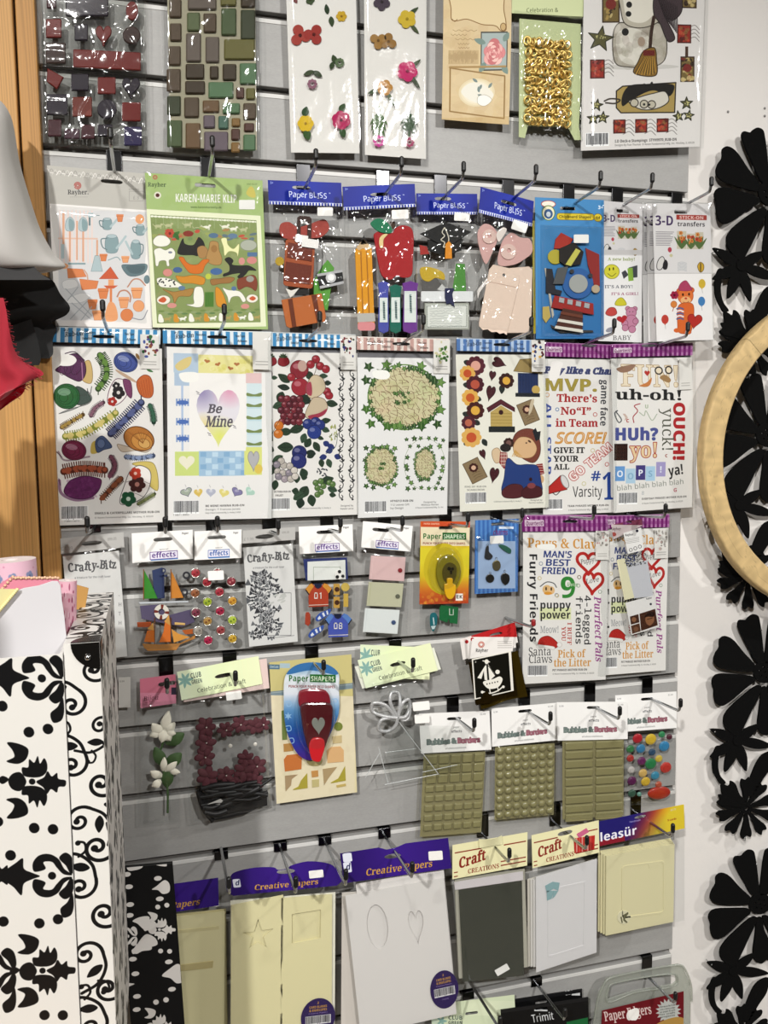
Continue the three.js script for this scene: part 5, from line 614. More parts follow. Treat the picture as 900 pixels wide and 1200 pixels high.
    blob(c, [[135, 290], [150, 278], [220, 280], [235, 305], [220, 325], [150, 322]], '#f4f3ef'); barcode(c, 92, 1036, 214, 1102); T(c, 'HT10213 RUB-ON', 238, 1042, 17, '#333', { b: 1, w: 136 }); T(c, '112 Leaves Gift', 238, 1064, 16, '#444', { w: 112 }); T(c, 'Ivy Design', 238, 1084, 16, '#444', { w: 78 }); T(c, 'Designed by', 434, 1052, 14, '#333', { w: 76 }); T(c, 'Melissa Renee', 420, 1068, 14, '#333', { w: 105 }); T(c, '© Raven Fundamental Mfg. Co. Inc.', 386, 1084, 12, '#444', { w: 170 });
  }, { bg: '#e9e8e7', lab: [485, 92, 580, 290, ['#6a8f4a', '#cfc9a4', '#3a5f2c']], sd: 13 });
  rubOn('rub on sheet of a scarecrow in blue overalls, birdhouses and a column of flowers', [530, 385, 5.33], [535, 396, 638, 399, 638, 412.5, 535, 411.5], [535, 416, 639, 415, 642.5, 595, 538, 599], 0.015, rubHead.navy, [588, 404], (c) => {
    const fl = (x, y, r, a, b) => { for (let i = 0; i < 9; i++) { const t = i * 0.7; ell(c, x + Math.cos(t) * r * 0.75, y + Math.sin(t) * r * 0.75, r * 0.36, r * 0.36, a); } ell(c, x, y, r * 0.78, r * 0.78, a); ell(c, x, y, r * 0.55, r * 0.55, b); ell(c, x - r * 0.08, y - r * 0.08, r * 0.38, r * 0.38, b); };
    const G = '#2c3430'; for (const [x, y, r] of [[80, 215, 20], [140, 260, 40], [75, 355, 10], [185, 450, 200], [70, 530, 20], [175, 600, 210], [75, 725, 330], [190, 690, 60]]) leaf(c, x, y, 50, 34, r, G); fl(152, 240, 54, '#5c2430', '#dca898'); fl(102, 288, 44, '#dcae5c', '#c0562c'); fl(148, 354, 50, '#4f1c2a', '#b85a44'); fl(118, 436, 48, '#dfb05a', '#c4602c'); fl(148, 514, 50, '#4a1c1c', '#dcae4c'); fl(106, 590, 40, '#54202e', '#b86a54'); fl(122, 680, 56, '#dcb063', '#c25a34'); leaf(c, 315, 350, 60, 36, 95, G); fl(340, 328, 44, '#3c1c18', '#dcae4c');
    const H = (x, y, w, h, r) => blob(c, heartPts(x, y, w, h, r), '#4c2028', '#2c1014', 3); H(292, 218, 60, 86, -70); H(254, 296, 40, 60, 10); H(242, 402, 54, 96, 14); H(190, 782, 36, 62, -20); H(258, 910, 56, 96, 12);
    poly(c, [[385, 268], [425, 195], [560, 180], [580, 240], [560, 280]], '#a08c5c', '#6c5a34', 3); R(c, 412, 278, 540, 408, '#26355c'); for (let i = 0; i < 7; i++) R(c, 416 + i * 18, 280, 419 + i * 18, 406, '#2e4070'); ell(c, 525, 380, 26, 26, '#c4a860'); R(c, 396, 402, 550, 426, '#20262c');
    R(c, 240, 520, 374, 612, '#bca464'); for (let i = 0; i < 5; i++) R(c, 240, 530 + i * 20, 374, 533 + i * 20, '#94803f'); poly(c, [[218, 498], [305, 444], [390, 495], [390, 520], [305, 474], [228, 524]], '#5a2430', '#32121a', 3); poly(c, [[245, 520], [305, 480], [370, 520]], '#bca464'); ell(c, 305, 524, 14, 15, '#3a141c'); R(c, 228, 612, 390, 648, '#22282a');
    const pk = (x, y, r) => { c.save(); c.translate(x, y); c.rotate((r * Math.PI) / 180); R(c, -50, -68, 50, 68, '#8d7a5c'); c.strokeStyle = '#5f4c34'; c.lineWidth = 4; c.strokeRect(-50, -68, 100, 136); fl(0, -20, 26, '#45201c', '#d8b49a'); for (let i = 0; i < 3; i++) line(c, [[-26, 16 + i * 16], [0, 12 + i * 16], [26, 17 + i * 16]], '#5f4c34', 2.5); c.restore(); }; pk(474, 524, -22); pk(142, 885, -26);
    blob(c, [[375, 700], [400, 650], [460, 625], [520, 640], [548, 720], [540, 800], [500, 840], [390, 770]], '#7c4438', '#46201c', 3); poly(c, [[500, 640], [520, 620], [530, 645], [552, 640], [545, 690], [520, 705]], '#22262c'); blob(c, [[380, 730], [420, 680], [490, 690], [525, 750], [500, 800], [440, 810], [390, 790]], '#d8b48c', '#9a7448', 3); ell(c, 480, 705, 12, 6, '#5a3c2c', 35); ell(c, 460, 715, 6, 4, '#2c1c14'); for (let i = 0; i < 6; i++) line(c, [[390, 760], [370 + i * 12, 800]], '#caa05a', 4);
    fl(350, 715, 30, '#3c2420', '#7a5a54'); ell(c, 330, 745, 34, 26, '#2c2624'); blob(c, [[250, 760], [280, 745], [300, 770], [296, 830], [270, 840], [248, 800]], '#d8bfa0', '#8f7452', 3); poly(c, [[296, 770], [340, 775], [345, 850], [320, 878], [290, 840]], '#8c2c30'); for (let i = 0; i < 4; i++) { R(c, 298, 782 + i * 22, 340, 786 + i * 22, '#d9c9bc'); R(c, 302 + i * 11, 775, 305 + i * 11, 862, '#d9c9bc'); } poly(c, [[520, 850], [560, 845], [572, 910], [540, 920]], '#8c2c30'); for (let i = 0; i < 4; i++) R(c, 524, 856 + i * 16, 568, 859 + i * 16, '#d9c9bc'); ell(c, 548, 945, 22, 28, '#d2ae84');
    blob(c, [[345, 810], [400, 850], [470, 850], [525, 860], [550, 950], [552, 1030], [310, 1025], [320, 930]], '#2c4480', '#16244c', 3); blob(c, [[305, 1020], [360, 975], [430, 985], [435, 1050], [320, 1055]], '#5c2c30', '#32141a', 3); blob(c, [[430, 1020], [470, 985], [550, 1000], [555, 1050], [440, 1060]], '#54282c', '#32141a', 3); ell(c, 490, 985, 26, 18, '#8a4a4c'); ell(c, 485, 945, 10, 12, '#3a1c1c');
    blob(c, [[478, 520], [500, 440], [512, 440], [494, 520], [478, 540]], '#c9bca2'); barcode(c, 84, 1022, 208, 1088); T(c, 'RING 201 RUB-ON', 78, 990, 15, '#333', { w: 132 }); T(c, 'SCARECROW', 92, 1010, 15, '#333', { w: 108 }); T(c, '© 2000 Raven Fundamental Mfg. Co. Hinckley, IL', 256, 1086, 12, '#555', { w: 175 }); T(c, 'Designed by', 484, 1082, 13, '#444', { w: 76 }); T(c, 'Karena Gallery', 474, 1098, 13, '#444', { w: 92 });
  }, { bg: '#e8e6db', lab: [486, 72, 572, 272, ['#5c2430', '#2c4480', '#dcae5c', '#22282a']], sd: 17 });
  rubOn('sport words rub on sheet reading MVP, SCORE and Varsity under a purple gingham header', [630, 390, 5.45], [637, 401, 722, 404, 722, 420, 637, 417.5], [636, 421, 720, 421, 720.5, 601, 636, 603], 0.012, rubHead.purple, [690, 405], (c) => {
    T(c, 'Play like a Champ', 46, 266, 54, '#d6d3d6', { b: 1, i: 1, w: 492, k: '#3a4682', lw: 6, f: 'serif' }); T(c, 'Play like a Champ', 46, 266, 54, '#3f4466', { b: 1, i: 1, w: 492, f: 'serif' }); T(c, 'MVP.', 44, 376, 106, '#a99a4c', { b: 1, w: 338, k: '#857634', lw: 3 }); T(c, "There's", 124, 444, 66, '#ab2f34', { b: 1, f: 'serif', w: 256, k: '#ab2f34' }); T(c, 'No“I”', 148, 524, 66, '#ab2f34', { b: 1, f: 'serif', w: 196, k: '#ab2f34' }); T(c, 'in Team', 118, 600, 66, '#ab2f34', { b: 1, f: 'serif', w: 270, k: '#ab2f34' }); T(c, 'SCORE!', 112, 706, 96, null, { i: 1, w: 322, k: '#d29a4c', lw: 7 });
    T(c, 'GIVE IT', 106, 768, 50, '#1d1c1d', { b: 1, f: 'serif', w: 198, k: '#1d1c1d' }); T(c, 'YOUR', 106, 822, 50, '#1d1c1d', { b: 1, f: 'serif', w: 158, k: '#1d1c1d' }); T(c, 'ALL', 108, 872, 48, '#1d1c1d', { b: 1, f: 'serif', w: 98, k: '#1d1c1d' }); T(c, 'GO TEAM', 226, 956, 78, '#f0e4e0', { b: 1, r: -39, w: 345, k: '#b5423e', lw: 9 }); T(c, '#', 342, 948, 90, '#2a4a94', { b: 1, w: 68 }); T(c, '1', 415, 1072, 250, '#2a4a94', { b: 1, f: 'serif', w: 84 }); T(c, 'Varsity', 226, 1050, 94, '#262528', { w: 190 });
    T(c, 'game face', 402, 300, 62, '#3a3b42', { b: 1, r: 90, w: 296 }); T(c, 'ALL STAR', 52, 450, 54, '#3f56a0', { b: 1, r: 90, w: 460 }); poly(c, [[60, 995], [150, 910], [185, 965], [190, 1000], [60, 1030]], '#b8322e', '#5c1412', 4); ell(c, 176, 950, 20, 44, '#d9d6d6', -24, '#8a8684', 5); line(c, [[100, 1020], [120, 1034], [145, 1012]], '#2c2a2a', 5); for (const [x, y, r, k2] of [[128, 492, 10, '#4c7cae'], [368, 522, 12, '#b5423e'], [356, 752, 12, '#c9b884'], [448, 842, 12, '#b5423e'], [298, 965, 12, '#c9c28c'], [66, 402, 12, '#cf9a5c'], [66, 950, 8, '#c9b884']]) ell(c, x, y, r, r, null, 0, k2, 4);
    blob(c, [[85, 230], [95, 195], [160, 200], [150, 240], [130, 300], [80, 310]], '#f2efec'); barcode(c, 62, 1062, 158, 1128); T(c, 'TEAM PHRASES MOTHER RUB-ON', 192, 1113, 17, '#3a3836', { b: 1, w: 266 }); T(c, '© Raven Fundamental Mfg. Co. Hinckley, IL 60520', 196, 1138, 13, '#4a4846', { w: 258 });
  }, { sd: 21 });
  rubOn('word rub on sheet reading FUN, uh-oh, OUCH and yuck under a purple gingham header', [710, 390, 5.45], [715.5, 404, 812, 401, 811, 417, 716, 418], [717, 420, 809, 419, 813, 594, 718, 601.5], 0.018, rubHead.purple, [760, 405], (c) => {
    T(c, 'FUN!', 98, 345, 186, '#e9dcc4', { b: 1, w: 372, k: '#a5865a', lw: 7, f: 'serif' }); blob(c, [[72, 240], [120, 222], [190, 212], [160, 250], [100, 262]], '#9a7a66'); poly(c, heartPts(262, 262, 34, 36), '#b83a34'); ell(c, 335, 245, 22, 22, '#e9dcc4', 0, '#2c2426', 8); ell(c, 398, 240, 20, 22, '#e9dcc4', 0, '#2c2426', 8); blob(c, [[210, 345], [260, 320], [290, 290], [275, 340]], '#c9824c'); blob(c, [[340, 290], [370, 270], [410, 300], [400, 320]], '#a5845c');
    T(c, 'uh-oh!', 62, 430, 88, '#262527', { b: 1, f: 'serif', w: 424, k: '#262527' }); T(c, 'OUCH!', 426, 442, 98, '#b02e34', { b: 1, r: 90, w: 376, k: '#b02e34', lw: 5 }); T(c, 'yuck!', 354, 482, 100, '#5d5e52', { f: 'serif', r: 90, w: 278 }); line(c, [[66, 505], [100, 560], [85, 575], [60, 515], [76, 500]], '#5d6064', 7); line(c, [[215, 455], [180, 470], [200, 500], [172, 540], [176, 574]], '#a83c48', 6); for (let i = 0; i < 4; i++) line(c, [[110 + i * 4, 520], [125 + i * 4, 545], [120, 560]], '#c9b0a4', 3); line(c, [[210, 510], [240, 530], [250, 500], [290, 560], [320, 520]], '#a9b4a0', 5); T(c, 'c', 128, 574, 40, '#b04a44', { b: 1 }); T(c, 'U', 244, 484, 34, '#a9b89c', { b: 1 });
    T(c, 'HUh?', 56, 684, 104, '#555c98', { b: 1, w: 272, k: '#555c98', lw: 6 }); R(c, 56, 708, 138, 814, '#2e1a16'); for (let i = 0; i < 4; i++) { R(c, 56, 728 + i * 24, 138, 731 + i * 24, '#4c2c22'); R(c, 74 + i * 18, 708, 76 + i * 18, 814, '#4c2c22'); } T(c, 'yo!', 152, 794, 130, '#e6cfa8', { b: 1, f: 'serif', w: 178, k: '#a8322c', lw: 10 });
    ['#6f9fd4', '#b4d0e4', '#4f4684', '#b0d0e6', '#a9a0cc'].forEach((k2, i) => { const x = [62, 128, 190, 252, 318][i], y = [850, 866, 845, 852, 825][i]; R(c, x, y, x + 60, y + 94, k2); T(c, 'OOPS!'[i], x + 30, y + 68, 56, i % 2 ? '#8fb4d0' : '#e8ecf4', { b: 1, a: 'center' }); }); T(c, 'ya!', 400, 918, 92, '#232224', { w: 98, r: -8, b: 1 }); T(c, 'blah blah blah blah', 72, 1006, 46, '#8f948c', { w: 430, r: -5 }); T(c, 'G', 432, 1020, 34, '#b04a5a', { b: 1 }); T(c, '8', 228, 1034, 32, '#a9b0b4'); T(c, 'c', 372, 796, 36, '#9a4a3c', { b: 1 });
    barcode(c, 86, 1020, 200, 1092); T(c, 'EVERYDAY PHRASES MOTHER RUB-ON', 230, 1068, 18, '#3a3836', { b: 1, w: 290, r: -2 }); T(c, '© Raven Fundamental Mfg. Co. Hinckley, IL 60520', 232, 1096, 13, '#4a4846', { w: 264, r: -2 });
  }, { lab: [458, 168, 538, 362, null], sd: 25 });
}
// hooks of the third row
[[121, 372, 'holding the snail sheet', { rise: 0.05 }], [263, 376, 'holding the Be Mine sheet', {}], [374.5, 384, 'holding the fruit sheet', {}], [495.5, 387, 'holding the ivy sheet', {}], [621.5, 389, 'holding the scarecrow sheet', {}], [718.5, 390.5, 'holding the sport words sheet', {}], [804.5, 394, 'holding the FUN word sheet', {}]].forEach(([x, y, w, o]) => hook(x, y, 4, x > 700 ? 0.096 : 0.108, w, { drop: 0.03, ...o }));
// ---------------------------------------------------------------- fourth row
const plainBag = (t, q, z, o = {}) => { const f = F(q, z, o.zb ?? z); part(t, 'bag', film(f, { bulge: 0.004, crinkle: 0.0012, nx: 24, ny: 34, dz: 0.0012, ...o }), o.m ?? M.film, 'clear plastic bag'); return f; };
// white card headers of the five "effects" packs
const effHead = (colr) => { const f = F([350, 617.5, 413, 614, 414, 646, 351, 649], 0.014); return paper(print(f, 380, null, '#efeeeb', (c) => { const { W, H } = c; T(c, 'special', W * 0.44, H * 0.63, H * 0.07, '#55555a', { w: W * 0.15 }); T(c, 'Paper', W * 0.82, H * 0.14, H * 0.1, '#3a3a3e', { w: W * 0.11, b: 1 }); c.strokeStyle = colr; c.lineWidth = 4; R(c, W * 0.29, H * 0.68, W * 0.74, H * 0.93, '#e4e2ec'); c.strokeRect(W * 0.29, H * 0.68, W * 0.45, H * 0.25); R(c, W * 0.3, H * 0.94, W * 0.75, H * 0.97, '#5d8cc4'); T(c, 'effects', W * 0.315, H * 0.88, H * 0.24, colr, { b: 1, w: W * 0.4 }); }), 0.45); };
const effV = effHead('#5a3484'), effB = effHead('#2456a4');
function effects(label, hq, s, bq, z, mat, sd) {
  const f = F(bq, z), t = pack('embellishment_pack', label, 'sticker pack', f);
  header(t, F(hq, z + 0.003), mat, s, { sw: 0.026, sh: 0.0052 });
  part(t, 'bag', film(f, { bulge: 0.005, crinkle: 0.001, s: sd, nx: 24, ny: 34, dz: 0.0014 }), M.film, 'clear plastic bag');
  return [t, f, (n, pts, c, dz = 0.001, th = 0.0014, l) => L2(t, f, effects.cr, n, pts, c, dz, th, l)];
}
{ // black and white packs of paper shapes
  const mk = (label, hq, s, sq, z, k, stars) => {
    const h = F(hq, z + 0.001), f = F(sq, z), t = pack('shape_pack', label, 'sticker pack', f);
    header(t, h, paper(print(h, 300, null, '#b7b6b3', (c) => { T(c, '£ 1.99', c.W * 0.05, c.H * 0.8, c.H * 0.3, '#8d8c8a', { w: c.W * 0.18 }); T(c, '099.05', c.W * 0.75, c.H * 0.45, c.H * 0.24, '#83827f', { w: c.W * 0.14 }); }), 0.5), s, { sw: 0.027, sh: 0.0065 });
    part(t, 'printed_card', plate(f, full, { t: 0.0008 }), paper(print(f, 380, k, '#dfdedc', (c) => { stars(c); }), 0.45));
    bag(t, f.sub(-0.03, 1.03, -0.02, 1.01), { bulge: 0.003, crinkle: 0.0007, s: 140, dz: 0.0016 });
  };
  const title = (c, x, y, w, h, r) => { const s = 'Crafty-Bitz'; let q = x; c.font = `bold ${h}px serif`; const fit = w / c.measureText(s).width; for (let i = 0; i < s.length; i++) { c.font = `bold ${h}px serif`; const a = c.measureText(s[i]).width * fit; T(c, s[i], q, y + (i % 2 ? -h * 0.06 : h * 0.04) + r * i, h, '#5f5f62', { f: 'serif', b: 1, w: a, k: '#3b3b3e', lw: 3, r: [-6, 4, -3, 5][i % 4] }); q += a; } T(c, 'a treasure for the craft lover', x + w * 0.13, y + h * 0.75 + r * 4, h * 0.26, '#55555a', { w: w * 0.75, r: r }); };
  mk('white shape pack titled in curly letters, half hidden behind the scroll patterned box', [66, 631, 145, 624, 145.5, 641, 68, 650], [107.5, 636.5], [74, 652, 139, 645, 149.5, 769, 84, 777], 0.012, [60, 600, 6.43], (c) => { title(c, 132, 452, 360, 88, -3); for (let i = 0; i < 5; i++) T(c, ['-', 'H', 'T', 'H', '-'][i], 505, 640 + i * 70, 40, '#77777a'); });
  mk('white shape pack printed with a heap of grey bows under curly letters', [282.5, 622, 346, 617.5, 346, 632.5, 282.5, 637], [310, 628.8], [285, 642, 342.5, 637, 349, 752, 292, 757.5], 0.013, [270, 600, 6], (c) => {
    title(c, 122, 355, 292, 74, -2.4); c.strokeStyle = '#55565a'; c.lineWidth = 3; c.strokeRect(250, 568, 176, 300); line(c, [[300, 885], [448, 870]], '#55565a', 3);
    for (let i = 0; i < 70; i++) { const y = 430 + i * 6.6, x = rr(150, i > 22 && i < 38 ? 250 : 340), s = rr(22, 44), a = rr(-0.6, 0.6), w = ['#4b4c50', '#626468', '#3a3b40', '#77797c'][i % 4], q = (u, v) => [x + s * (u * Math.cos(a) - v * Math.sin(a)), y + s * (u * Math.sin(a) + v * Math.cos(a))]; if (y > 930) continue; poly(c, [q(0, 0), q(-1.1, -0.6), q(-0.95, 0.7)], w, '#e2e2e2', 2.5); poly(c, [q(0, 0), q(1.1, -0.65), q(1, 0.55)], w, '#e2e2e2', 2.5); ell(c, x, y, s * 0.2, s * 0.2, '#2c2d31'); } for (let i = 0; i < 9; i++) ell(c, rr(290, 390), rr(580, 660), rr(12, 26), 7, '#c9cac6', -25);
  });
}
{ // sailing boats
  const [t, f, p] = effects('white headed pack of paper sailing boats with a green and an orange sail', [154, 625.6, 226, 620, 226, 655.5, 155.5, 659], [191, 632], [155, 655, 227, 652, 231, 760, 160, 765], 0.012, effV, 151), cr = (effects.cr = crop(130, 640, 5.294));
  p('back_sail', [[255, 150], [320, 130], [335, 320], [270, 330]], '#39456a', 0.0006, 0.001, 'blue paper anchor behind the sails'); part(t, 'anchor', mergeGeometries([plate(f, circle(325, 150, 16, 14), { cr, dz: 0.002, t: 0.0012, holes: [circle(325, 150, 9, 10)] }), plate(f, rect(320, 165, 330, 320), { cr, dz: 0.002, t: 0.0012 }), plate(f, rect(300, 178, 350, 187), { cr, dz: 0.002, t: 0.0012 })]), col('#2c365c', 0.5)); p('back_shape', [[180, 370], [300, 360], [350, 430], [500, 390], [520, 470], [440, 500], [190, 450]], '#5d5470', 0.0006, 0.001, 'purple shape behind the ship'); for (const [x, y] of [[468, 180], [455, 285]]) part(t, 'porthole', plate(f, circle(x, y, 24, 18), { cr, dz: 0.0008, t: 0.0014, holes: [circle(x, y, 12, 12)] }), col('#3a3a40', 0.5));
  p('sail', [[205, 145], [245, 220], [290, 322], [206, 324]], '#3f8f34', 0.002, 0.0018, 'green sail'); p('sail', [[372, 150], [385, 170], [450, 318], [370, 322]], '#d0893a', 0.002, 0.0018, 'orange sail'); for (const x of [203, 372]) part(t, 'mast', plate(f, rect(x - 3, 140, x + 3, 330), { cr, dz: 0.0042, t: 0.0008 }), col('#8a5a34', 0.5)); p('boat_hull', [[172, 344], [480, 336], [480, 346], [180, 356]], '#c9cdd2', 0.003, 0.0012);
  const lb = part(t, 'lifebuoy', plate(f, circle(314, 404, 46, 26), { cr, dz: 0.003, t: 0.002, holes: [circle(314, 404, 20, 16)] }), col('#e2ddd2', 0.5)); for (let i = 0; i < 4; i++) { const a = i * 1.571 + 0.1; part(lb, 'buoy_band', plate(f, [[314 + 21 * Math.cos(a - 0.28), 404 + 21 * Math.sin(a - 0.28)], [314 + 47 * Math.cos(a - 0.2), 404 + 47 * Math.sin(a - 0.2)], [314 + 47 * Math.cos(a + 0.2), 404 + 47 * Math.sin(a + 0.2)], [314 + 21 * Math.cos(a + 0.28), 404 + 21 * Math.sin(a + 0.28)]], { cr, dz: 0.0051, t: 0.0004 }), col('#7a3428', 0.5)); }
  p('ship_flag', [[162, 470], [250, 468], [250, 500], [165, 500]], '#b8582c', 0.0016); p('ship_flag', [[395, 470], [460, 475], [460, 488], [395, 486]], '#d9b472', 0.0016);
  for (const [q, k2] of [[[[225, 510], [262, 470], [268, 520]], '#cf9a52'], [[[205, 590], [225, 520], [268, 515], [270, 592]], '#c9702c'], [[[330, 465], [360, 420], [370, 490]], '#cf9a52'], [[[298, 592], [325, 530], [335, 465], [370, 490], [370, 590]], '#d2722e'], [[[375, 510], [420, 540], [490, 560], [390, 595]], '#d89a48']]) p('ship_sail', q, k2, 0.0036, 0.0014); for (const x of [271, 371]) part(t, 'mast', plate(f, rect(x - 3, 440, x + 3, 605), { cr, dz: 0.003, t: 0.001 }), col('#6c4426', 0.5)); p('ship_hull', [[195, 600], [300, 606], [430, 598], [525, 545], [520, 570], [430, 605], [405, 640], [230, 645], [205, 625]], '#a8763e', 0.0036, 0.0018); p('bowsprit', [[440, 520], [525, 508], [528, 540], [460, 545]], '#b5602c', 0.002);
}
{ // fruit brads
  const [t, f] = effects('white headed pack of round metal rimmed brads in pink, green and yellow', [228, 623, 283, 620, 283, 654, 227.6, 656], [254, 629.5], [226, 654, 284, 652, 291, 757, 231, 763], 0.015, effB, 155), cr = (effects.cr = crop(130, 640, 5.294));
  const rim = flat(0xd4d2cc, 0.25, { metalness: 0.9 }), p0 = f.px(...cr(603, 582)), p1 = f.px(...cr(635, 582)), r = p0.distanceTo(p1), ringG = new THREE.TorusGeometry(r * 0.9, r * 0.13, 8, 28), domeG = new THREE.SphereGeometry(r * 0.88, 20, 8, 0, 6.3, 0, Math.PI / 2); domeG.rotateX(Math.PI / 2); domeG.scale(1, 1, 0.28);
  for (const [x, y, k2, in2] of [[525, 165, '#a83a44', '#7c2028'], [660, 165, '#9a3a3c', '#c9a23c'], [595, 222, '#a8323e', '#7a1c26'], [746, 217, '#8c3440', '#c47a7a'], [522, 290, '#8f5a3a', '#6a3c22'], [673, 282, '#b03a48', '#7c1c2a'], [598, 344, '#a4b43a', '#5d7a22'], [752, 338, '#cf9c3c', '#a86a1c'], [527, 410, '#7a3a4a', '#4c1c2a'], [676, 401, '#a82c4a', '#6e1430'], [599, 463, '#b08a4c', '#7c4a2a'], [752, 457, '#b4c44a', '#6e8a2a'], [540, 525, '#9a948c', '#7a746c'], [680, 519, '#a04a4c', '#6c2428'], [603, 582, '#b02a50', '#7c1434'], [753, 572, '#c9a43c', '#94701c']]) {
    const p = f.px(...cr(x, y), 0.0022), b = put(t, 'brad', ringG, rim, p, f.q), d = put(b, 'brad_face', domeG, gloss(k2, 0.1), V3(0, 0, 0)); d.position.set(0, 0, -0.0004); for (let i = 0; i < 2; i++) { const g = new THREE.SphereGeometry(r * 0.22, 8, 6); const m = new THREE.Mesh(g, col(in2, 0.4)); m.name = 'fruit_mark'; m.position.set((i - 0.5) * r * 0.55, (i - 0.5) * r * 0.3, r * 0.17); m.scale.set(1, 1, 0.3); b.add(m); }
  }
  sticker(t, f, cr, 600, 148, 698, 206, 0.0066, -3);
}
{ // football pack
  const [t, f, p] = effects('white headed pack of football stickers with shirts numbered 01 and 08', [350, 617.5, 413, 614, 414, 646, 351, 649], [381, 623.5], [350, 646, 414, 644, 417, 743, 355, 753], 0.013, effV, 159), cr = (effects.cr = crop(270, 600, 6));
  const g = p('goal', [[510, 330], [818, 318], [825, 472], [800, 472], [528, 480]], '#2f3a70', 0.001); part(g, 'goal_field', plate(f, [[540, 348], [805, 335], [808, 470], [540, 480]], { cr, dz: 0.0025, t: 0.0004 }), col('#e4e6e2', 0.5)); part(g, 'goal_line', mergeGeometries([rect(580, 384, 770, 387), rect(580, 384, 583, 478), rect(768, 382, 771, 420)].map((q) => plate(f, q, { cr, dz: 0.003, t: 0.0002 }))), col('#a9b2a4', 0.6));
  const b = p('football', circle(764, 436, 35, 22), '#eceae6', 0.003, 0.0018); part(b, 'football_patch', bits(f, cr, [circle(762, 416, 13, 6), circle(747, 452, 13, 6), circle(785, 447, 12, 6)], { dz: 0.0049, t: 0.0003 }), col('#1d1d20', 0.5));
  const shirt = (x, y, body, sl, num) => { const s = p('shirt', [[x - 45, y], [x - 20, y + 18], [x + 20, y + 18], [x + 45, y - 2], [x + 72, y + 10], [x + 72, y + 160], [x - 66, y + 166], [x - 70, y + 20]].map(([a, c2]) => [a, c2]), body, 0.002, 0.002); part(s, 'sleeve', bits(f, cr, [[[x - 45, y], [x - 62, y + 8], [x - 92, y + 44], [x - 68, y + 80], [x - 50, y + 46], [x - 30, y + 20]], [[x + 42, y - 2], [x + 66, y + 6], [x + 100, y + 40], [x + 76, y + 76], [x + 58, y + 46], [x + 30, y + 20]]], { dz: 0.0022, t: 0.0022 }), col(sl, 0.55)); part(s, 'cuff', bits(f, cr, [[[x - 92, y + 44], [x - 68, y + 80], [x - 62, y + 74], [x - 86, y + 40]], [[x + 100, y + 40], [x + 76, y + 76], [x + 70, y + 72], [x + 94, y + 36]]], { dz: 0.0045, t: 0.0003 }), col('#1d1f2c', 0.5)); part(s, 'collar', plate(f, [[x - 30, y], [x + 28, y - 2], [x + 20, y + 26], [x, y + 36], [x - 20, y + 28]], { cr, dz: 0.0042, t: 0.0004 }), col('#1f2440', 0.5)); part(s, 'hem', plate(f, [[x - 66, y + 150], [x + 72, y + 144], [x + 72, y + 148], [x - 66, y + 154]], { cr, dz: 0.0042, t: 0.0002 }), col('#d9d2c6', 0.5));
    const seg = { 0: [[0, 0, 1, 0.16], [0, 0.84, 1, 1], [0, 0, 0.2, 1], [0.8, 0, 1, 1]], 1: [[0.42, 0, 0.64, 1], [0.15, 0.12, 0.5, 0.26]], 8: [[0, 0, 1, 0.15], [0, 0.43, 1, 0.57], [0, 0.85, 1, 1], [0, 0, 0.2, 1], [0.8, 0, 1, 1]] }; const gs = []; [...num].forEach((d, i) => seg[d].forEach(([a, b2, c2, d2]) => { const ox = x - 28 + i * 34, oy = y + 62; gs.push(plate(f, rect(ox + a * 24, oy + b2 * 44, ox + c2 * 24, oy + d2 * 44), { cr, dz: 0.0042, t: 0.0003 })); })); part(s, 'shirt_number', mergeGeometries(gs), col('#ece8e0', 0.5)); };
  shirt(614, 500, '#b0442a', '#d2923a', '01'); shirt(752, 712, '#4a5ab0', '#5d84c4', '08');
  for (const y of [503, 595]) { const r = p('referee_card', rrect(722, y, 766, y + 78, 5), '#c29a4c', 0.002); part(r, 'card_disc', plate(f, circle(746, y + 38, 17, 14), { cr, dz: 0.0035, t: 0.0004 }), col('#4a2c1e', 0.5)); } p('medal', circle(805, 526, 30, 20), '#cdb35c', 0.002); p('medal_ribbon', rect(792, 572, 826, 665), '#c9a94e', 0.002); p('drink_bottle', [[525, 715], [532, 702], [550, 702], [560, 720], [560, 780], [545, 800], [522, 785]], '#a8442e', 0.002);
  for (const [x, y] of [[650, 722], [600, 838]]) { const s = p('football_boot', smooth([[x - 55, y + 30], [x - 30, y - 10], [x + 15, y - 30], [x + 55, y - 45], [x + 45, y - 10], [x + 5, y + 20], [x - 40, y + 45]], 3), '#3c5aa8', 0.002); part(s, 'boot_stripe', bits(f, cr, [[[x - 10, y - 12], [x + 2, y - 22], [x + 14, y + 4], [x + 2, y + 12]], [[x - 40, y + 22], [x - 26, y + 4], [x - 14, y + 22], [x - 34, y + 34]], [[x + 20, y - 28], [x + 30, y - 34], [x + 36, y - 8], [x + 26, y - 2]]], { dz: 0.0035, t: 0.0003 }), col('#dfe3ea', 0.5)); }
}
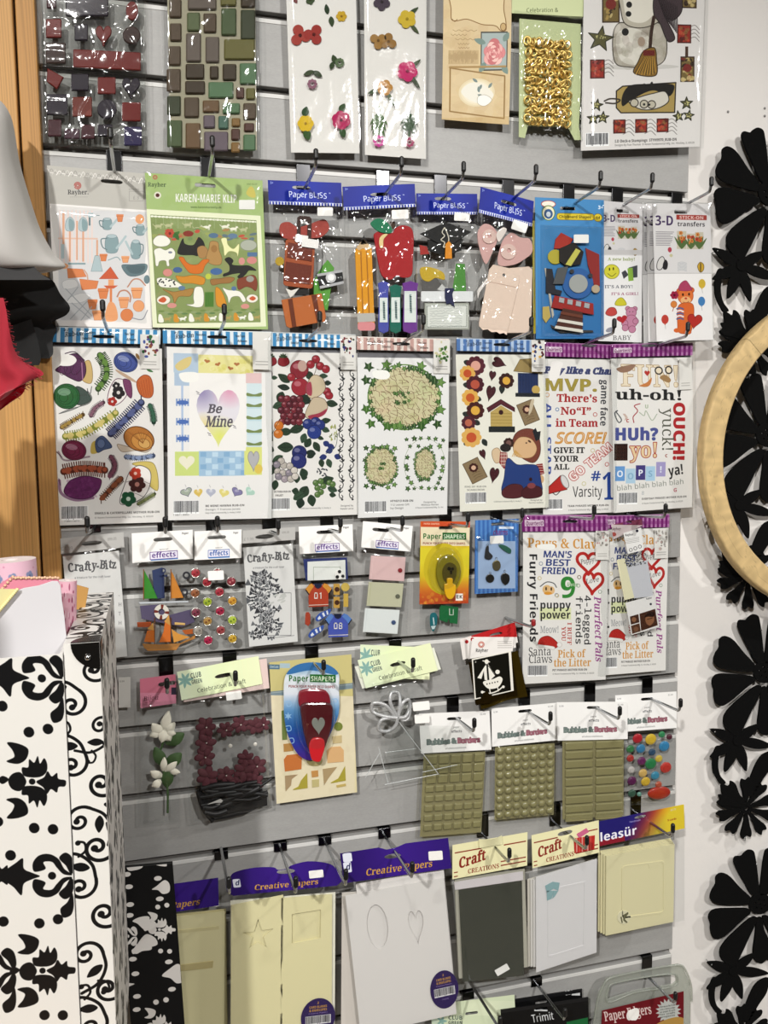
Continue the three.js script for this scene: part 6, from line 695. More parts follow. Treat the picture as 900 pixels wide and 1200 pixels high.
{ // three mini cards
  const [t, f, p] = effects('white headed pack of three small tags in pink, sage and white', [426, 611, 483, 616, 481.7, 646.7, 422.5, 641], [446, 621], [424, 643, 482, 647, 476, 745, 422, 741], 0.014, effV, 163), cr = (effects.cr = crop(410, 600, 6));
  [[[[146, 306], [390, 318], [378, 486], [132, 472]], '#dcbcbb', '#e7cbc9', [349, 408], '#8c2c34'], [[[130, 490], [375, 502], [358, 668], [114, 658]], '#c2c1a6', '#b3b48f', [332, 590], '#6a6c5c'], [[[104, 674], [348, 688], [332, 856], [88, 842]], '#dfe3e2', '#d4d9d9', [303, 773], '#46587c']].forEach(([q, k2, k3, d, k4]) => { const m = p('small_tag', q, k2, 0.001, 0.0016); part(m, 'tag_stud', plate(f, circle(d[0], d[1], 16, 16), { cr, dz: 0.0026, t: 0.0014, bevel: 0.0005 }), gloss(k4, 0.2)); part(m, 'tag_fold', plate(f, [[q[0][0] + 14, q[0][1] + 8], [q[0][0] + 17, q[0][1] + 8], [q[3][0] + 17, q[3][1] - 6], [q[3][0] + 14, q[3][1] - 6]], { cr, dz: 0.0026, t: 0.0002 }), col(k3, 0.6)); });
}
// punch blister cards: yellow one, red one
const punchHead = (c, x, y, w, h, ink) => { T(c, 'Paper', x, y, h, ink, { b: 1, w: w * 0.42 }); R(c, x + w * 0.45, y - h * 0.85, x + w, y + h * 0.08, ink); T(c, 'SHAPERS', x + w * 0.47, y - h * 0.06, h * 0.8, '#cfdcc4', { b: 1, w: w * 0.5 }); T(c, 'PUNCH YOUR PAPER INTO SHAPES', x, y + h * 0.75, h * 0.42, '#7a2a24', { b: 1, w: w * 0.98 }); };
const dome = (f, cr, x, y, rx, ry, h, dz = 0.001) => { const a = f.px(...cr(x, y), dz), b = f.px(...cr(x + rx, y), dz), d = f.px(...cr(x, y + ry), dz), g = new THREE.SphereGeometry(1, 32, 14, 0, 6.2832, 0, Math.PI / 2); g.rotateX(Math.PI / 2); g.scale(a.distanceTo(b), a.distanceTo(d), h); g.applyQuaternion(f.q); g.translate(a.x, a.y, a.z); return g; };
{
  const f = F([492, 611, 551, 611, 548, 707, 492, 708], 0.018), k = [410, 600, 6], cr = crop(...k), t = pack('paper_punch_pack', 'yellow and orange blister card with a small yellow paper punch', 'craft punch', f);
  header(t, f, paper(print(f, 360, k, '#c3b52e', (c) => { c.fillStyle = grad(c, 0, 60, 0, 650, '#c8602c', '#c8602c', '#cfc236', '#cfc236', '#cbb32e', '#c0702c', '#a8442a'); c.fillRect(480, 50, 380, 610); R(c, 500, 108, 850, 238, '#dcd2b4'); R(c, 510, 72, 850, 108, '#c0502c'); T(c, 'PAPER SHAPERS', 520, 92, 18, '#e2b49a', { b: 1, w: 110 }); punchHead(c, 514, 190, 302, 52, '#2c6a34'); mottle(c, 490, 570, 840, 650, 40, 16, ['#b8502a', '#d29a3a'], 0.4); R(c, 742, 574, 793, 624, '#e6e2da'); T(c, 'EK', 746, 610, 36, '#1c1c1e', { b: 1, w: 44 }); ell(c, 660, 400, 140, 180, '#bfae2c'); }), 0.4), [522, 618.5], { name: 'backing_card', sw: 0.022, sh: 0.005, t: 0.001 });
  const pb = part(t, 'punch_body', plate(f, smooth([[600, 420], [620, 330], [690, 295], [750, 340], [770, 430], [740, 520], [700, 560], [640, 540], [610, 490]], 5), { cr, dz: 0.0012, t: 0.006, bevel: 0.002 }), gloss('#7d7420', 0.2)); part(pb, 'punch_plate', plate(f, smooth([[640, 400], [680, 350], [730, 370], [735, 440], [700, 500], [655, 480]], 4), { cr, dz: 0.0072, t: 0.0012 }), flat(0x4a4218, 0.3)); part(pb, 'punch_eye', bits(f, cr, [circle(684, 392, 13, 12), circle(708, 394, 11, 12), [[690, 405], [706, 405], [704, 430], [692, 432]]], { dz: 0.0085, t: 0.0006 }), col('#1d1b12', 0.4));
  part(t, 'punch_lever', plate(f, smooth([[650, 500], [665, 495], [670, 460], [705, 460], [708, 495], [726, 505], [722, 570], [700, 602], [675, 602], [655, 570]], 5), { cr, dz: 0.0075, t: 0.0042, bevel: 0.0012 }), gloss('#d2a41c', 0.25), 'bright yellow lever');
  part(t, 'blister', dome(f, cr, 665, 410, 118, 165, 0.016), M.film, 'clear plastic blister');
  const f2 = F([493, 690, 548, 690, 548, 738, 493, 741], 0.011), t2 = pack('embellishment_pack', 'clear bag with green shorts and a teal trainer below the yellow punch', 'sticker pack', f2), p = (n, pts, c, dz = 0.001, th = 0.0016) => L2(t2, f2, cr, n, pts, c, dz, th);
  p('shorts', [[628, 672], [640, 652], [760, 668], [752, 786], [700, 778], [692, 750], [680, 776], [626, 756]], '#1c6a3c'); part(t2, 'shorts_trim', bits(f2, cr, [rect(694, 676, 699, 720), rect(720, 680, 725, 722), rect(694, 718, 725, 723)], { dz: 0.0027, t: 0.0003 }), col('#c9d4c6', 0.5)); const tr = p('trainer', smooth([[568, 712], [600, 708], [612, 740], [604, 800], [582, 838], [566, 812], [560, 760]], 4), '#1d6a72'); part(tr, 'trainer_lace', bits(f2, cr, [[[578, 740], [586, 738], [592, 790], [584, 792]], [[566, 800], [600, 796], [590, 820], [574, 822]]], { dz: 0.0027, t: 0.0003 }), col('#c4d2d4', 0.5)); bag(t2, f2.sub(-0.03, 1.03, -0.3, 1.02), { bulge: 0.003, crinkle: 0.0012, s: 171, nx: 20, ny: 20 });
}
{ // metal charms on a striped blue card
  const f = F([556.7, 609.6, 607.5, 608, 606.5, 693, 556, 696], 0.016), k = [300, 590, 2.8125], cr = crop(...k), t = pack('charm_card', 'small blue striped card of metal charms', 'charm card', f);
  header(t, f, paper(print(f, 300, k, '#4a78b4', (c) => { for (let i = 0; i < 22; i++) R(c, 720 + i * 7, 50, 723.5 + i * 7, 300, i % 2 ? '#5d8cc4' : '#3d66a4'); R(c, 732, 124, 854, 280, '#9fb4d2'); T(c, 'charms', 780, 104, 26, '#7a3a72', { b: 1, i: 1, w: 48 }); R(c, 800, 76, 848, 84, '#cfdae8'); }), 0.4), [583, 614], { name: 'backing_card', sw: 0.022, sh: 0.0045, t: 0.001 });
  const met = flat(0x6c6a66, 0.3, { metalness: 1 }), ch = (pts, m = met) => part(t, 'charm', plate(f, smooth(pts, 4), { cr, dz: 0.0012, t: 0.0022, bevel: 0.0007 }), m);
  ch([[758, 140], [764, 138], [766, 158], [778, 172], [770, 184], [752, 180], [752, 168]], flat(0x2a2a2c, 0.35)); ch([[798, 138], [806, 134], [838, 150], [836, 164], [820, 158]], flat(0x2c5a4a, 0.3)); ch([[778, 196], [790, 186], [800, 190], [804, 206], [796, 220], [782, 218]], flat(0x8a8160, 0.3, { metalness: 0.8 })); ch(circle(769, 246, 14, 14)); ch([[806, 236], [818, 228], [832, 236], [832, 256], [820, 268], [808, 258]]); for (const [x, y] of [[761, 136], [790, 180], [770, 228], [818, 222], [800, 134]]) { const r = new THREE.TorusGeometry(0.0016, 0.0003, 5, 12), p = f.px(...cr(x, y), 0.0024); r.translate(p.x, p.y, p.z); part(t, 'jump_ring', r, M.chrome); }
  sticker(t, f, cr, 770, 106, 815, 132, 0.0012, -3); bag(t, f.sub(0.02, 0.98, 0.2, 0.98), { bulge: 0.005, crinkle: 0.0008, s: 175, nx: 20, ny: 26, dz: 0.003 });
}
{ // the two paws and claws sheets
  const draw = (c) => {
    const O = '#d29a48'; T(c, 'Paws & Claws', 108, 246, 86, O, { b: 1, f: 'serif', w: 520 }); const MB = (s, x, y, w) => T(c, s, x, y, 58, '#2c3f80', { w, sk: 0.1, k: '#2c3f80', lw: 3 }); MB("MAN'S", 208, 308, 190); MB('BEST', 222, 362, 164); MB('FRIEND', 196, 416, 228); T(c, 'Furry Friends', 122, 282, 70, '#28282b', { r: 90, w: 588, b: 1 }); T(c, '9', 318, 574, 196, '#3a8a3c', { b: 1, w: 108 }); T(c, 'lives', 362, 498, 36, '#cfe0c4', { i: 1, b: 1 }); T(c, 'lives', 362, 498, 36, '#4a8a4c', { i: 1 });
    for (const [x, y, w, r, s] of [[508, 335, 150, 0, 'Puppy'], [540, 465, 128, 6, 'Love']]) { poly(c, heartPts(x, y, w, 140, r), null, '#b82e2a', 20); T(c, s, x - 50, y + 16, 44, '#2a2628', { i: 1, f: 'serif', w: 92, r: -12 }); } line(c, [[190, 500], [235, 470], [280, 480], [296, 505]], '#55585c', 6); ell(c, 234, 520, 30, 30, '#dcb884'); ell(c, 262, 525, 22, 26, '#e2bd8c'); ell(c, 228, 514, 5, 12, '#2a1c14'); ell(c, 262, 516, 5, 12, '#2a1c14'); ell(c, 240, 545, 26, 10, '#d99a3c'); for (let i = 0; i < 8; i++) ell(c, [196, 186, 446, 440, 296, 300, 560, 585][i], [350, 446, 436, 492, 556, 560, 280, 532][i], 11, 11, null, 0, ['#8a94a4', '#c9b884', '#6a5444', '#8a9c8c'][i % 4], 4);
    c.globalAlpha = 0.6; R(c, 186, 640, 392, 720, '#d5e09a'); c.globalAlpha = 1; T(c, 'puppy', 186, 646, 72, '#2c2d30', { b: 1, w: 204 }); T(c, 'power', 186, 712, 72, '#2c2d30', { b: 1, w: 202 }); T(c, 'Meow!', 188, 808, 64, '#8c9094', { f: 'serif', w: 124 }); T(c, 'I RUFF', 368, 738, 38, '#b53a30', { b: 1, r: 90, w: 154, f: 'serif' }); T(c, 'YOU', 330, 766, 38, '#b53a30', { b: 1, r: 90, w: 98, f: 'serif' }); T(c, '4-legged', 482, 556, 58, '#2b2b2e', { f: 'monospace', r: 90, w: 336, b: 1 }); T(c, 'friends', 424, 560, 58, '#2b2b2e', { f: 'monospace', r: 90, w: 330, b: 1 }); T(c, 'Purrfect Pals', 544, 560, 66, '#98448c', { f: 'serif', i: 1, r: 88, w: 446, b: 1 });
    blob(c, [[176, 890], [190, 845], [240, 828], [290, 860], [310, 890], [290, 910], [260, 900]], '#b8322c', '#7a1c18', 3); blob(c, [[165, 888], [220, 890], [285, 905], [280, 920], [220, 905], [165, 905]], '#eceae6', '#b5aaa6', 2); ell(c, 316, 888, 16, 16, '#eceae6', 0, '#b5aaa6', 2); T(c, 'Santa', 112, 958, 76, '#303034', { f: 'serif', w: 150 }); T(c, 'Claws', 114, 1008, 74, '#303034', { f: 'serif', w: 156 }); T(c, 'Pick of', 304, 975, 72, O, { b: 1, f: 'serif', w: 184 }); T(c, 'the Litter', 278, 1036, 72, O, { b: 1, f: 'serif', w: 252 });
    blob(c, [[170, 245], [180, 230], [285, 225], [290, 245], [270, 256]], '#f3f2ef'); barcode(c, 110, 1026, 236, 1096); T(c, 'PET PHRASES MOTHER RUB-ON', 270, 1066, 20, '#3a3836', { b: 1, w: 234 }); T(c, '© Raven Fundamental Mfg. Co. Hinckley, IL 60520', 272, 1090, 14, '#4a4846', { w: 280 });
  };
  const lab = [552, 124, 640, 318, ['#b9b3ac', '#8f8a84', '#c9a8a4', '#a5a09c']];
  const [, , , m] = rubOn('pet words rub on sheet reading puppy power, left of its overlapped twin', [600, 600, 5.717], [611, 603.5, 712, 603.5, 712, 622, 612, 623], [613, 624.5, 712, 623, 710, 797, 612, 801], 0.017, rubHead.purple, [668, 611], draw, { lab, sd: 31, bend: 0.002 });
  rubOn('pet words rub on sheet behind a dangling narrow clear pack', [669, 598, 5.717], [699, 604.5, 784.5, 602.5, 784, 617.5, 699, 620], [700, 621, 783, 618.5, 780, 785.6, 699, 792], 0.011, rubHead.purple, [742, 611], null, { lab, sd: 33, bend: 0.001, tex: m });
}
{ // narrow dangling pack with a brown photograph
  const f = F([715, 614, 752.5, 609, 771.5, 734, 739, 744], 0.026, 0.021), k = [690, 580, 5], cr = crop(...k), t = pack('stamp_pack', 'narrow clear pack hanging askew, a brown portrait print at its lower end', 'craft pack', f);
  part(t, 'header', plate(f, [[0, 0], [1, 0], [1, 0.06], [0, 0.13]], { t: 0.0006, holes: [slot(f, 735, 613, 0.016, 0.004)] }), paper(print(f, 160, k, '#c9bcbc', (c) => { R(c, 120, 140, 320, 180, '#7c3a52'); T(c, 'Rayher', 130, 212, 24, '#5d4a50', { w: 60, b: 1 }); ell(c, 150, 235, 12, 12, '#a8504a'); }), 0.45));
  const w = part(t, 'upper_label', plate(f, [[196, 222], [300, 190], [316, 320], [222, 344]], { cr, dz: 0.003, t: 0.0004 }), paper(print(f, 200, k, '#eceae8', (c) => { T(c, 'Rayher', 208, 244, 18, '#3f3f42', { b: 1, w: 48, r: -8 }); ell(c, 276, 212, 8, 8, '#2c2a3c'); for (let i = 0; i < 4; i++) line(c, [[210, 262 + i * 8], [288, 248 + i * 8]], '#9a9896', 2, false); for (let i = 0; i < 3; i++) ell(c, 240 + i * 26, 322 - i * 10, 9, 9, null, 0, '#4a4a4e', 3); }), 0.45));
  const beads = []; for (let i = 0; i < 150; i++) { const x = rr(202, 324), y = rr(330, 412), g = new THREE.SphereGeometry(rr(0.0006, 0.0011), 6, 5), p = f.px(...cr(x + (y - 330) * 0.05, y - (x - 200) * 0.16 + 10), 0.0012 + rr(0, 0.0022)); g.translate(p.x, p.y, p.z); beads.push(g); } const bd = part(t, 'loose_beads', mergeGeometries(beads), flat(0x55585c, 0.25, { metalness: 0.7 })); bd.userData.kind = 'stuff';
  part(t, 'cream_strip', plate(f, [[160, 380], [205, 370], [262, 600], [205, 615]], { cr, dz: 0.0014, t: 0.001 }), col('#dcd8b8', 0.5)); part(t, 'backing_strip', plate(f, [[205, 420], [340, 380], [375, 590], [262, 605]], { cr, dz: 0.001, t: 0.0006 }), col('#c3c4ca', 0.4));
  part(t, 'photo_label', plate(f, [[208, 630], [380, 585], [406, 770], [244, 818]], { cr, dz: 0.0028, t: 0.0006 }), paper(print(f, 240, k, '#e2e0de', (c) => { T(c, 'Rayher', 330, 612, 15, '#3f3f42', { b: 1, w: 34, r: -12 }); ell(c, 356, 638, 7, 7, '#2c2a3c'); poly(c, [[234, 710], [284, 696], [290, 745], [240, 758]], '#4a2f24'); poly(c, [[240, 764], [290, 750], [298, 798], [248, 812]], '#5a3a2a'); poly(c, [[290, 694], [382, 666], [398, 764], [300, 796]], '#4c2f22'); blob(c, [[325, 720], [345, 695], [370, 700], [375, 740], [350, 765], [330, 750]], '#8f6448'); blob(c, [[320, 715], [345, 685], [378, 690], [372, 712], [340, 712]], '#2a1811'); line(c, [[335, 728], [366, 720]], '#2a1811', 4); ell(c, 258, 728, 14, 14, '#8a6248'); ell(c, 270, 784, 14, 14, '#7a5640'); }), 0.35));
  part(t, 'bag', film(f, { bulge: 0.006, crinkle: 0.0014, s: 181, nx: 18, ny: 44, dz: 0.003 }), M.film, 'narrow clear bag');
}
// hooks of the fourth row and the red capped one below
[[103, 624, 'holding the half hidden shape pack', {}], [194, 624, 'holding the sailing boat pack', {}], [255, 623, 'holding the brad pack', {}], [326, 626, 'holding the grey bow pack', {}], [398.6, 623.5, 'holding the football pack', {}], [471, 621.5, 'holding the three tag pack', {}], [547.5, 617, 'holding the yellow punch card', {}], [611, 612, 'holding the blue charm card', {}], [695, 608, 'holding the left pet word sheet', {}], [778.5, 606, 'holding the right pet word sheet and narrow pack', {}]].forEach(([x, y, w, o]) => hook(x, y, 7, 0.095, w, { drop: 0.03, ...o }));
hook(624, 735, 9, 0.1, 'with a red tip holding the gold edged stencil packs', { tip: 0.009, cap: flat(0x8f1f22, 0.4), cw: 0.018 });
// ---------------------------------------------------------------- fifth row
{ // pink headed pack with a white artificial flower
  const h = F([163.5, 795.6, 206, 790, 206, 824, 165, 830], 0.014), f = F([164, 822, 207, 818, 214, 962, 158, 968], 0.011), k = [150, 740, 4.737], cr = crop(...k), t = pack('flower_pack', 'pink headed pack with white paper flowers on one green stem', 'craft pack', f);
  header(t, h, paper(print(h, 200, k, '#c9788c', (c) => { R(c, 60, 340, 300, 430, '#d08ba0'); T(c, 'Bijou', 85, 385, 34, '#4c2c3a', { f: 'serif', i: 1, r: -6 }); R(c, 240, 310, 272, 350, '#3c3444'); line(c, [[95, 395], [160, 382]], '#a4566c', 2); }), 0.5), [196, 801], { sw: 0.025, sh: 0.006 });
  const wht = flat(0xdcd8c8, 0.7), grn = flat(0x3f5a30, 0.7);
  part(t, 'flower_stem', tube([[200, 600], [185, 640], [170, 700], [200, 780], [218, 860], [220, 1000]].map((q) => f.px(...cr(...q), 0.004)), 0.0016, 30, 7), grn);
  const petal3 = (a, l, w, rot, dz, m, n = 'petal') => { const g = sheet(f, { nx: 1, ny: 1 }), base = f.px(...cr(a[0], a[1]), dz), len = l / 4.737 * 0.00115, wd = w / 4.737 * 0.00115, pg = new THREE.PlaneGeometry(1, 1, 6, 8), p = pg.attributes.position; for (let i = 0; i < p.count; i++) { const v = p.getY(i) + 0.5, u = p.getX(i) * 2, ww = wd * Math.sin(Math.PI * Math.min(0.98, 0.08 + v * 0.9)) ** 0.8; p.setXYZ(i, u * ww * 0.5, v * len, 0.004 * Math.sin(v * 2.6) - 0.0018 * u * u); } pg.computeVertexNormals(); pg.rotateZ(-rot); pg.applyQuaternion(f.q); pg.translate(base.x, base.y, base.z); part(t, n, pg, m); };
  const w2 = wht.clone(); w2.side = THREE.DoubleSide; const g2 = grn.clone(); g2.side = THREE.DoubleSide;
  for (const [x, y, l, w, r] of [[195, 560, 140, 60, 0.25], [200, 560, 90, 56, 0.8], [190, 560, 90, 60, -0.7], [195, 540, 80, 60, 2.6], [205, 530, 85, 56, 3.4], [200, 545, 70, 50, 1.9], [185, 545, 70, 50, -1.9], [195, 770, 90, 40, 0.1], [205, 770, 90, 44, 0.9], [190, 800, 80, 50, -1], [185, 820, 60, 50, -2], [225, 760, 70, 40, 1.9]]) petal3([x, y], l, w, r, 0.005 + rr(0, 0.002), w2);
  for (const [x, y, l, w, r] of [[215, 860, 120, 70, 0.1], [200, 740, 130, 70, -0.4], [210, 620, 120, 80, 1.1], [215, 740, 110, 80, 0.9]]) petal3([x, y], l, w, r, 0.003, g2, 'leaf');
  bag(t, f, { bulge: 0.007, crinkle: 0.0012, s: 201, nx: 20, ny: 44 });
  const hb = F([139, 793, 153, 794, 153, 828, 139, 830], 0.012), tb = pack('header_card', 'small grey white header card edge just right of the scroll patterned box', 'header card', hb); header(tb, hb, paper(print(hb, 60, null, '#c9c7c2', (c) => T(c, '0.99', c.W * 0.1, c.H * 0.16, 12, '#6a6a68')), 0.5), null);
}
const clubHead = (() => { const f = F([207, 787, 303, 769, 307.5, 801, 213, 821], 0.016); return paper(print(f, 420, null, '#dfe8c8', (c) => { const { W, H } = c; c.fillStyle = grad(c, 0, 0, W, 0, '#dde8cc', '#e0eabf', '#e8eec8'); c.fillRect(0, 0, W, H); for (let i = 0; i < 7; i++) { leaf(c, W * 0.08, H * 0.34, H * 0.28, H * 0.1, i * 51, '#8fb4ac', '#6a968e'); } T(c, 'CLUB', W * 0.15, H * 0.32, H * 0.26, '#4d5a58', { b: 1, w: W * 0.13 }); T(c, 'GREEN', W * 0.15, H * 0.52, H * 0.2, '#4d5a58', { b: 1, w: W * 0.13 }); T(c, 'Celebration & Craft', W * 0.2, H * 0.85, H * 0.2, '#4c5248', { w: W * 0.6 }); }), 0.4); })();
{ // dark red flowers and black leaves
  const h = F([207, 787, 303, 769, 307.5, 801, 213, 821], 0.0185), f = F([213, 819, 308, 798, 320, 949, 221, 963], 0.014), k = [150, 740, 4.737], cr = crop(...k), t = pack('flower_pack', 'pale green headed bag of dark plum flowers above a bundle of black leaves', 'craft pack', f);
  header(t, h, clubHead, [262, 791.5], { sw: 0.025, sh: 0.006 }); header(t, F([211, 787, 313, 772, 315, 806, 216, 823], 0.0165), col('#dfc9c4', 0.5), [262, 791.5], { name: 'second_header', sw: 0.03, sh: 0.014 });
  const pl = new THREE.MeshStandardMaterial({ color: 0x55262f, roughness: 0.85, side: THREE.DoubleSide }), pg = new THREE.SphereGeometry(1, 10, 8); pg.scale(1, 0.7, 0.3);
  [[430, 525, 55], [430, 610, 55], [425, 690, 55], [540, 540, 45], [620, 510, 48], [700, 520, 46], [745, 510, 40], [440, 800, 60], [540, 790, 48], [640, 770, 56], [710, 740, 56], [650, 700, 46], [700, 830, 50], [600, 840, 46]].forEach(([x, y, r], i) => {
    const L = []; for (let j = 0; j < 6; j++) { const a = j * 1.05 + i, c2 = f.px(...cr(x + Math.cos(a) * r * 0.55, y + Math.sin(a) * r * 0.55), 0.004 + 0.001 * (j % 2)), R0 = r * 0.00014, g = pg.clone(); g.scale(R0 * rr(0.9, 1.15), R0, R0 * 1.2); g.rotateZ(-a); g.applyQuaternion(f.q); g.translate(c2.x, c2.y, c2.z); L.push(g); }
    const fl = part(t, 'plum_flower', mergeGeometries(L), pl); if (i % 2 === 0 || i < 5) { const p = f.px(...cr(x + 4, y - 2), 0.0085), s = new THREE.SphereGeometry(0.0011, 10, 8); s.translate(p.x, p.y, p.z); part(fl, 'pearl', s, gloss('#d9d0c8', 0.1)); }
  });
  for (const [x, y] of [[566, 627], [704, 618]]) { const p = f.px(...cr(x, y), 0.006), s = new THREE.SphereGeometry(0.003, 14, 10); s.scale(1, 1, 0.5); s.translate(p.x, p.y, p.z); part(t, 'white_pearl', s, gloss('#ddd8cf', 0.15)); }
  const blk = flat(0x131214, 0.5);
  part(t, 'black_leaf', plate(f, [[392, 872], [470, 925], [560, 900], [640, 880], [700, 870], [768, 885], [772, 960], [720, 975], [660, 1005], [560, 1030], [470, 1046], [430, 1000]], { cr, dz: 0.001, t: 0.003, bevel: 0.001 }), blk);
  for (let i = 0; i < 26; i++) { const x0 = rr(385, 640), y0 = 880 + rr(-20, 120) * (0.4 + (x0 > 560 ? 0.2 : 0.6)), x1 = x0 + rr(90, 190), y1 = y0 + rr(-60, -5); const a = f.px(...cr(Math.min(x0, 700), Math.min(y0, 1030)), 0.003 + rr(0, 0.005)), b = f.px(...cr(Math.min(x1, 772), Math.min(y1, 985)), 0.003 + rr(0, 0.006)), m = a.clone().lerp(b, 0.5).add(V3(0, rr(-0.003, 0.004), 0.002)); const g = tube([a, m, b], rr(0.0022, 0.0045), 10, 6); part(t, 'black_leaf', g, blk); }
  part(t, 'black_leaf', tube([f.px(...cr(690, 870), 0.005), f.px(...cr(745, 840), 0.006), f.px(...cr(795, 805), 0.006)], 0.0022, 10, 6), blk); part(t, 'black_leaf', tube([f.px(...cr(385, 880), 0.004), f.px(...cr(420, 980), 0.005), f.px(...cr(470, 1045), 0.004)], 0.0036, 14, 6), blk); part(t, 'white_leaf_tip', plate(f, [[438, 942], [510, 912], [525, 922], [505, 942]], { cr, dz: 0.0105, t: 0.0005 }), col('#cfcdc9', 0.5));
  sticker(t, f, cr, 542, 325, 628, 370, 0.0075, -8); bag(t, f, { bulge: 0.0105, crinkle: 0.0014, s: 205, nx: 30, ny: 44, flat: 0.1 });
}
{ // red heart punch in front of a die cut scrapbook card
  const f = F([316, 776, 411, 767, 419, 928, 323.5, 942], 0.013), k = [310, 760, 6.317], cr = crop(...k), t = pack('die_cut_card', 'cream scrapbook card of die cut orange and green tags behind the heart punch', 'scrapbook card', f);
  header(t, f, paper(print(f, 420, k, '#d8cda8', (c) => { R(c, 20, 30, 660, 380, '#c6bd84'); for (const [y0, y1] of [[262, 282]]) for (let i = 0; i < 2; i++) { c.save(); c.transform(1, -0.12, 0, 1, 0, 76); R(c, 30, y0 - 8, 660, y1 + 14, '#7f9098'); R(c, 30, y0, 660, y0 + 5, '#a7b2b0'); c.restore(); } R(c, 42, 128, 118, 162, '#55748a'); R(c, 120, 118, 192, 152, '#a9bcc4'); T(c, 'DieCuts', 50, 152, 22, '#d5dcd8', { w: 60 }); R(c, 20, 350, 670, 1180, '#d9d0b4'); mottle(c, 40, 370, 680, 1130, 60, 40, ['#cfc4a0', '#e2dbc4'], 0.15); }), 0.55), [364, 784.5], { name: 'card', sw: 0.025, sh: 0.006 });
  const tg = (pts, k2) => part(t, 'die_cut_shape', plate(f, pts, { cr, dz: 0.0007, t: 0.0007 }), col(k2, 0.6));
  tg([[125, 460], [160, 450], [165, 672], [130, 675]], '#6d7c44'); tg([[140, 705], [210, 698], [212, 755], [142, 762]], '#b0864c'); tg([[142, 820], [165, 788], [250, 778], [275, 805], [272, 890], [150, 908]], '#c0743c'); tg([[460, 755], [490, 728], [560, 722], [585, 750], [585, 835], [465, 845]], '#cfa878'); tg(circle(545, 575, 32, 16), '#75803c'); tg([[500, 650], [570, 640], [572, 695], [505, 702]], '#c2b084'); tg([[150, 940], [245, 930], [200, 965], [195, 1010], [155, 1055]], '#a08a6a'); tg([[210, 1040], [250, 1020], [270, 975], [315, 920], [318, 1030], [212, 1045]], '#a3983c'); tg([[430, 890], [535, 875], [500, 920], [470, 960], [440, 1010]], '#a5906c'); tg([[490, 990], [545, 960], [595, 868], [600, 975], [492, 995]], '#a3983c'); tg([[345, 905], [395, 900], [398, 945], [350, 952]], '#b98a50'); tg([[350, 970], [402, 965], [403, 1020], [352, 1026]], '#b9ae7c'); tg([[530, 1010], [600, 998], [602, 1015], [534, 1028]], '#b9a464'); tg(smooth([[310, 830], [340, 815], [420, 800], [425, 840], [400, 865], [330, 860]], 3), '#a09468');
  const f2 = f.off(0.006), t2 = pack('paper_punch_pack', 'blue blister card with a red lever paper punch showing a heart', 'craft punch', f2), out = smooth([[155, 200], [220, 130], [340, 102], [470, 120], [545, 180], [550, 300], [548, 480], [500, 600], [440, 730], [410, 800], [330, 825], [255, 790], [180, 660], [150, 540], [142, 380]], 5);
  part(t2, 'backing_card', plate(f2, out, { cr, t: 0.001, holes: [slot(f2, 364, 784.5, 0.025, 0.006)] }), paper(print(f2, 380, k, '#3f6ea4', (c) => { c.fillStyle = grad(c, 0, 100, 0, 820, '#4a86b4', '#d7dde2', '#d2d8e0', '#5f8fbc', '#2c5c9c', '#34409a', '#4c2c84'); c.fillRect(100, 60, 500, 800); blob(c, [[150, 160], [340, 95], [540, 160], [540, 190], [340, 165], [160, 195]], '#3f74a8'); punchHead(c, 180, 246, 345, 62, '#2c6a34'); for (const [x, y] of [[180, 410], [180, 590], [520, 390], [200, 680]]) line(c, [[x - 20, y - 16], [x + 12, y - 18], [x + 18, y + 12], [x - 8, y + 18], [x - 12, y]], '#8fb6d8', 6); poly(c, starPts(178, 500, 30, 12, 6), '#8fb6d8'); }), 0.35));
  part(t2, 'punch_cap', plate(f2, smooth([[245, 350], [260, 305], [360, 290], [450, 305], [480, 360], [470, 440], [360, 460], [260, 430]], 5), { cr, dz: 0.0012, t: 0.007, bevel: 0.0025 }), gloss('#8c2030', 0.15)); const pb = part(t2, 'punch_body', plate(f2, smooth([[265, 400], [360, 385], [485, 400], [490, 540], [460, 660], [420, 740], [330, 745], [290, 640], [268, 520]], 5), { cr, dz: 0.0014, t: 0.01, bevel: 0.003 }), gloss('#541a20', 0.15)); part(pb, 'heart_plate', plate(f2, heartPts(388, 545, 96, 128, -2), { cr, dz: 0.0115, t: 0.0009, bevel: 0.0003 }), flat(0xa9ada4, 0.3, { metalness: 0.5 }), 'silver heart');
  part(t2, 'punch_lever', plate(f2, smooth([[318, 690], [340, 645], [380, 635], [425, 650], [432, 700], [415, 770], [395, 812], [345, 805], [325, 760]], 5), { cr, dz: 0.0105, t: 0.005, bevel: 0.0018 }), gloss('#c2232c', 0.2), 'bright red lever');
  part(t2, 'blister', dome(f2, cr, 370, 500, 150, 290, 0.022), M.film, 'clear plastic blister');
}
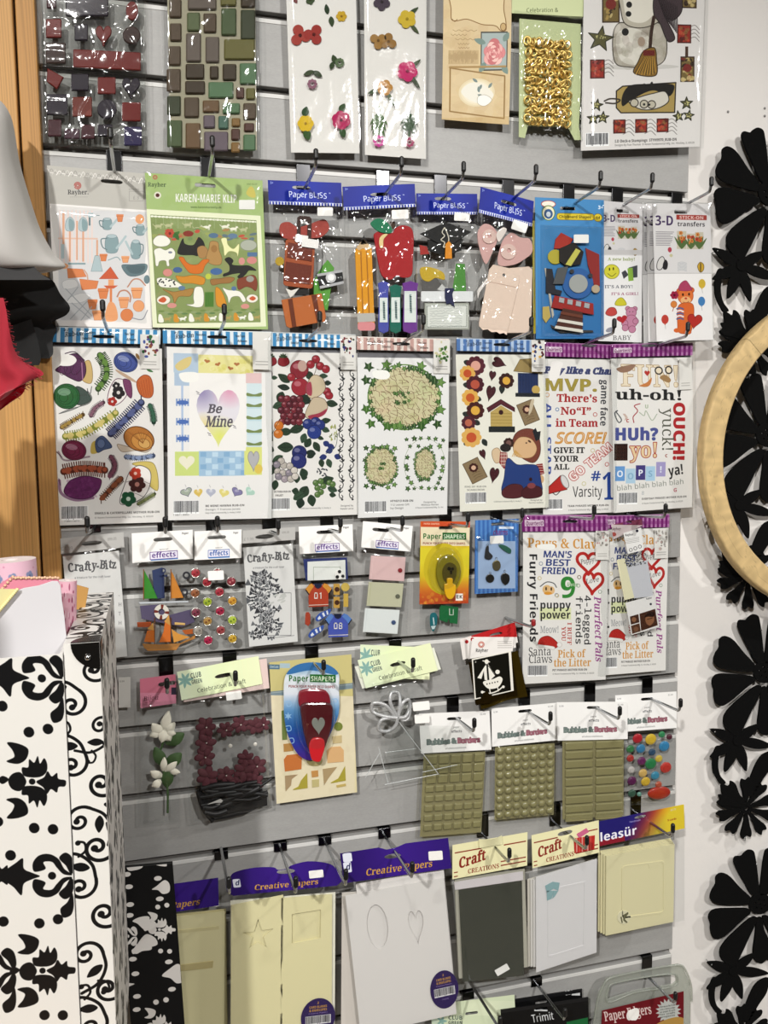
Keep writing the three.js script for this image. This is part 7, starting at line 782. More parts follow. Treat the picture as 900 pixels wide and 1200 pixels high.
{ // ribbons pack
  const k = [410, 730, 4.2857], cr = crop(...k), h = F([420, 774, 503, 753, 514, 786, 427.5, 806], 0.0185), f = F([437, 800, 492, 792, 512, 905, 450, 918], 0.02, 0.026), t = pack('bow_pack', 'pale green headed bag with a silver glitter ribbon bow', 'craft pack', f);
  header(t, h, clubHead, [466, 778], { sw: 0.025, sh: 0.006 }); header(t, F([421, 757, 505, 757, 502, 798, 423, 792], 0.0165), clubHead, [466, 777.5], { name: 'second_header', sw: 0.03, sh: 0.012 }); header(t, F([416, 784, 508, 756, 517, 787, 424, 804], 0.0148), col('#e4e6d8', 0.5), [466, 777.5], { name: 'third_header', sw: 0.036, sh: 0.02 });
  const glit = new THREE.MeshStandardMaterial({ color: 0xf2f3f4, roughness: 0.35, metalness: 0.3, map: grain(128, () => { const v = rnd() < 0.25 ? 255 : 120 + rnd() * 90; return [v, v, v]; }, 6, 1, true) });
  for (const q of [[[230, 470], [160, 400], [110, 400], [110, 440], [160, 460], [230, 470]], [[230, 470], [150, 480], [140, 530], [190, 540], [225, 505], [230, 470]], [[230, 465], [195, 390], [205, 345], [240, 350], [245, 400], [235, 465]], [[235, 465], [260, 390], [290, 380], [295, 430], [270, 465], [235, 468]]]) { const L = q.map((p, i) => f.px(...cr(...p), 0.006 + 0.003 * Math.sin(i * 1.7))), g = new THREE.TubeGeometry(new THREE.CatmullRomCurve3(L, false, 'centripetal'), 40, 0.0029, 7); part(t, 'bow_loop', g, glit); }
  part(t, 'bow_tail', tube([[235, 470], [268, 485], [290, 470], [298, 400]].map((p) => f.px(...cr(...p), 0.0065)), 0.0017, 24, 7), glit); part(t, 'clear_ribbon', tube([[235, 468], [290, 440], [320, 400], [300, 380], [270, 420], [250, 470]].map((p) => f.px(...cr(...p), 0.004)), 0.0026, 30, 8), M.filmSoft);
  sticker(t, f, cr, 308, 388, 392, 432, 0.008, -6); sticker(t, f, cr, 318, 452, 392, 496, 0.0075, -4);
  part(t, 'bag', film(f, { bulge: 0.006, crinkle: 0.001, s: 211, nx: 22, ny: 40 }), M.film, 'clear plastic bag');
  const edgeM = new THREE.MeshPhysicalMaterial({ color: 0xe9ecec, roughness: 0.2, transmission: 0.55, thickness: 0 }); const E = (a, b, dz) => part(t, 'folded_film_edge', rod(f.px(...cr(...a), dz), f.px(...cr(...b), dz), 0.0006, 6), edgeM);
  E([240, 490], [438, 752], 0.008); E([438, 752], [170, 805], 0.006); E([145, 650], [75, 772], 0.004); E([140, 620], [188, 800], 0.005); E([170, 645], [325, 625], 0.006); E([360, 745], [535, 708], 0.004);
  const s1 = F([444, 880, 480, 840, 513, 906, 432, 912], 0.03); part(t, 'loose_film', film(F([470, 842, 545, 858, 545, 896, 440, 912], 0.028), { bulge: 0.003, crinkle: 0.001, s: 215, nx: 18, ny: 18 }), M.filmSoft, 'second clear flap');
}
{ // black and gold stencils
  const k = [410, 730, 4.2857], cr = crop(...k), names4 = [['front pack of black stencils with a white rocking ship, gold foil below', 0.034], ['black stencil pack second from the front on the red tipped hook', 0.028], ['black stencil pack tilted left at the back of the red tipped hook', 0.022]];
  const qs = [[550.5, 748.7, 604.5, 740.5, 604, 812, 557, 821], [544, 748, 600, 738, 612, 818, 559, 832], [536, 751, 592, 734, 606, 822, 557, 826]];
  const hs = [[551, 748.7, 605, 740.5, 598.5, 762.7, 553, 772], [546, 746, 603, 736, 604, 757, 549, 774], [538, 748.5, 604, 730, 606, 752, 543, 774]];
  names4.forEach(([label, z], i) => {
    const f = F(qs[i], z), h = F(hs[i], z + 0.001), t = pack('stencil_pack', label, 'craft pack', f, 'stencil packs on the red tipped hook');
    header(t, h, paper(print(h, 240, k, '#e7e4e0', (c) => { R(c, 520, -20, 880, 70, '#b8282a'); if (!i) { R(c, 600, 78, 840, 200, '#e7e4e0'); for (const r of [10, 5]) ell(c, 660, 108, r + 4, r + 4, null, 0, '#b8472c', 3); T(c, 'Rayher', 632, 146, 24, '#4c4a4a', { b: 1, w: 62 }); for (let j = 0; j < 4; j++) R(c, 740, 92 + j * 10, 812, 95 + j * 10, '#b4b0ac'); for (let j = 0; j < 5; j++) ell(c, 640 + j * 16, 48 + (j % 2) * 8, 14, 10, j % 2 ? '#e2d6d2' : '#b8282a', 20); line(c, [[700, 40], [830, 18]], '#c93a3a', 12); } else for (let j = 0; j < 6; j++) ell(c, 560 + j * 14, 70 + (j % 3) * 12, 9, 9, j % 2 ? '#e8dcd8' : '#a82024'); }), 0.45), [581, 743.5], { sw: 0.022, sh: 0.006 });
    if (!i) { const g = F([553, 772, 598.5, 762.7, 602, 809, 556, 820], z + 0.0012); part(t, 'stencil_border', plate(g, full, { t: 0.0006 }), col('#e4e0d6', 0.5)); part(t, 'stencil', plate(g, rect(0.03, 0.03, 0.93, 0.97), { dz: 0.0007, t: 0.0004 }), paper(print(g, 300, k, '#16140f', (c) => { const W = '#e4e1d8'; line(c, [[668, 190], [700, 195]], W, 5); ell(c, 686, 194, 10, 12, W); poly(c, [[684, 205], [640, 275], [660, 280], [672, 240], [676, 285], [690, 288]], W); poly(c, [[692, 205], [730, 262], [700, 290]], W); line(c, [[640, 262], [684, 210], [728, 262]], '#16140f', 3); ell(c, 740, 245, 11, 11, W); blob(c, [[668, 296], [720, 280], [752, 268], [765, 280], [745, 320], [700, 330], [680, 318]], W); for (let i2 = 0; i2 < 5; i2++) ell(c, 688 + i2 * 13, 306 - i2 * 3, 3, 4, '#16140f'); line(c, [[668, 344], [700, 352], [740, 340], [768, 318]], W, 6); line(c, [[700, 326], [704, 350]], W, 5); line(c, [[740, 318], [744, 340]], W, 5); ell(c, 664, 346, 7, 7, W); ell(c, 769, 320, 7, 7, W); T(c, 'x', 628, 200, 14, W); }), 0.35), 'black stencil with a white rocking ship'); }
    part(t, 'gold_foil_sheet', sheet(F(i === 1 ? [552, 775, 606, 764, 618, 814, 562, 832] : [548, 776, 600, 766, 606, 815, 558, 826], z - 0.001), { bend: (u, v) => 0.004 * Math.sin(u * 6 + i) * v }), flat(i ? 0x5c4a14 : 0x3a2c10, 0.22, { metalness: 0.8 }), 'dark gold foil');
  });
}
// four packs of clear bubbles
const bubHead = (() => { const f = F([576, 830, 652, 823.6, 653, 867, 576, 875], 0.014); return paper(print(f, 420, null, '#edecea', (c) => { const { W, H } = c; T(c, 'paper', W * 0.47, H * 0.4, H * 0.06, '#6a6a6c'); T(c, 'effects', W * 0.44, H * 0.52, H * 0.09, '#55555a', { w: W * 0.15, b: 1 }); const s = 'Bubbles & Borders'; c.font = `bold ${H * 0.19}px sans-serif`; let x = W * 0.08; for (let i = 0; i < s.length; i++) { c.font = `bold ${H * 0.19}px sans-serif`; T(c, s[i], x, H * 0.79 + (i % 2) * 2, H * 0.19, i < 9 ? '#c4cac6' : '#d2aeb6', { b: 1, k: i < 9 ? '#4a5450' : '#6a3c48', lw: 5 }); T(c, s[i], x, H * 0.79 + (i % 2) * 2, H * 0.19, i < 9 ? '#7d8a86' : '#a8707e', { b: 1 }); x += c.measureText(s[i]).width * 0.82; } T(c, 'self adhesive embellishments', W * 0.34, H * 0.93, H * 0.06, '#6a6a6c', { w: W * 0.3 }); T(c, '0.99', W * 0.03, H * 0.12, H * 0.06, '#77777a'); T(c, '£2.49', W * 0.86, H * 0.1, H * 0.06, '#77777a'); }), 0.45); })();
{
  const pane = new THREE.MeshPhysicalMaterial({ color: 0xd6cfa2, transmission: 0.7, thickness: 0, roughness: 0.25 }), bub = new THREE.MeshPhysicalMaterial({ color: 0x8a845c, roughness: 0.35, clearcoat: 1, clearcoatRoughness: 0.12, specularIntensity: 0.6 });
  const mk = (label, hq, s, bq, z, sd) => { const f = F(bq, z), t = pack('bubble_pack', label, 'sticker pack', f, 'bubble sticker packs'); header(t, F(hq, z + 0.003), bubHead, s, { sw: 0.024, sh: 0.005, t: 0.0009 }); part(t, 'bag', film(f, { bulge: 0.006, crinkle: 0.001, s: sd, nx: 24, ny: 36, dz: 0.0016 }), M.film, 'clear plastic bag'); return [t, f]; };
  const bar = (f, w, h, d) => { const g = rbox(w, h, d, d * 0.8, 3); return g; };
  { const [t, f] = mk('bubble sticker pack with rows of small square bubbles, partly behind the bow bag', [490, 836, 574, 833, 575, 878, 494, 883], [532, 842], [492, 880, 575, 876, 567, 979, 490, 985], 0.014, 221); part(t, 'sticker_sheet', plate(f, rect(0.04, 0.04, 0.94, 0.96), { t: 0.0004 }), pane); for (let j = 0; j < 8; j++) { const n = j < 3 ? 5 : 6; for (let i = 0; i < n; i++) { const g = bar(f, (f.w * 0.86) / n * 0.86, f.h * (j < 3 ? 0.1 : 0.075), 0.0048); put(t, 'bubble', g, bub, f.P(0.07 + ((i + 0.5) * 0.86) / n, 0.1 + j * 0.108, 0.0016), f.q); } } }
  { const [t, f] = mk('bubble sticker pack with nine rows of small round domes', [576, 830, 652, 823.6, 653, 867, 576, 875], [615, 833], [577, 873, 653, 866, 650, 958, 578, 963], 0.014, 225); part(t, 'sticker_sheet', plate(f, rect(0.03, 0.04, 0.97, 0.97), { t: 0.0004 }), pane); const g = new THREE.SphereGeometry(f.w * 0.058, 14, 7, 0, 6.3, 0, Math.PI / 2); g.rotateX(Math.PI / 2); g.scale(1, 1, 0.85); for (let j = 0; j < 9; j++) for (let i = 0; i < 7; i++) put(t, 'bubble', g, bub, f.P(0.1 + i * 0.133, 0.09 + j * 0.102, 0.0006), f.q); }
  { const [t, f] = mk('bubble sticker pack with two columns of long flat bars', [652, 823, 735, 822, 735, 866, 653.6, 867.6], [695, 829], [653, 866, 735, 864, 731, 957, 657, 964], 0.02, 229); part(t, 'sticker_sheet', plate(f, rect(0.05, 0.01, 0.97, 0.97), { t: 0.0004 }), pane); const g = bar(f, f.w * 0.41, f.h * 0.095, 0.0048); for (let j = 0; j < 9; j++) for (let i = 0; i < 2; i++) put(t, 'bubble', g, bub, f.P(0.29 + i * 0.45, 0.08 + j * 0.109, 0.0016), f.q); }
  { const [t, f] = mk('bubble sticker pack with round coloured gems, rightmost of the four', [720, 815, 793, 810, 792, 853, 722, 858], [758, 819], [724, 855, 793, 851, 790, 941, 728, 943], 0.013, 233), cr = crop(640, 800, 5.294); [[565, 345, 30, '#b02a34'], [647, 350, 34, '#d0b03c'], [715, 320, 20, '#3c8a5c'], [762, 335, 18, '#5c2c3c'], [585, 408, 28, '#3c7ca4'], [730, 393, 32, '#3c84b0'], [520, 410, 24, '#3f7a4c'], [655, 430, 22, '#35506c'], [520, 468, 22, '#a83a34'], [590, 485, 26, '#6a2c5c'], [697, 470, 22, '#c9b04a'], [647, 502, 34, '#2f7c4c'], [740, 525, 34, '#b83c34'], [525, 540, 22, '#b9b4b0'], [598, 560, 26, '#c9a864'], [674, 575, 26, '#3f88a4'], [530, 608, 28, '#5c2450'], [615, 612, 28, '#c9a83c'], [530, 685, 24, '#3a5a4a'], [575, 690, 14, '#6c9a8c'], [695, 630, 20, '#b0543c']].forEach(([x, y, r, k2]) => { const d = part(t, 'gem', dome(f, cr, x, y, r, r, 0.0032, 0.0008), gloss(k2, 0.08)); part(d, 'gem_ring', plate(f, circle(x, y, r * 0.55, 16), { cr, dz: 0.0034, t: 0.0006, holes: [circle(x, y, r * 0.3, 12)] }), gloss(k2, 0.05)); }); part(t, 'gem', dome(f, cr, 698, 682, 70, 40, 0.005, 0.001), gloss('#a83424', 0.08), 'large red oval gem'); }
}
[[196, 812, 9, 'holding the pink headed flower pack'], [276, 803, 9, 'holding the plum flower pack'], [379, 790, 9, 'holding the heart punch and die cut card'], [483.5, 787, 9, 'holding the bow pack'], [555, 857, 10, 'holding the small square bubbles'], [644, 849, 10, 'holding the round bubble domes'], [725, 842.5, 10, 'holding the long bubble bars'], [796, 833, 10, 'holding the coloured gem bubbles']].forEach(([x, y, k, w]) => hook(x, y, k, 0.092, w, { drop: 0.03, tip: 0.017 }));

// ---------------------------------------------------------------- sixth row: card blanks
const cpHead = (() => { const f = F([271, 1020, 388, 1010, 397, 1037, 271, 1050], 0.05); return paper(print(f, 480, null, '#3a1f7a', (c) => { const { W, H } = c; c.fillStyle = grad(c, 0, 0, W, 0, '#2f1a66', '#42248a', '#38207a'); c.fillRect(0, 0, W, H); T(c, 'Creative Papers', W * 0.2, H * 0.86, H * 0.3, '#d2a24c', { f: 'serif', b: 1, i: 1, w: W * 0.62 }); c.fillStyle = '#dfe2ee'; for (const y of [0.34]) { c.beginPath(); c.roundRect(W * 0.015, H * y, W * 0.07, H * 0.34, 6); c.fill(); T(c, 'd', W * 0.03, H * (y + 0.26), H * 0.28, '#2a2f5c', { b: 1, i: 1 }); } }), 0.35); })();
const cpSeal = (t, f, cr, x, y, r) => { const p = plate(f, circle(x, y, r, 40), { cr, dz: 0.005, t: 0.0004 }), a = f.uv(...cr(x - r, y - r)), b = f.uv(...cr(x + r, y + r)), s = f.sub(a[0], b[0], a[1], b[1], 0.0048); p.dispose(); return part(t, 'round_seal', plate(s, circle(0.5, 0.5, 0.5, 40), { t: 0.0004 }), sealMat(s), 'round purple price seal'); };
let sealM; const sealMat = (s) => (sealM ??= paper(print(s, 200, null, '#2f1a5c', (c) => { T(c, '2', 100, 34, 20, '#d2a24c', { b: 1, a: 'center' }); T(c, 'CARD BLANKS', 48, 58, 20, '#d2a24c', { b: 1, w: 104 }); T(c, '& ENVELOPES', 48, 78, 20, '#d2a24c', { b: 1, w: 104 }); T(c, 'Creative Papers', 44, 92, 9, '#b9a4d4', { w: 112 }); barcode(c, 28, 106, 172, 154, '#e9e7ea'); T(c, 'creativity', 76, 178, 12, '#a99ac4', { w: 48 }); }), 0.4));
const lobed = smooth([[0, 0.25], [0.06, 0.06], [0.25, -0.04], [0.42, 0.02], [0.46, 0.14], [0.54, 0.14], [0.58, 0.02], [0.75, -0.1], [0.92, 0.02], [1, 0.2], [1, 1], [0.5, 1], [0, 1]], 4).filter((p) => p[1] < 1.001);
function blankPack(label, hq, s, bq, z, sd, group, m, headPts, name = 'card_blank_pack') { const f = F(bq, z), h = F(hq, z + 0.006), t = pack(name, label, 'card blanks', f, group); part(t, 'header', plate(h, headPts ?? full, { t: 0.0008, holes: s ? [slot(h, s[0], s[1], 0.026, 0.0075)] : [] }), m ?? cpHead); return [t, f, h]; }
const cream = col('#e6deb2', 0.55), cream2 = col('#dad0a2', 0.55), blankW = col('#e2dedb', 0.55);
{ const [t, f] = blankPack('cream card blanks pack, leftmost and partly hidden by the black damask box', [128, 1046, 255, 1028.6, 257, 1060.6, 128, 1080], null, [162, 1082, 264, 1064, 266, 1232, 166, 1240], 0.03, 241, 'purple headed card blanks', cpHead), cr = crop(130, 980, 5.456); part(t, 'card_blank', plate(f, full, { t: 0.0016 }), cream); part(t, 'card_blank', plate(f.off(-0.003), rect(0.05, -0.01, 1.01, 1), { t: 0.0016 }), cream2); part(t, 'embossed_panel', plate(f, [[330, 605], [690, 570], [690, 590], [330, 625]], { cr, dz: 0.0016, t: 0.0006 }), cream2); part(t, 'embossed_panel', plate(f, [[330, 830], [655, 790], [650, 835], [330, 870]], { cr, dz: 0.0016, t: 0.0009, bevel: 0.0003 }), col('#c9bb88', 0.55), 'darker cream band'); part(t, 'bag', film(f.sub(-0.02, 1.02, -0.08, 1.01), { bulge: 0.003, crinkle: 0.0006, s: 243, dz: 0.004 }), M.film); sticker(t, F([128, 1046, 255, 1028.6, 257, 1060.6, 128, 1080], 0.036), cr, 598, 395, 690, 448, 0.0004, -4); }
{ const [t, f, h] = blankPack('cream card blanks with a cut out star and square under a purple header', [271, 1020, 388, 1010, 397, 1037, 271, 1050], [335, 1021], [271, 1059, 391, 1043, 392, 1236, 270, 1246], 0.05, 245, 'purple headed card blanks', cpHead, lobed), cr = crop(250, 970, 5.217); const star = [[272, 548], [296, 618], [366, 608], [305, 658], [325, 722], [268, 690], [218, 726], [238, 660], [176, 632], [246, 626]], sq = [[478, 520], [655, 492], [652, 665], [478, 698]];
  const L = [[108, 465], [425, 402], [418, 1300], [104, 1300]], Rr = [[425, 402], [735, 378], [732, 1300], [418, 1300]]; part(t, 'card_blank', plate(f, L, { cr, t: 0.0008, dz: 0.003, holes: [star] }), cream); part(t, 'card_blank', plate(f, Rr.map(([x, y]) => [x - 12, y + 20]), { cr, t: 0.0008, dz: 0.003, holes: [sq] }), cream); part(t, 'card_inside', plate(f, rect(0.01, 0.03, 0.97, 1), { t: 0.0008 }), cream); part(t, 'envelope', plate(f.off(-0.0016), rect(0, 0, 1.01, 1), { t: 0.0012 }), col('#ece9da', 0.55), 'white envelope'); cpSeal(t, f, cr, 636, 1145, 104); sticker(t, h, cr, 584, 258, 672, 304, 0.0009, -6); part(t, 'bag', film(f.sub(-0.02, 1.02, -0.05, 1.01), { bulge: 0.003, crinkle: 0.0006, s: 247, dz: 0.0058 }), M.film); }
{ const [t, f, h] = blankPack('white card blanks with a cut out oval under a tilted purple header', [398, 996, 525, 984, 529, 1015, 403, 1037], [460, 1003], [405, 1046, 518, 1029, 535, 1184, 421, 1214], 0.052, 249, 'purple headed card blanks', cpHead, [[0, 0.05], [0.35, 0.02], [0.42, 0.12], [0.5, 0.1], [0.6, 0.0], [1, 0], [1, 1], [0, 1]]), cr = crop(380, 960, 5); const ov = circle(308, 620, 62, 40, 128).map(([x, y]) => [x + (y - 620) * 0.08, y]), hrt = heartPts(535, 610, 90, 200, -6);
  part(t, 'card_blank', plate(f, full, { t: 0.0008, dz: 0.0032, holes: [ov, hrt].map((q) => q.map((p) => f.uv(...cr(...p)))) }), blankW); part(t, 'card_inside', plate(f, rect(0.01, 0.01, 0.99, 0.99), { t: 0.0008 }), blankW); part(t, 'envelope', plate(F([404, 1046, 440, 1042, 445, 1210, 396, 1216], 0.046), full, { t: 0.0012 }), col('#cfc9c2', 0.6), 'greyer envelope behind'); part(t, 'envelope', plate(f.off(-0.003), rect(0.12, -0.05, 1.02, 0.9), { t: 0.001 }), blankW); cpSeal(t, f, cr, 697, 985, 92); sticker(t, h, cr, 610, 185, 692, 238, 0.0009, -4); part(t, 'bag', film(f.sub(-0.03, 1.03, -0.05, 1.01), { bulge: 0.003, crinkle: 0.0006, s: 251, dz: 0.0058 }), M.film); part(t, 'loose_seal', plate(h, rrect(0.02, 0.06, 0.1, 0.34, 0.03), { dz: 0.0009, t: 0.0002 }), col('#dfe2ee', 0.5)); }
const ccHead = (() => { const f = F([530, 992.5, 618, 973, 617.5, 1016, 530, 1028], 0.05); return paper(print(f, 420, null, '#e6e2b8', (c) => { const { W, H } = c, r = '#8c3024'; R(c, W * 0.03, H * 0.22, W * 0.38, H * 0.255, r); R(c, W * 0.68, H * 0.24, W * 0.98, H * 0.275, r); T(c, 'Craft', W * 0.08, H * 0.72, H * 0.42, r, { f: 'serif', b: 1, i: 1, w: W * 0.36, r: -9, k: r, lw: 3 }); T(c, 'CREATIONS', W * 0.2, H * 0.92, H * 0.19, r, { f: 'serif', b: 1, w: W * 0.42 }); for (const y of [0.8, 0.92]) { R(c, W * 0.02, H * y, W * 0.07, H * (y + 0.03), r); R(c, W * 0.64, H * (y - 0.08), W * 0.98, H * (y - 0.045), r); } }), 0.45); })();
{ const [t, f, h] = blankPack('dark grey card blank in a clear bag under a yellow CREATIONS header', [530, 992.5, 618, 973, 617.5, 1016, 530, 1028], [574, 986], [531, 1031, 614, 1016, 617, 1145, 538, 1155], 0.046, 253, 'yellow headed card blanks', ccHead), cr = crop(510, 960, 6); part(t, 'card_blank', plate(f, [[165, 497], [606, 432], [622, 1095], [195, 1140]], { cr, t: 0.0016 }), col('#45473f', 0.5), 'dark grey card'); part(t, 'envelope', plate(f, [[132, 440], [615, 364], [618, 425], [138, 495]], { cr, dz: 0.0004, t: 0.0008 }), col('#d8d2d4', 0.5), 'white flap'); part(t, 'bent_tab', sheet(F([560, 983, 589, 979, 588, 989, 563, 994], 0.056), { bend: (u, v) => 0.006 * Math.sin(u * 3.1) * (1 - v) }), col('#e6e2b8', 0.5)); for (let i = 0; i < 2; i++) part(t, 'second_card', plate(f.off(-0.003 - i * 0.003), rect(0.02, 0.02, 1.02 + i * 0.02, 0.93), { t: 0.0008 }), col('#b9b6a8', 0.5)); sticker(t, f, cr, 412, 1022, 512, 1068, 0.005, -30); part(t, 'bag', film(f.sub(-0.03, 1.03, -0.04, 1.02), { bulge: 0.0035, crinkle: 0.0006, s: 255, dz: 0.0018 }), M.film, 'clear plastic bag'); }
{ const [t, f, h] = blankPack('white card blank with a pale blue bow and frame under a yellow CREATIONS header', [622, 977, 702, 963, 701.5, 997, 624.5, 1019], [662, 976], [628, 1028, 698, 1005, 699, 1116, 627, 1138], 0.048, 257, 'yellow headed card blanks', ccHead), cr = crop(600, 940, 4.286); const m = col('#dcdadb', 0.5); part(t, 'card_blank', plate(f, full, { t: 0.0012, dz: 0.001 }), m); part(t, 'embossed_frame', plate(f, [[176, 490], [240, 420], [368, 392], [362, 722], [200, 772], [176, 775]], { cr, dz: 0.0022, t: 0.0006, bevel: 0.0002, holes: [[[182, 496], [244, 428], [360, 402], [355, 714], [204, 762], [182, 764]]] }), m); for (let i = 0; i < 3; i++) part(t, 'second_card', plate(f.off(-0.002 - i * 0.0025), rect(-0.03 - i * 0.035, 0.03, 0.98, 0.95), { t: 0.0012 }), col(['#d2d0cd', '#cbc9c4', '#c6c2b8'][i], 0.55));
  part(t, 'pale_bow', bits(f, cr, [[[162, 415], [200, 395], [205, 430], [170, 450]], [[200, 395], [235, 400], [228, 440], [205, 430]], [[170, 440], [205, 440], [195, 480], [172, 490]], [[205, 440], [228, 440], [210, 470], [198, 480]]], { dz: 0.0028, t: 0.0004 }), col('#8fb0b4', 0.5), 'pale blue bow'); part(t, 'pink_sticker', plate(h, [[322, 160], [372, 128], [385, 148], [335, 180]], { cr, dz: 0.0009, t: 0.0003 }), col('#c9688c', 0.5)); part(t, 'red_label', plate(h, [[308, 180], [415, 165], [412, 235], [312, 255]], { cr, dz: 0.0009, t: 0.0003 }), paper(print(h, 120, [600, 940, 4.286], '#b8322c', (c) => { for (let i = 0; i < 6; i++) R(c, 320 + i * 14, 165, 326 + i * 14, 250, i % 2 ? '#c9584c' : '#d9a49a'); }), 0.5)); part(t, 'bag', film(f.sub(-0.03, 1.04, -0.05, 1.02), { bulge: 0.0035, crinkle: 0.0006, s: 259, dz: 0.0034 }), M.film, 'clear plastic bag'); }
{ // cream cards under a sunset coloured header
  const h = F([700, 963.5, 801, 942, 802, 971, 701, 991], 0.046), f = F([711, 1005, 789, 989, 788, 1080, 710, 1094], 0.042), k = [600, 940, 4.286], cr = crop(...k), t = pack('card_blank_pack', 'thick pack of square cream card blanks under a purple and orange header', 'card blanks', f), mm = col('#e0d9b2', 0.55);
  header(t, h, paper(print(h, 420, null, '#2c2474', (c) => { const { W, H } = c; c.fillStyle = grad(c, W * 0.35, 0, W * 0.65, H, '#2a2470', '#33287c', '#8c2c3c', '#c4562c', '#d9a02c', '#d6c03a'); c.fillRect(0, 0, W, H); c.fillStyle = grad(c, 0, 0, W * 0.8, 0, '#2a2470', '#2a247000'); c.fillRect(0, 0, W, H); R(c, 0, H * 0.78, W * 0.3, H, '#8c2434'); T(c, 'Creleasür', W * -0.22, H * 0.82, H * 0.5, '#ecebf2', { b: 1, w: W * 0.66 }); T(c, 'Handmade', W * 0.36, H * 0.3, H * 0.1, '#b9b4dc'); T(c, '£2.75', W * 0.84, H * 0.16, H * 0.1, '#cfcbe0'); T(c, '5 cards', W * 0.8, H * 0.56, H * 0.12, '#8c2c24', { b: 1 }); }), 0.35), [750, 957], { sw: 0.022, sh: 0.005, t: 0.001 });
  for (let i = 0; i < 4; i++) part(t, 'card_blank', plate(f.off(-0.0034 * i), rect(-0.02 - i * 0.022, -0.02 - i * 0.012, 1, 1 - i * 0.006), { t: 0.0022, dz: 0.001 }), mm);
  part(t, 'embossed_frame', plate(f, rrect(545, 315, 760, 580, 18).map(([x, y]) => [x, y - (x - 545) * 0.13]), { cr, dz: 0.0032, t: 0.0008, bevel: 0.0003, holes: [rrect(551, 321, 754, 572, 14).map(([x, y]) => [x, y - (x - 545) * 0.13])] }), mm); part(t, 'embossed_label', plate(f, [[678, 305], [735, 292], [735, 312], [682, 326]], { cr, dz: 0.0032, t: 0.0007, bevel: 0.0002 }), mm); const sl = part(t, 'round_emblem', plate(f, circle(556, 572, 34, 26), { cr, dz: 0.0032, t: 0.0008, bevel: 0.0003 }), col('#dfdabb', 0.5)); part(sl, 'emblem_mark', bits(f, cr, [[[538, 570], [544, 568], [550, 598], [544, 600]], [[552, 560], [576, 545], [578, 552], [560, 580], [574, 596], [568, 600], [552, 586]]], { dz: 0.0041, t: 0.0003 }), col('#6c6a50', 0.5)); part(t, 'bag', film(F([703, 990, 802, 970, 800.7, 1079, 706, 1098], 0.045), { bulge: 0.003, crinkle: 0.0008, s: 263, dz: 0.0012 }), M.film, 'clear plastic bag');
}
[[268.5, 1047, 'at the left, holding the half hidden cream blanks'], [346.5, 1046, 'holding the star and square card blanks'], [405, 1037, 'between the cream and white card blanks'], [482.5, 1028, 'holding the oval card blanks']].forEach(([x, y, w]) => hook(x, y, 12, 0.147, w, { drop: 0.01, tip: 0.02, rise: 0.06 }));
[[596, 1010, 'holding the dark grey card blank'], [686.5, 995, 'holding the framed white card blank'], [787, 980.5, 'holding the square cream card blanks']].forEach(([x, y, w]) => hook(x, y, 12, 0.105, w, { tip: 0.019 }));

// ---------------------------------------------------------------- bottom row
{ const f = F([505, 1180, 602, 1163, 610, 1290, 512, 1300], 0.02), k = [500, 1120, 4.286], t = pack('green_header_pack', 'top of a pale green headed pack at the bottom edge below the dark grey blank', 'craft pack', f); header(t, f, paper(print(f, 300, k, '#d5dfc0', (c) => { R(c, 0, 300, 60, 343, '#c9d8c4'); for (let i = 0; i < 5; i++) leaf(c, 80, 330, 26, 12, i * 72, '#8fb4ac'); T(c, 'CLUB', 110, 322, 28, '#4d5a58', { b: 1 }); T(c, 'GREEN', 110, 345, 22, '#4d5a58', { b: 1 }); R(c, 205, 225, 440, 300, '#dde5c8'); }), 0.45), [552.5, 1187], { sw: 0.022, sh: 0.005 }); hook(585, 1205, 15, 0.13, 'holding the pale green header at the bottom', {}); }
{ [[F([587, 1187, 688.5, 1164, 692, 1290, 590, 1300], 0.03), 'black tool pack lettered Trimit in front of its twin at the bottom', 0], [F([584, 1178, 681, 1154, 686, 1280, 588, 1290], 0.018), 'black tool pack behind its lettered twin at the bottom', 1]].forEach(([f, label, i]) => { const t = pack('trimmer_pack', label, 'tool pack', f, 'black trimmer packs'); header(t, f, paper(print(f, 380, [500, 1120, 4.286], '#121213', (c) => { if (i) { T(c, 'easy', 388, 268, 26, '#cfd2d4', { b: 1, r: -13 }); R(c, 725, 172, 768, 196, '#d5d7d8'); T(c, '◁CE', 680, 200, 26, '#d5d7d8', { b: 1, w: 42, r: -12 }); } else { R(c, 540, 270, 605, 278, '#cfd2d4'); T(c, 'Trimit', 530, 336, 54, '#dfe2e4', { w: 110, r: -10 }); poly(c, [[700, 330], [808, 305], [810, 350], [700, 360]], '#1f6a3c'); } }), 0.3), i ? [634, 1174] : [634, 1181], { sw: 0.022, sh: 0.005, t: 0.0014 }); part(t, 'pack_fold', plate(f, [[0, 0], [1, 0], [0.99, 0.03], [0.01, 0.03]], { dz: 0.0014, t: 0.0008 }), col('#1c1c1e', 0.3)); }); hook(661, 1195, 15, 0.1, 'holding the black trimmer packs', {}); }
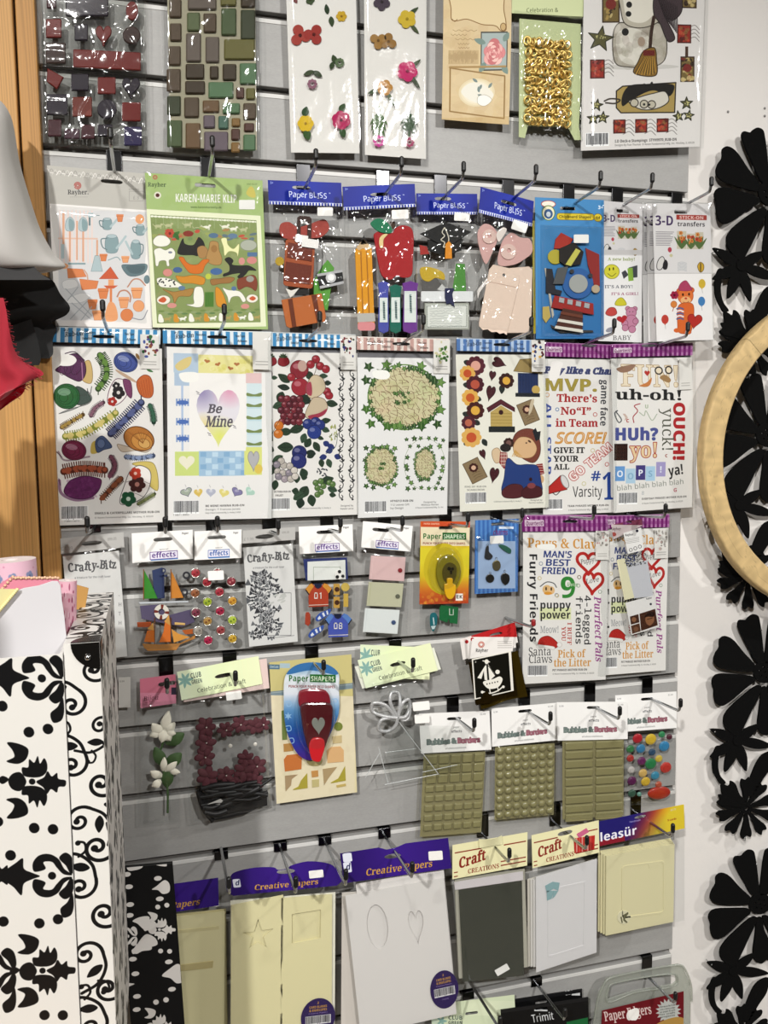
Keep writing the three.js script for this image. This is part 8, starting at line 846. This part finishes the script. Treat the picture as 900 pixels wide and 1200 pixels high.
{ // clear clamshell with a red card
  const f = F([698, 1147, 808, 1128, 812, 1300, 690, 1312], 0.03), k = [690, 1080, 6], cr = crop(...k), t = pack('scissors_clamshell', 'clear plastic clamshell with a dark red card lettered Paper Edgers', 'tool pack', f), out = [[40, 690], [72, 520], [130, 408], [190, 385], [640, 306], [665, 318], [716, 436], [722, 560], [716, 1300], [-20, 1320]], hole = [[150, 450], [205, 430], [560, 372], [620, 380], [628, 430], [600, 455], [330, 500], [130, 565]];
  const cl = new THREE.MeshPhysicalMaterial({ color: 0xdfe2dc, transmission: 0.8, thickness: 0, roughness: 0.25 });
  part(t, 'clamshell', plate(f, out, { cr, t: 0.004, bevel: 0.0012, dz: -0.006, holes: [hole] }), cl, 'clear plastic shell');
  part(t, 'shell_rim', mergeGeometries([tube(out.slice(0, 8).map((p) => f.px(...cr(...p), 0)), 0.0018, 60, 8), tube(hole.map((p) => f.px(...cr(...p), -0.001)), 0.0014, 60, 8, true)]), cl);
  part(t, 'red_card', plate(f, [[95, 628], [668, 492], [664, 1300], [60, 1300]], { cr, dz: -0.001, t: 0.0008 }), paper(print(f, 420, k, '#6e1420', (c) => { T(c, 'Paper Edgers', 120, 706, 92, '#d9c9c4', { b: 1, w: 330, r: -10, f: 'serif' }); for (const x of [290, 330]) ell(c, x, 660, 22, 38, '#e6e2de', 10); poly(c, starPts(560, 630, 92, 66, 18), '#b9bcb8'); for (let i = 0; i < 5; i++) T(c, ['Deckle', 'cuts a fancy edge', 'on paper & card', 'for craft', 'projects'][i], 500, 608 + i * 18, 16, '#5c605e', { w: 110, r: -10, b: 1 }); blob(c, [[440, 760], [540, 690], [670, 680], [680, 900], [450, 900]], '#b08c4c'); }), 0.4), 'dark red printed card');
  part(t, 'price_sticker', plate(f, smooth([[278, 640], [300, 618], [345, 610], [352, 660], [330, 690], [290, 690]], 3), { cr, dz: -0.0001, t: 0.0003 }), M.sticker);
  hook(790, 1175, 15, 0.082, 'holding the red card clamshell', {});
}
// ---------------------------------------------------------------- right: black felt flower garlands and the wooden hoop on the white wall
const felt = new THREE.MeshPhysicalMaterial({ color: 0x060606, roughness: 0.95, specularIntensity: 0.25, bumpMap: wallTex, bumpScale: 0.0003 });
{
  const f = F([800, 640, 960, 640, 960, 1000, 800, 1000], -0.006), id = (x, y) => [x, y], A = (l) => l.map(([x, y]) => [800 + x / 4, 640 + y / 4]), B = (l) => l.map(([x, y]) => [800 + x / 4.444, 930 + y / 4.444]);
  const o = at(893, 787, -0.006), labels = ['black felt flower panel at the very top of the hanging garland', 'black felt flower panel seen through the wooden hoop', 'black felt flower panel just below the wooden hoop', 'lowest black felt flower panel of the hanging garland'];
  const t = thing('felt_flower_panel', labels[2], 'wall decoration', o, 'felt flower garland');
  let lay = 0; const pl = (name, pts, o2 = {}) => part(t, name, plate(f, pts, { cr: id, t: 0.0034, bevel: 0.0007, ...o2, dz: (o2.dz ?? 0) + (lay = (lay + 1) % 9) * 0.00016 }), felt);
  const P = [[[348, 548], [300, 470], [262, 395], [253, 362], [262, 345], [292, 344], [303, 332], [325, 318], [348, 324], [357, 352], [372, 470], [376, 545]], [[336, 582], [240, 582], [162, 566], [140, 540], [148, 502], [166, 472], [168, 436], [190, 420], [226, 432], [285, 500], [338, 560]], [[330, 612], [240, 598], [152, 600], [132, 630], [141, 668], [140, 690], [152, 735], [177, 747], [212, 730], [290, 664], [334, 628]], [[345, 650], [262, 710], [202, 770], [186, 802], [192, 842], [222, 875], [252, 892], [278, 850], [322, 760], [364, 655]], [[366, 660], [355, 740], [345, 830], [352, 866], [385, 885], [410, 868], [425, 880], [450, 860], [436, 800], [400, 720], [384, 655]]].map(A), mir = (l) => l.map(([x, y]) => [2 * 894.4 - x, y]);
  for (const p of P) pl('petal', smooth(p, 4)); for (const p of P.slice(0, 4)) pl('petal', smooth(mir(p), 4));
  const holes = [circle(894.4, 787, 1.6, 10)]; for (let i = 0; i < 6; i++) holes.push(circle(894.4 + 6 * Math.cos(i * 1.047 + 0.3), 787 + 6 * Math.sin(i * 1.047 + 0.3), 1.5, 10)); pl('flower_centre', circle(894.4, 787, 13, 28), { holes, dz: 0.0008 });
  const c2 = [862.5, 867.5], leaf2 = (x, y, w) => { const dx = x - c2[0], dy = y - c2[1], l = Math.hypot(dx, dy); pl('small_petal', smooth(leafPts(c2[0], c2[1], l, w, (Math.atan2(dy, dx) * 180) / Math.PI), 4)); };
  for (const [x, y, w] of [[831.5, 854, 12], [831, 887, 11], [848, 904, 12], [873, 903, 12], [905, 874, 12], [888, 848, 11]]) leaf2(x, y, w); pl('small_centre', circle(...c2, 5.6, 20), { dz: 0.0006 });
  const st = smooth(B([[130, 950], [112, 985], [105, 1040], [112, 1090], [130, 1125], [150, 1150], [175, 1140], [148, 1105], [136, 1060], [140, 1000], [155, 955]]).map(([x, y]) => [x + 10, y - 270]), 4); pl('stem', st.map(([x, y]) => [x, y])); pl('stem_leaf', smooth([[844, 918], [860, 926], [876, 944], [862, 950], [846, 946], [839, 940], [845, 934]], 4)); pl('stem_leaf', smooth([[882, 900], [892, 884], [905, 880], [903, 897], [893, 912], [880, 932], [874, 930]], 4));
  const m = [873, 946]; for (let i = 0; i < 10; i++) { const a = i * 36 + 18, k = (a * Math.PI) / 180, q = ([r, w]) => [m[0] + r * Math.cos(k) - w * Math.sin(k), m[1] + r * Math.sin(k) + w * Math.cos(k)]; pl('medium_petal', smooth([[6, -1], [20, -4], [29, -6.4], [34, -4.6], [32.5, 0], [36, 4], [31, 6.6], [20, 4], [6, 1]].map(q), 3)); } pl('medium_centre', circle(...m, 7, 22), { dz: 0.0006, holes: [circle(...m, 3.4, 16)] });
  const ring = new THREE.TorusGeometry(0.005, 0.0006, 6, 18); ring.rotateY(1.2); const rp = at(872.5, 982, -0.0045); ring.translate(rp.x, rp.y, rp.z); part(t, 'link_ring', ring, M.chrome, 'thin metal ring');
  for (const [x, y] of [[837, 857], [891, 738]]) { const p = at(x, y, -0.004), g = rod(V3(p.x, p.y, -0.0185), V3(p.x, p.y, -0.0018), 0.0008, 8), hd = new THREE.SphereGeometry(0.0016, 8, 6); hd.translate(p.x, p.y, -0.0018); part(t, 'pin', mergeGeometries([g.toNonIndexed(), hd.toNonIndexed()]), M.chrome); }
  for (const [x, y, i] of [[887.5, 1058, 3], [896, 510, 1], [899, 228, 0]]) { const r = t.clone(); r.name = numbered('felt_flower_panel'); r.userData = { ...t.userData, label: labels[i] }; const p = at(x, y, -0.006); r.position.copy(p); scene.add(r); }
}
{ // wooden hoop
  const z = 0.036, a = at(820.5, 530, z), b = at(897, 373.5, z), c = at(897, 696, z), D = 2 * (a.x * (b.y - c.y) + b.x * (c.y - a.y) + c.x * (a.y - b.y)), s = (p) => p.x * p.x + p.y * p.y;
  const ux = (s(a) * (b.y - c.y) + s(b) * (c.y - a.y) + s(c) * (a.y - b.y)) / D, uy = (s(a) * (c.x - b.x) + s(b) * (a.x - c.x) + s(c) * (b.x - a.x)) / D, R0 = Math.hypot(a.x - ux, a.y - uy), R1 = R0 - (at(843.5, 530, z).x - a.x);
  const t = thing('wooden_hoop', 'large pale wooden hoop hanging in front of the black felt flowers', 'hoop', V3(ux, uy - R0, z - 0.011));
  const wood = grain(512, (u, v) => { const k = 1 - 0.07 * (0.5 + 0.5 * Math.sin((v * 7 + N3(u * 40, v * 2, 3) * 1.3) * 6.28)) + 0.07 * N3(u * 220, v * 5, 8) - (Math.abs(N3(u * 60, v * 9, 5)) < 0.02 ? 0.1 : 0); return [206 * k, 178 * k, 128 * k]; }, 1, 1, true);
  const e = 0.003, prof = [[R1, -0.009], [R1 + e, -0.011], [R0 - e, -0.011], [R0, -0.008], [R0, 0.006], [R0 - 0.004, 0.0105], [R1 + e, 0.011], [R1, 0.009], [R1, -0.009]].map((p) => new THREE.Vector2(...p));
  const j = at(871, 397, z), ja = Math.atan2(j.y - uy, j.x - ux), g = new THREE.LatheGeometry(prof, 128, 0, 2 * Math.PI - 0.0025); g.rotateX(Math.PI / 2); g.rotateZ(ja + Math.PI / 2); g.translate(ux, uy, z); part(t, 'ring', g, paper(wood, 0.55));
  part(t, 'hanging_cord', tube([V3(ux, uy + R0 - 0.003, z), V3(ux, uy + R0 + 0.04, 0.01), V3(ux, uy + R0 + 0.09, -0.014)], 0.001, 12, 6), col('#cfc7b4', 0.8)); part(t, 'wall_nail', rod(V3(ux, uy + R0 + 0.088, -0.019), V3(ux, uy + R0 + 0.09, -0.004), 0.0018, 8), M.chrome);
}
// ---------------------------------------------------------------- left: patterned boxes and fancy dress fabric in front of the panel
const fr3 = (C, U, V) => { const f = Object.create(Frame.prototype); f.C = C; f.U = U; f.V = V; return f.fin(); };
const K0 = '#181819';
const scroll = (c, x, y, s, r, fl = 1) => { c.save(); c.translate(x, y); c.rotate((r * Math.PI) / 180); c.scale(s, s * fl); const sp = []; for (let a = 0; a < 30; a++) { const q = a * 0.3, rr2 = 62 * Math.exp(-q * 0.2); sp.push([Math.cos(q) * rr2, Math.sin(q) * rr2]); } line(c, sp, K0, 13); ell(c, sp[29][0], sp[29][1], 12, 12, K0); line(c, [[62, 0], [70, -60], [40, -120], [-20, -150]], K0, 12); leaf(c, 58, -50, 70, 34, 215, K0); line(c, [[40, -110], [70, -120], [78, -150], [60, -165]], K0, 9); ell(c, 58, -160, 10, 10, K0); c.restore(); };
const motifA = (c, x, y, k = K0, s = 1, bg) => { c.save(); c.translate(x, y); c.scale(s, s); ell(c, 0, 0, 11, 10, k); blob(c, [[-20, -2], [-40, -28], [-66, -22], [-80, 0], [-68, 26], [-40, 32], [-22, 10]], k); blob(c, [[-78, -4], [-100, -14], [-112, 0], [-100, 12]], k); for (const m of [-1, 1]) { blob(c, [[-30, 20 * m], [-10, 14 * m], [30, 18 * m], [48, 34 * m], [50, 60 * m], [40, 78 * m], [26, 60 * m], [18, 84 * m], [6, 62 * m], [-10, 72 * m], [-14, 46 * m], [-34, 44 * m]], k); blob(c, [[-86, 62 * m], [-60, 78 * m], [-66, 98 * m], [-84, 122 * m], [-44, 120 * m], [-14, 104 * m], [-20, 74 * m], [-46, 56 * m]], k); } blob(c, [[14, 0], [40, -16], [52, -36], [66, -20], [84, -32], [88, -14], [114, -8], [112, 10], [90, 14], [84, 32], [64, 22], [50, 38], [38, 18]], k); for (const [a, b] of [[-12, -160], [52, -174], [8, 152], [72, 154]]) ell(c, a, b, 18, 17, k); c.restore(); };
const motifB = (c, x, y, k = K0, s = 1) => { c.save(); c.translate(x, y); c.scale(s, s); ell(c, 0, 0, 14, 13, k); blob(c, [[-42, 2], [-66, -8], [-96, -22], [-100, -56], [-124, -40], [-150, -22], [-180, 0], [-156, 22], [-130, 40], [-104, 66], [-96, 28], [-66, 12]], k); for (const m of [-1, 1]) { blob(c, [[-62, -14 * m], [-66, -40 * m], [-46, -66 * m], [-10, -72 * m], [22, -56 * m], [42, -24 * m], [70, -4 * m], [40, -6 * m], [16, -28 * m], [0, -46 * m], [-30, -44 * m], [-22, -24 * m], [-44, -14 * m]], k); blob(c, [[24, -60 * m], [44, -78 * m], [66, -66 * m], [76, -20 * m], [66, -6 * m], [48, -34 * m]], k); } blob(c, [[30, 112], [54, 88], [70, 56], [76, 104], [66, 132], [40, 140]], k); c.restore(); };
const boxZ = 0.38, backZ = 0.11;
{ // scroll patterned lid, standing on end
  const xl = at(75, 770, boxZ).x, xr = at(116.5, 755, boxZ).x, yt = at(118, 752, boxZ).y, yb = 0.787, w = xr - xl, h = yt - yb, d = boxZ - backZ;
  const t = thing('box_lid', 'white box lid with black scrolls and a dark metal corner, standing on end', 'box lid', V3((xl + xr) / 2, yb, (boxZ + backZ) / 2));
  const g = rbox(w, h, d, 0.0012); g.translate((xl + xr) / 2, (yt + yb) / 2, (boxZ + backZ) / 2); part(t, 'board', g, col('#e4e2df', 0.5));
  const front = fr3(V3((xl + xr) / 2, (yt + yb) / 2, boxZ), V3(w, 0, 0), V3(0, -h, 0)), side = fr3(V3(xr, (yt + yb) / 2, (boxZ + backZ) / 2), V3(0, 0, -d), V3(0, -h, 0)), top = fr3(V3((xl + xr) / 2, yt, (boxZ + backZ) / 2), V3(w, 0, 0), V3(0, 0, d));
  part(t, 'front_paper', plate(front, full, { t: 0.0003 }), paper(print(front, 112, null, '#dedcd8', (c) => { c.scale(0.82, 0.82); for (const [x, y, s, r, f] of [[110, 110, 1, 20, 1], [20, 250, 1.05, -60, 1], [125, 350, 0.9, 40, -1], [10, 500, 1.05, -30, 1], [120, 590, 1.15, 10, 1], [30, 740, 1.05, -50, -1], [95, 860, 1.2, 20, 1], [20, 1020, 1.1, -20, 1], [110, 1150, 1.2, 30, 1], [30, 1320, 1.1, 0, -1], [110, 1480, 1.1, 20, 1], [40, 1640, 1.1, -30, 1]]) scroll(c, x, y, s, r, f); }), 0.4));
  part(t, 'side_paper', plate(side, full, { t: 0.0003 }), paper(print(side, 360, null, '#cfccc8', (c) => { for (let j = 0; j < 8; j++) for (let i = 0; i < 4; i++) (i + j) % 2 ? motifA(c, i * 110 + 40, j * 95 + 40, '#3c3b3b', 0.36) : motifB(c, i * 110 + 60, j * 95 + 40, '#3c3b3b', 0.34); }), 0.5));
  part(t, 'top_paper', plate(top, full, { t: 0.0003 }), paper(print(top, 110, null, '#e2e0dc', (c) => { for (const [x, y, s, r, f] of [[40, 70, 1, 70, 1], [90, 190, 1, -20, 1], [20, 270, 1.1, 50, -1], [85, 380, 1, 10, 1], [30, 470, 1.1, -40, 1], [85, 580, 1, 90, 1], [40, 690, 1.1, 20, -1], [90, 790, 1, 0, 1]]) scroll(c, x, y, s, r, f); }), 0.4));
  const dk = flat(0x3a3836, 0.25, { metalness: 0.9 }), arc = (n) => Array.from({ length: n + 1 }, (_, i) => { const a = Math.PI / 2 + (i / n) * (Math.PI / 2); return [Math.cos(a), Math.sin(a)]; }), L = 0.026;
  const fan = (f, u, v, su, sv) => plate(f, [[u, v], ...arc(10).map(([a, b]) => [u + (a * L * su) / f.w, v + (b * L * sv) / f.h])], { t: 0.001, dz: 0.0002 });
  part(t, 'metal_corner', mergeGeometries([fan(front, 1, 0, 1, 1), fan(top, 1, 1, 1, -1), fan(side, 0, 0, -1, 1)]), dk, 'dark metal corner guard'); const rv = new THREE.SphereGeometry(0.0035, 14, 10); rv.translate(xr - 0.011, yt - 0.014, boxZ + 0.001); part(t, 'rivet', rv, M.chrome);
}
{ // damask box
  const xr = at(74.5, 775, boxZ + 0.003).x - 0.0006, xl = xr - 0.2, yt = at(40, 769, boxZ + 0.003).y, yb = 0.787, w = xr - xl, h = yt - yb, z = boxZ + 0.003;
  const t = thing('damask_box', 'open white box with a black damask pattern, bottom left, holding pink rolls', 'box', V3((xl + xr) / 2, yb, (z + backZ) / 2)), wm = col('#e6e4e1', 0.5), wall = (a, b, c, d, e, f, n) => part(t, n, box(a, b, c, d, e, f), wm);
  wall(xl, xr, yb, yt, z - 0.003, z, 'front_wall'); wall(xl, xr, yb, yt, backZ, backZ + 0.003, 'back_wall'); wall(xl, xl + 0.003, yb, yt, backZ + 0.003, z - 0.003, 'side_wall'); wall(xr - 0.003, xr, yb, yt, backZ + 0.003, z - 0.003, 'side_wall'); wall(xl, xr, yb, yb + 0.003, backZ, z, 'bottom');
  const pa = at(-40, 769, z), fr = F([-62, 772, 74.5, 769, 99.5, 1208, -30, 1220], z), k = [0, 760, 2.8125];
  part(t, 'front_paper', plate(fr3(V3((xl + xr) / 2, (yt + yb) / 2, z), V3(w, 0, 0), V3(0, -h, 0)), full, { t: 0.0003 }), paper(print(fr3(V3((xl + xr) / 2, (yt + yb) / 2, z), V3(w, 0, 0), V3(0, -h, 0)), 460, k, '#dcdad6', (c) => { motifB(c, 136, 100); motifA(c, 106, 436); motifB(c, 176, 745); motifA(c, 146, 1065); motifB(c, 215, 1380); motifA(c, -120, 100, K0, 1); motifB(c, -90, 436); motifA(c, -60, 745); motifB(c, -20, 1065); motifA(c, 190, -200); ell(c, 5, 198, 18, 17, K0); ell(c, 35, 680, 18, 17, K0); }), 0.35));
  // things in the box
  const inside = (name, label, cat, x, y, zz) => thing(name, label, cat, at(x, y, zz));
  const wc = inside('white_card', 'curved white card standing upright in the damask box', 'card', 40, 772, 0.33), wf = F([-60, 680, 78, 676, 78, 800, -60, 800], 0.34), id = (x, y) => [x, y]; part(wc, 'card', plate(wf, smooth([[-60, 745], [-20, 726], [0, 716], [10, 704], [21, 691.5], [45, 686], [68, 681], [73, 705], [77, 737], [76, 800], [-60, 800]], 3), { cr: id, t: 0.0016, bevel: 0.0005 }), col('#cfcdd0', 0.6));
  const yl = inside('scalloped_strip', 'pale yellow strip with a scalloped edge at the far left of the box', 'paper strip', 5, 712, 0.345); part(yl, 'strip', plate(F([-60, 680, 78, 676, 78, 800, -60, 800], 0.344), [[-60, 690], [20, 690], [14, 698], [2, 714], [-60, 742]], { cr: id, t: 0.0012 }), col('#d9d09a', 0.6)); part(yl, 'scalloped_edge', mergeGeometries(Array.from({ length: 16 }, (_, i) => { const g = new THREE.SphereGeometry(0.0017, 8, 6), p = at(20 - i * 1.6, 691 + i * 1.9, 0.346); g.translate(p.x, p.y, p.z); return g; })), col('#e8dfa6', 0.6));
  const pk = inside('pink_paper', 'pink paper with a gold scalloped edge behind the white card', 'paper', 40, 690, 0.3), pf = F([-60, 660, 80, 660, 80, 800, -60, 800], 0.315); part(pk, 'sheet', plate(pf, [[-60, 693], [0, 684], [14, 675], [69, 677], [68, 760], [-60, 760]], { cr: id, t: 0.0016 }), col('#d5889a', 0.6)); part(pk, 'scalloped_edge', mergeGeometries(Array.from({ length: 24 }, (_, i) => { const g = new THREE.SphereGeometry(0.0016, 8, 6), p = at(i < 18 ? 68 - i * 3.1 : 15 - (i - 18) * 3, i < 18 ? 677.5 - (i % 2) * 0.6 : 676 + (i - 18) * 3.4, 0.317); g.translate(p.x, p.y, p.z); return g; })), col('#dcb89a', 0.5));
  const roll = (name, label, x, y, r, hh, zz, tilt, deco) => { const p = at(x, y, zz), o = inside(name, label, 'ribbon roll', x, y, zz), g = new THREE.CylinderGeometry(r, r, hh, 36, 1, true), cap = new THREE.RingGeometry(r * 0.35, r, 36); g.translate(0, -hh / 2, 0); cap.rotateX(-Math.PI / 2); const b2 = g.clone(); b2.scale(0.35, 1, 0.35); const put2 = (q, n, m) => { q.rotateZ(tilt); q.translate(p.x, p.y, p.z); part(o, n, q, m); }; const pm = paper(print({ w: 3, h: 1 }, 300, null, '#dcb0be', deco), 0.6); pm.side = THREE.DoubleSide; put2(g, 'wound_ribbon', pm); const cm = flat(0xe2d6d4, 0.7, { side: THREE.DoubleSide }); put2(cap, 'roll_top', cm); put2(b2, 'roll_core', cm); };
  roll('ribbon_roll', 'pale pink ribbon roll with a small blue flower print, left in the box', 12, 656, 0.026, 0.06, 0.24, 0.03, (c) => { c.fillStyle = '#e0bccb'; c.fillRect(0, 0, 300, 100); for (let i = 0; i < 9; i++) { flower(c, i * 34 + 10, 28, 9, 5, '#8a94b4', '#5d6890'); } for (let i = 0; i < 60; i++) ell(c, rr(0, 300), rr(0, 100), 2, 2, '#d39ab0'); });
  roll('ribbon_roll', 'upright pink floral ribbon roll beside the scroll patterned lid', 79, 680, 0.0098, 0.08, 0.27, -0.06, (c) => { for (let i = 0; i < 130; i++) ell(c, rr(0, 300), rr(0, 100), rr(2, 6), rr(2, 5), ['#c4788e', '#e6cbd2', '#a8607a', '#d9a0b0'][i % 4]); });
  const tn = inside('tan_paper', 'folded tan paper corner beside the upright pink roll', 'paper', 95, 695, 0.2); part(tn, 'sheet', plate(F([80, 675, 110, 675, 110, 720, 80, 720], 0.2), [[86, 684], [104, 689], [100, 712], [86, 715]], { cr: id, t: 0.002 }), col('#b98f52', 0.7));
}
{ // black damask box leaning by the card blanks
  const f = F([146, 1018, 195.5, 1010, 226, 1240, 150, 1248], 0.075, 0.09), k = [130, 980, 5.456], t = pack('black_damask_box', 'black box with a white damask pattern leaning beside the cream card blanks', 'box', f);
  part(t, 'board', plate(f, full, { t: 0.006, dz: -0.0062, bevel: 0.001 }), col('#161616', 0.5)); part(t, 'front_paper', plate(f, rect(0.005, 0.003, 0.995, 0.997), { t: 0.0003 }), paper(print(f, 280, k, '#1a1a1b', (c) => { const W = '#e6e3df'; motifA(c, 310, 596, W, 0.9); motifB(c, 110, 640, W, 0.8); motifA(c, 300, 1220, W, 1); for (const [x, y] of [[105, 250], [118, 328], [125, 440], [122, 508], [300, 270], [312, 400], [142, 785], [158, 878], [370, 802], [390, 978], [168, 1022], [166, 1106]]) ell(c, x, y, 25, 15, W, -8); blob(c, [[262, 342], [290, 320], [345, 280], [372, 300], [372, 355], [330, 368], [300, 345]], W); blob(c, [[326, 892], [370, 850], [430, 815], [460, 850], [460, 930], [420, 940], [380, 908]], W); blob(c, [[105, 205], [150, 190], [205, 185], [200, 205], [160, 222], [115, 225]], W); blob(c, [[50, 935], [80, 920], [110, 935], [152, 942], [110, 965], [80, 1000], [50, 990]], W); blob(c, [[290, 185], [350, 168], [356, 190]], W); blob(c, [[140, 545], [180, 520], [245, 515], [250, 545], [282, 545], [285, 590], [220, 600], [170, 560]], W); blob(c, [[145, 745], [170, 690], [230, 625], [290, 660], [260, 680], [260, 722], [200, 735], [165, 752]], W); }), 0.4));
}
// fancy dress fabric hanging in from the left
const cloth = (sag, rows, n, zf) => { // rows: [y, left x, right x] in pixels; zf(u, v) is the distance from the wall
  const g = new THREE.PlaneGeometry(1, 1, n, rows.length * 4), p = g.attributes.position, uv = g.attributes.uv, L = smooth(rows.map((r) => [r[2], r[0]]), 8, false), N = L.length - 1;
  for (let i = 0; i < p.count; i++) { const u = uv.getX(i), v = 1 - uv.getY(i), q = v * N, a = L[Math.floor(q)], b = L[Math.min(N, Math.floor(q) + 1)], k = q - Math.floor(q), xr = a[0] + (b[0] - a[0]) * k, y = a[1] + (b[1] - a[1]) * k + sag * (1 - u) * v, x = -150 + (xr + 150) * u, w = at(x, y, zf(u, v)); p.setXYZ(i, w.x, w.y, w.z); }
  g.computeVertexNormals(); return g;
};
{
  const gm = new THREE.MeshPhysicalMaterial({ color: 0xb9b6b2, roughness: 0.95, sheen: 0.4, sheenRoughness: 0.6, sheenColor: new THREE.Color(0x8a8a8a), side: THREE.DoubleSide });
  const t = thing('grey_tulle', 'soft grey fabric cone hanging in from the upper left edge', 'fabric', at(0, 320, 0.12));
  part(t, 'outer_layer', cloth(0, [[112, 0, -6], [124, 0, 6], [140, 0, 14], [190, 0, 23], [235, 0, 36], [270, 0, 48], [298, 0, 64], [312, 0, 77], [316, 0, 70], [322, 0, 40]], 30, (u, v) => 0.085 + 0.08 * Math.sqrt(Math.max(0, 1 - u * u)) * (0.35 + 0.75 * Math.sin(Math.min(1, v * 1.1) * 2.9)) + 0.003 * Math.sin(u * 22 + v * 5)), gm);
  part(t, 'under_layer', cloth(0, [[282, 0, 8], [290, 0, 20], [305, 0, 34], [320, 0, 47], [328, 0, 60]], 20, (u, v) => 0.165 - 0.05 * u * u + 0.003 * Math.sin(u * 14)), new THREE.MeshPhysicalMaterial({ color: 0x3a3a3b, roughness: 0.9, transmission: 0.35, thickness: 0, side: THREE.DoubleSide }), 'dark see-through layer');
  const bm = flat(0x070707, 0.85, { side: THREE.DoubleSide }), bt = thing('black_fabric', 'black folded fabric below the grey cone at the left edge', 'fabric', at(0, 425, 0.06));
  part(bt, 'brim', cloth(0, [[318, 0, 40], [328, 0, 61], [345, 0, 71], [360, 0, 82], [368, 0, 79], [378, 0, 60], [386, 0, 51]], 30, (u, v) => 0.035 + 0.028 * Math.sin(v * 3.1) + 0.004 * Math.sin(u * 16 + v * 3) + 0.01 * (1 - u)), bm);
  part(bt, 'drape', cloth(0, [[350, 0, 28], [366, 0, 34], [385, 0, 40], [402, 0, 45], [420, 0, 48], [428, 0, 46]], 24, (u, v) => 0.05 + 0.015 * (1 - u) + 0.005 * Math.sin(u * 20 + v)), bm); part(bt, 'drape', cloth(0, [[372, 0, 50], [384, 0, 66], [398, 0, 62], [415, 0, 62], [420, 0, 58]], 20, (u, v) => 0.034 + 0.01 * (1 - u) + 0.004 * Math.sin(u * 30 + v)), new THREE.MeshPhysicalMaterial({ color: 0x1a1a1b, roughness: 0.8, transmission: 0.5, thickness: 0, side: THREE.DoubleSide }), 'sheer black layer');
  const rt = thing('red_tulle', 'frayed bright red tulle hanging at the left edge below the black fabric', 'fabric', at(0, 468, 0.2)), rm = new THREE.MeshPhysicalMaterial({ color: 0xb51630, roughness: 0.9, transmission: 0.35, thickness: 0, side: THREE.DoubleSide });
  part(rt, 'front_layer', cloth(120, [[349, 0, 4], [362, 0, 7], [392, 0, 12], [412, 0, 18], [424, 0, 28], [434, 0, 48], [439, 0, 51], [444, 0, 36], [450, 0, 30]], 34, (u, v) => 0.25 + 0.03 * (1 - u) + 0.008 * Math.sin(u * 26 + v * 6), 0), rm); part(rt, 'back_layer', cloth(130, [[380, 0, 8], [410, 0, 14], [430, 0, 22], [452, 0, 30], [462, 0, 26], [470, 0, 14]], 30, (u, v) => 0.225 + 0.02 * (1 - u) + 0.008 * Math.sin(u * 21 + v * 4 + 1), 0), rm);
  const th = []; for (let i = 0; i < 90; i++) { const y = rr(350, 466), x = y < 412 ? 4 + (y - 349) * 0.2 : y < 440 ? 18 + (y - 412) * 1.1 : 46 - (y - 440) * 1.2, a = at(x - 4, y, 0.245), b = at(x + rr(0, 5), y + rr(-3, 7), 0.245 + rr(-0.01, 0.01)); th.push(rod(a, b, 0.00035, 4)); } tag(part(rt, 'frayed_threads', mergeGeometries(th), rm), null, null, null, 'stuff');
}
RENDER();
